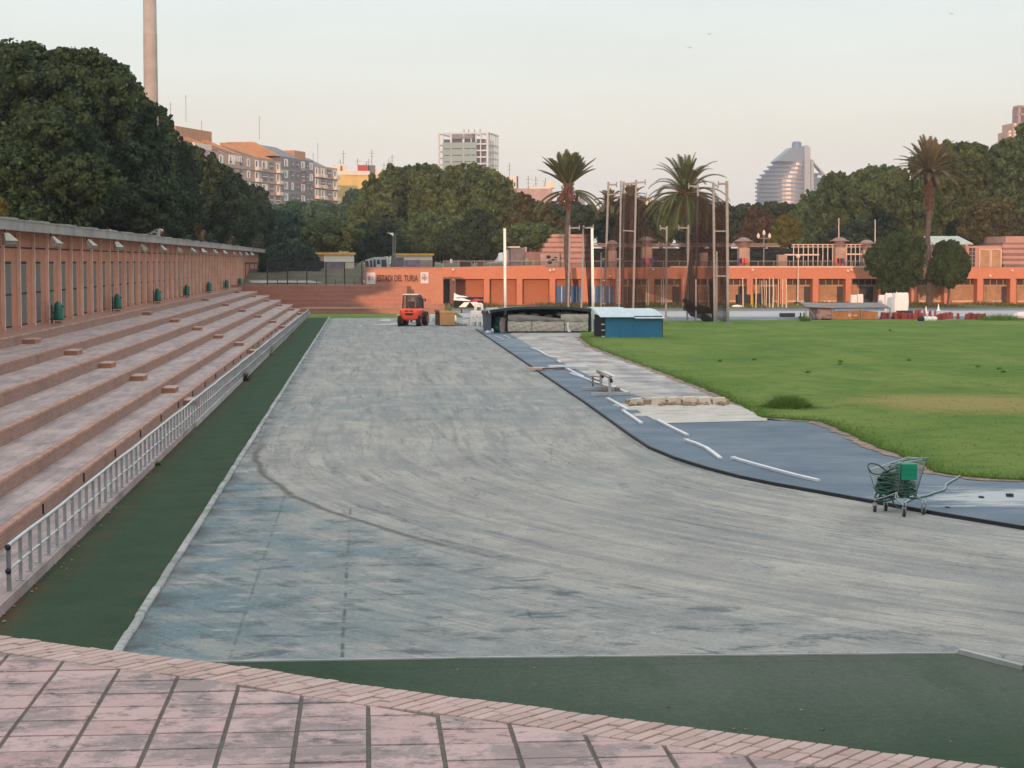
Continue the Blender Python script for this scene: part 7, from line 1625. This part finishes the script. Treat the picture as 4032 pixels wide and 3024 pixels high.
m = MB(); b = G(1834, 1283); m.add([(b.x - .22, b.y, 0), (b.x + .2, b.y, 0), (b.x + .2, b.y + .4, 0), (b.x - .22, b.y + .4, 0), (b.x - .24, b.y, .38), (b.x + .24, b.y, .44), (b.x + .24, b.y + .4, .44), (b.x - .24, b.y + .4, .38)], [(0, 3, 2, 1), (4, 5, 6, 7), (0, 1, 5, 4), (1, 2, 6, 5), (2, 3, 7, 6), (3, 0, 4, 7)]); single(m, 'plastic_tub', M['white'], 'white tub on its own left of the pyramid of stools', 'tub')
t_ = stool(1704, 1266, .0, 'white stool standing between the forklift and the ochre box', .3); 
m = MB(); b = G(1793, 1262); m.lathe([(.08, 0), (.10, .2), (.07, .36), (.02, .4)], b, 10); single(m, 'white_canister', M['white'], 'white canister right behind the ochre box', 'canister')
# white paint streaks on the near end of the straight
for i, (a, c, w_) in enumerate([((1465, 1280), (1572, 1276), .20), ((1490, 1262), (1538, 1262), .3), ((1410, 1285), (1420, 1285), .3)]):
    p, q = G(*a), G(*c); m = MB(); m.prism([(p.x, p.y, .008), (q.x, q.y, .008), (q.x, q.y + w_ * 6, .008), (p.x + .3, p.y + w_ * 4, .008)], (0, 0, .004)); struct(m, 'track_marking', M['white'])
# thin leaning post and stick on the verge
for a, c, lab in [((1374, 1232), (1366, 1186), 'grey leaning post before the far brick steps'), ((1776, 1222), (1766, 1193), 'thin pale stick leaning beside the covered trestle')]:
    b = G(*a); m = MB(); m.bar(b, P(c[0], c[1], Y=b.y), .09 if a[0] < 1400 else .04); single(m, 'leaning_post', M['polegrey'], lab, 'post')

# ------------------------------------------------------------------ white kerb lengths left lying on the blue apron
M['kerblen'] = plain('white_aluminium_kerb', (.68, .70, .72), .35, .15, scale=3, var=.08)
ks = [([(2092, 1374), (2120, 1384), (2150, 1402), (2180, 1414), (2206, 1432)], 'buckled white kerb length farthest up the apron'), ([(2176, 1409), (2196, 1424)], 'short broken white piece on the buckled kerb length'),
      ([(2235, 1458), (2264, 1474), (2297, 1489)], 'white kerb length above the tangle beside the steel frame'), ([(2247, 1476), (2292, 1491), (2360, 1516), (2410, 1532)], 'long white kerb length passing behind the steel frame'), ([(2408, 1524), (2445, 1542), (2480, 1558)], 'white kerb length ending right of the steel frame'),
      ([(2393, 1576), (2432, 1597), (2470, 1620)], 'thick white kerb length just below the steel frame'), ([(2455, 1626), (2490, 1650), (2526, 1675)], 'white kerb length left of the sand pit corner'), ([(2588, 1662), (2645, 1692), (2706, 1722)], 'straight white kerb length on the open blue apron'),
      ([(2700, 1742), (2740, 1755), (2780, 1773), (2812, 1796), (2836, 1815)], 'curved white kerb length in the middle of the apron'), ([(2885, 1813), (2960, 1835), (3050, 1860), (3140, 1884), (3221, 1903)], 'longest white kerb length nearest the shopping cart'),
      ([(1950, 1326), (1986, 1339)], 'thin white strip beside the foot of the left upright, left one'), ([(1984, 1322), (2010, 1336)], 'thin white strip beside the foot of the left upright, right one')]
for pts, lab in ks:
    w_ = .10 if pts[0][0] > 2010 else .06
    p = [G(*a) for a in pts]; m = MB(); hz = .05 if w_ > .08 else .02
    for i in range(len(p) - 1): m.bar(Vector((p[i].x, p[i].y, .036 + hz / 2)), Vector((p[i + 1].x, p[i + 1].y, .036 + hz / 2)), w_, hz)
    m.bar(Vector((p[0].x, p[0].y, .037 + hz / 2)), Vector((p[0].x, p[0].y, .037 + hz / 2)) + (p[1] - p[0]).normalized() * .06, w_ + .03, hz + .02)
    single(m, 'kerb_length', M['kerblen'], lab, 'kerb', 'loose white kerb lengths on the blue apron')
# cross poles over the dark kerb
for a, c, w_, lab, mt in [((2074, 1459), (2110, 1460), .12, 'short cream board lying across the dark kerb', 'cap'), ((2100, 1463), (2142, 1459), .13, 'second short cream board overlapping the dark kerb', 'cap'), ((2140, 1461), (2255, 1456), .05, 'thin brown bar between the cream boards and the long white boards', 'brownside'), ((2160, 1452), (2305, 1450), .16, 'long white board lying across the apron', 'white'), ((2185, 1457), (2320, 1457), .12, 'lower long pale board beside the white one', 'plaque')]:
    p, q = G(*a), G(*c); p.z = q.z = .10; m = MB(); p.z = q.z = .10; m.bar(p, q, w_ * 1.8, .09 if w_ > .1 else .05); single(m, 'loose_board', M[mt], lab, 'board', 'boards lying across the apron')
# steel frame (hurdle like trestle)
M['framesteel'] = plain('pale_steel_frame', (.50, .50, .50), .5, .2, scale=3, var=.12); M['wornwood'] = plain('worn_brown_wood', (.36, .29, .25), .85, scale=6, var=.3)
t = thing('steel_trestle', G(2370, 1555), 'pale steel trestle with a worn wooden beam standing on the blue apron', 'trestle')
def GZ(px, py, Y): return P(px, py, Y=Y)
pa, pb = G(2292, 1540), G(2445, 1538); m = MB(); pa.z = pb.z = .09; m.bar(pa, pb, .11, .10); m.build('foot_bar', M['framesteel'], t)
pa, pb = G(2326, 1563), G(2481, 1560); pa.z = pb.z = .09; m = MB(); m.bar(pa, pb, .11, .10); m.build('foot_bar', M['framesteel'], t)
Y1_ = G(2366, 1540).y; Y2_ = G(2401, 1562).y
m = MB(); m.bar(GZ(2366, 1540, Y1_), GZ(2366, 1476, Y1_), .09); m.build('upright', M['framesteel'], t); m = MB(); m.bar(GZ(2401, 1560, Y2_), GZ(2401, 1490, Y2_), .09); m.build('upright', M['framesteel'], t)
m = MB(); a = GZ(2353, 1462, Y1_ + .5); c = GZ(2405, 1486, Y2_ - .1); m.bar(a, c, .09, .10); m.build('beam', M['wornwood'], t)
m = MB(); a = GZ(2368, 1462, Y1_ + .5); c = GZ(2412, 1483, Y2_ - .1); m.bar(a, c, .30, .02); m.build('top_board', M['plaque'], t)
m = MB(); a = GZ(2372, 1478, Y1_); m.ball(a, (.07, .08, .11)); m.bar(GZ(2404, 1492, Y2_), GZ(2409, 1504, Y2_ - .1), .07); m.build('clamp', M['cabblack'], t)
m = MB(); a = GZ(2325, 1481, Y1_ + .6); c = GZ(2360, 1484, Y1_ + .6); m.bar(a, c, .12, .03); m.bar(a + Vector((0, 0, -.10)), c + Vector((0, 0, -.13)), .14, .04); m.bar(a + Vector((-.03, 0, -.22)), c + Vector((0, 0, -.24)), .12, .035); m.bar(a + Vector((.1, .1, -.55)), a + Vector((.1, .1, .02)), .05); m.build('side_shelf', M['wornwood'], t)
m = MB(); c = GZ(2392, 1548, Y1_ - .3); m.lathe([(.19, 0), (.20, .05), (.20, .13), (.15, .15)], (c.x - .05, c.y, .04), 16); m.lathe([(.09, 0), (.09, .11)], (c.x + .34, c.y, .04), 12); single(m, 'weight_plate', M['stone'], 'brown weight resting under the steel trestle', 'weight')

# sand pit edge stones
M['limestone'] = plain('pale_limestone', (.70, .60, .47), .9, scale=3, var=.2, bump=.4); M['reddirt'] = plain('reddish_rubble_fill', (.33, .24, .17), .95, scale=3, var=.3)
t = thing('stone_edge', G(2680, 1590), 'row of pale stones with reddish fill edging the sand pit', 'stone edge')
Ye = G(2700, 1600).y; xs3 = [2488, 2545, 2575, 2628, 2640, 2692, 2700, 2765, 2795, 2818, 2872]
m = MB(); m.box(P(2478, 0, Y=Ye).x, P(2885, 0, Y=Ye).x, Ye + .05, Ye + .6, .036, .20); m.build('fill', M['reddirt'], t)
for i, (a, c) in enumerate([(2488, 2543), (2574, 2630), (2640, 2692), (2700, 2758), (2762, 2812), (2818, 2874)]):
    x0, x1 = P(a, 0, Y=Ye).x, P(c, 0, Y=Ye).x; h_ = rr_.uniform(.26, .31); m = MB(); j = lambda: rr_.uniform(-.03, .03)
    m.prism([(x0 + j(), Ye - .05, .04), (x1 + j(), Ye - .05, .04), (x1 - .02, Ye - .03, h_ * .6), (x1 - .05 + j(), Ye - .02, h_), (x0 + .04 + j(), Ye - .02, h_ - .02), (x0, Ye - .04, h_ * .5)], (0, .3, 0)); m.build('stone', M['limestone'], t)
m = MB()
for i in range(34): x = rr_.uniform(P(2478, 0, Y=Ye).x, P(2890, 0, Y=Ye).x); m.ball((x, Ye - rr_.uniform(0, .35), .04 + rr_.uniform(0, .06)), (rr_.uniform(.05, .13), .1, rr_.uniform(.04, .09)), 7, 5, jit=.2, rnd=rr_)
m.build('rubble', M['reddirt'], t)

# ------------------------------------------------------------------ shopping cart with a coiled hose and a green crate
M['wire'] = plain('steel_wire', (.42, .45, .46), .35, .8, scale=5, var=.1); M['hose'] = plain('dark_green_hose', (.02, .085, .055), .4, scale=8, var=.3, spec=.5); M['crate'] = plain('bright_green_crate', (.006, .25, .14), .5, scale=6, var=.06); M['palehose'] = plain('pale_green_grey_hose', (.16, .27, .28), .35, scale=5, var=.15, spec=.5); M['castor'] = plain('dark_castor', (.04, .035, .05), .6)
cb = G(3535, 2015); t = thing('shopping_cart', (cb.x, cb.y, 0), 'wire shopping cart with green fittings parked over the dark kerb', 'shopping cart')
def Q(px, py, dy=0.0): return P(px, py, Y=cb.y + dy)
# wheels from the photo: near pair and far pair
wh = [G(3444, 2016), G(3487, 2012), G(3559, 2035), G(3636, 2026)]
m0 = None
for w_ in wh:
    m = MB(); m.tube([(w_.x - .018, w_.y, .06), (w_.x + .018, w_.y, .06)], .06, 16); wo_ = m.build('wheel', M['castor'], t); m = MB(); m.bar((w_.x - .03, w_.y, .05), (w_.x - .03, w_.y, .16), .012, .05); m.bar((w_.x + .03, w_.y, .05), (w_.x + .03, w_.y, .16), .012, .05); m.box(w_.x - .035, w_.x + .035, w_.y - .03, w_.y + .03, .15, .165); m.build('fork', M['wire'], wo_)
fl, fr_, br, bk_ = Q(3440, 1912, .35), Q(3535, 1938, -.25), Q(3610, 1936, .05), Q(3560, 1910, .5)       # basket floor
tfl, tfr, tbr, tbk = Q(3420, 1850, .45), Q(3549, 1822, -.35), Q(3648, 1806, .05), Q(3575, 1800, .65)     # basket rim
m = MB()
for a, b_ in ((wh[0], fr_), (wh[1], bk_)): m.tube([Vector((a.x, a.y, .165)), Vector((a.x, a.y, .22)), Vector(b_) * .55 + Vector((a.x, a.y, .2)) * .45, Vector(b_)], .011, 6)
for w_, c in ((wh[2], fr_), (wh[3], br)):
    for dx in (-.02, .035): m.tube([Vector((w_.x + dx, w_.y, .165)), Vector((w_.x + dx, w_.y, .24)), Vector(c) + Vector((-.03 + dx, 0, -.10)), Vector(c) + Vector((-.02, 0, 0))], .011, 6)
m.tube([wh[0] + Vector((0, 0, .22)), wh[1] + Vector((0, 0, .22))], .01, 6); m.build('under_frame', M['wire'], t, smooth=True)
m = MB()
def side(a0, a1, b0, b1, n, k):
    for i in range(n + 1): f = i / n; m.tube([a0.lerp(a1, f), b0.lerp(b1, f)], .0026 if 0 < i < n else .008, 4, caps=False)
    for j in range(k + 1): f = j / k; m.tube([a0.lerp(b0, f), a1.lerp(b1, f)], .0026 if 0 < j < k else .008, 4, caps=False)
side(fl, fr_, tfl, tfr, 24, 9); side(fr_, br, tfr, tbr, 14, 9); side(br, bk_, tbr, tbk, 18, 9); side(bk_, fl, tbk, tfl, 14, 9); side(fl, bk_, fr_, br, 14, 8)
m.build('wire_basket', M['wire'], t)
m = MB(); m.tube([tbr, Q(3640, 1808, -.05), Q(3655, 1803, -.12)], .014, 8); m.tube([Q(3560, 1812, .5), Q(3600, 1807, .3), Q(3655, 1803, -.12)], .016, 8); m.build('handle', M['palehose'], t, smooth=True)
m = MB(); m.cbox(0, 1, 0, 1, 0, 1, .01); m = MB(); g0_, g1_ = Q(3552, 1886, -.38), Q(3612, 1828, -.38)
m.box(g0_.x, g1_.x, cb.y - .38, cb.y + .0, g0_.z - .02, g1_.z); [m.box(g0_.x - .004, g1_.x + .004, cb.y - .388, cb.y + .01, z_, z_ + .012) for z_ in (g0_.z + .08, g0_.z + .17)]
single(m, 'green_crate', M['crate'], 'bright green plastic crate sitting in the shopping cart', 'crate')
# coiled hose
m = MB(); r5 = random.Random(12); c = (Q(3525, 1900, .1))
for k in range(44):
    ph = r5.uniform(0, 6.28); ax_ = (.36 - .16 * k / 44) + r5.uniform(-.08, .04); ay_ = .24 + r5.uniform(-.06, .05); dz = -.17 + .32 * k / 44; ti = r5.uniform(-.12, .12); tj = r5.uniform(-.1, .1); cx_ = r5.uniform(-.04, .05)
    pts = [(c.x + cx_ + ax_ * math.cos(ph + a), c.y + ay_ * math.sin(ph + a), c.z + dz + ti * math.cos(a) + tj * math.sin(a) + .012 * math.sin(5 * a)) for a in np.linspace(0, 6.28, 26)]
    m.tube(pts, .019, 6, caps=False)
lp_ = [Q(3470, 1868, -.05), Q(3436, 1864, -.05), Q(3420, 1846, -.05), Q(3419, 1830, 0), Q(3432, 1825, 0), Q(3456, 1830, .05), Q(3480, 1846, .1), Q(3500, 1866, .1)]
m.tube(cat([Vector(q) for q in lp_], 5), .0135, 6); m.tube(cat([Q(3505, 1935, 0), Q(3510, 1960, -.05), Q(3525, 1990, -.1), Vector((Q(3550, 2002).x, cb.y - .05, .05))], 5), .0135, 6)
m.tube(cat([Q(3500, 1840, .2), Q(3515, 1826, .2), Q(3545, 1826, .15), Q(3560, 1815, .1)], 5), .02, 6); m.tube(cat([Q(3505, 1850, .1), Q(3530, 1838, .1), Q(3556, 1846, .05), Q(3560, 1880, .0)], 5), .03, 6)
single(m, 'garden_hose', M['hose'], 'dark green hose heaped in coils in the shopping cart', 'hose', smooth=True)
gp = [(3562, 1992), (3590, 1974), (3640, 1963), (3680, 1950), (3712, 1940), (3722, 1930), (3724, 1918), (3738, 1908), (3760, 1896), (3786, 1878)]
m = MB(); m.tube(cat([G(*a) + Vector((0, 0, .052)) for a in gp], 6), .022, 8); single(m, 'hose_length', M['palehose'], 'pale hose trailing from the shopping cart to the grass edge', 'hose', smooth=True)
for px, py, w_, h_, lab in [(3735, 2007, .07, .015, 'small grey scrap lying in the wet patch near the kerb'), (3868, 1965, .08, .015, 'small grey scrap in the middle of the wet patch'), (3980, 1958, .12, .03, 'dark scrap at the right of the wet patch')]:
    b = G(px, py); m = MB(); m.cbox(b.x - w_ / 2, b.x + w_ / 2, b.y, b.y + .12, .034, .034 + h_, .01); single(m, 'rubber_scrap', M['rubberedge'], lab, 'scrap')

# ------------------------------------------------------------------ grass tufts and weeds
M['edgesoil'] = plain('edge_soil', (.25, .185, .15), .95, scale=3, var=.4)
L['blade'] = leafmat('grass_blades', (.10, .18, .035), (.22, .31, .07), .4); L['dryblade'] = leafmat('dry_weed', (.07, .06, .025), (.15, .15, .05), .2)
def blades(pos, hgt, wid, seed, lean=.4):
    rng = np.random.default_rng(seed); n = len(pos); a = rng.random(n) * 6.283; h = hgt * (.5 + rng.random(n)); w = wid * (.6 + .8 * rng.random(n))
    d = np.stack([np.cos(a), np.sin(a), np.zeros(n)], 1); l = rng.normal(size=(n, 3)) * np.array([lean, lean, 0]); P0 = pos
    V = np.stack([P0 - d * w[:, None], P0 + d * w[:, None], P0 + l * h[:, None] + np.array([0, 0, 1]) * h[:, None]], 1).reshape(-1, 3)
    return V, np.arange(3 * n).reshape(-1, 3), np.clip(.5 + .25 * rng.normal(size=n), 0, 1)
rng = np.random.default_rng(77)
# fringe along the ragged edge of the infield and over its nearer part
pts = []
for a, b in zip(gleft[:-1], gleft[1:]):
    L_ = (b - a).length; n = int(L_ * (260 if a.y < 70 else 90))
    f = rng.random(n); off = rng.exponential(.22, n) * 1.0; nrm = Vector((-(b - a).y, (b - a).x, 0)).normalized()
    for i in range(n): q = a.lerp(b, f[i]) + nrm * (off[i] - .06); pts.append((q.x, q.y, .02))
edge = np.array(pts)
sm = MB(); rs7 = random.Random(5)
for a, b in zip(gleft[:-1], gleft[1:]):
    if a.y > 110 or a.x > 20: continue
    nrm = Vector((-(b - a).y, (b - a).x, 0)).normalized()
    for k in range(3):
        c = a.lerp(b, rs7.random()) - nrm * rs7.uniform(-.05, .16); r7 = rs7.uniform(.12, .34)
        sm.poly([(c.x + r7 * math.cos(t7 * .785) * rs7.uniform(.7, 1.2), c.y + r7 * 1.5 * math.sin(t7 * .785) * rs7.uniform(.7, 1.2), .0415 + .0004 * rs7.random()) for t7 in range(8)])
struct(sm, 'soil_edge', M['edgesoil'])
V, Q_, T_ = blades(edge, .10, .012, 1, .5); o = link('grass_fringe', mesh_np('grass_fringe', V, Q_, T_ * .6, L['blade'])); props(o, kind='stuff')
from mathutils.geometry import intersect_point_tri_2d
gp2 = [(q.x, q.y) for q in gleft]
def inside(x, y):
    # right of the ragged left boundary at this depth
    c = False; poly = gp2 + [(60, 136), (8, 136)]
    j = len(poly) - 1
    for i in range(len(poly)):
        xi, yi = poly[i]; xj, yj = poly[j]
        if (yi > y) != (yj > y) and x < (xj - xi) * (y - yi) / (yj - yi) + xi: c = not c
        j = i
    return c
pts = []
while len(pts) < 6000:
    y = 35 + 60 * rng.random() ** 1.5; x = rng.uniform(6, .375 * y + 3)
    if inside(x, y): pts.append((x, y, .07))
V, Q_, T_ = blades(np.array(pts), .035, .014, 2, .9); o = link('grass_blades', mesh_np('grass_blades', V, Q_, .6 + .25 * (T_ - .5), L['blade'])); props(o, kind='stuff')
def tuft(px, py, rx, hgt, n, label, seed, mat='blade', z=.06, ry=None):
    b = G(px, py); r_ = np.random.default_rng(seed); p = r_.normal(size=(n, 3)) * np.array([rx / 2, (ry or rx) / 2, 0]) ; rad = np.clip(1 - (p[:, 0] / rx) ** 2 - (p[:, 1] / (ry or rx)) ** 2, .15, 1)
    V, Q_, T_ = blades(p, hgt, .02, seed, .55); V = V.reshape(-1, 3, 3); V[:, 2, 2] *= rad; V = V.reshape(-1, 3); o = link('grass_tuft', mesh_np('grass_tuft', V, Q_, T_ * .8, L[mat])); o.location = (b.x, b.y, z); props(o, label, 'weeds'); return o
tuft(3105, 1612, .75, .30, 5200, 'tall grass clump bulging at the right end of the sand pit', 3, ry=.8)
tuft(3940, 1264, 2.2, .45, 1500, 'green weed mound at the far edge of the grass on the right', 6); tuft(3170, 1268, .5, .4, 400, 'small weed tuft on the far grass edge left of the orange fronted shelter', 7)
for i, (px, py) in enumerate([(3180, 1476), (2834, 1430), (2968, 1425), (3308, 1432), (3306, 1442), (3578, 1427), (3848, 1453), (3934, 1462), (3950, 1474), (3505, 1307)]):
    tuft(px, py, .12, .12, 90, '%s small dark weed on the infield counted from the left' % ORD[sorted([3180, 2834, 2968, 3308, 3306, 3578, 3848, 3934, 3950, 3505]).index(px)], 20 + i, 'blade')
# weeds along the railing
for i, (px, py, r_, h_) in enumerate([(1042, 1398, .35, .75), (955, 1500, .22, .45), (1085, 1352, .3, .5), (1128, 1318, .35, .45), (1160, 1290, .4, .4), (1185, 1268, .4, .35), (430, 1990, .08, .16), (240, 2168, .06, .12), (620, 1835, .06, .12)]):
    tuft(px, py, r_ * .7, h_ * .6, 900 if r_ > .1 else 160, '%s weed clump up the foot of the railing, nearest the viewer first' % ORD[[1042, 955, 1085, 1128, 1160, 1185, 430, 240, 620].index(px) if False else sorted([1042, 955, 1085, 1128, 1160, 1185, 430, 240, 620]).index(px)], 40 + i, 'dryblade' if i % 2 else 'blade', 0.02)
rng = np.random.default_rng(5); nv = 9000
pv_ = np.stack([rng.uniform(8, 72, nv), 174 + 15.5 * rng.random(nv) ** .7, np.zeros(nv)], 1); pv_ = pv_[np.sin(pv_[:, 0] * .7) + np.sin(pv_[:, 0] * .23 + 2) + rng.normal(size=nv) * .5 > -.3]
V, Q_, T_ = blades(pv_, .34, .05, 8, .5); o = link('verge_weeds', mesh_np('verge_weeds', V, Q_, T_, L['dryblade'])); props(o, kind='stuff')
# litter and dry leaves on the turf
m = MB(); r6 = random.Random(9)
for i in range(150):
    x = -4.62 + abs(r6.gauss(0, .10)); y = r6.uniform(17, 75); z_ = r6.uniform(.008, .03); a = r6.uniform(0, 6.28); s = r6.uniform(.015, .035)
    m.add([(x + s * math.cos(a + k * 1.7), y + 1.4 * s * math.sin(a + k * 1.7), z_ + .01 * (k % 2)) for k in range(4)], [(0, 1, 2, 3)], r6.random() * .98)
for i in range(90):
    x = r6.uniform(-4.4, 8); y = r6.uniform(9, 20.4); 
    if x > -3: y = r6.uniform(13, 20.4)
    a = r6.uniform(0, 6.28); s = r6.uniform(.008, .028); m.add([(x + s * math.cos(a + k * 1.6), y + s * math.sin(a + k * 1.6), .012 + .012 * (k % 2)) for k in range(4)], [(0, 1, 2, 3)], r6.random() * .98)
M['litter'] = tinted('dry_leaves', ((.14, .075, .035), (.36, .30, .22)), .9); o = m.build('dry_leaves', M['litter'], origin=(0, 0, 0)); props(o, kind='stuff')
# ------------------------------------------------------------------ thin evening haze
hz = MB(); hz.box(-1300, 1500, -135, 1720, -1.2, 135)
hm_ = bpy.data.materials.new('haze'); hm_.use_nodes = True; nn = hm_.node_tree.nodes; nn.clear()
ho = nn.new('ShaderNodeOutputMaterial'); pv = nn.new('ShaderNodeVolumePrincipled')
pv.inputs['Color'].default_value = (.80, .86, .95, 1); pv.inputs['Density'].default_value = .00020; pv.inputs['Anisotropy'].default_value = 0.0
hm_.node_tree.links.new(pv.outputs[0], ho.inputs['Volume'])
ho_ = hz.build('haze', hm_, origin=(0, 0, 0)); ho_['kind'] = 'stuff'
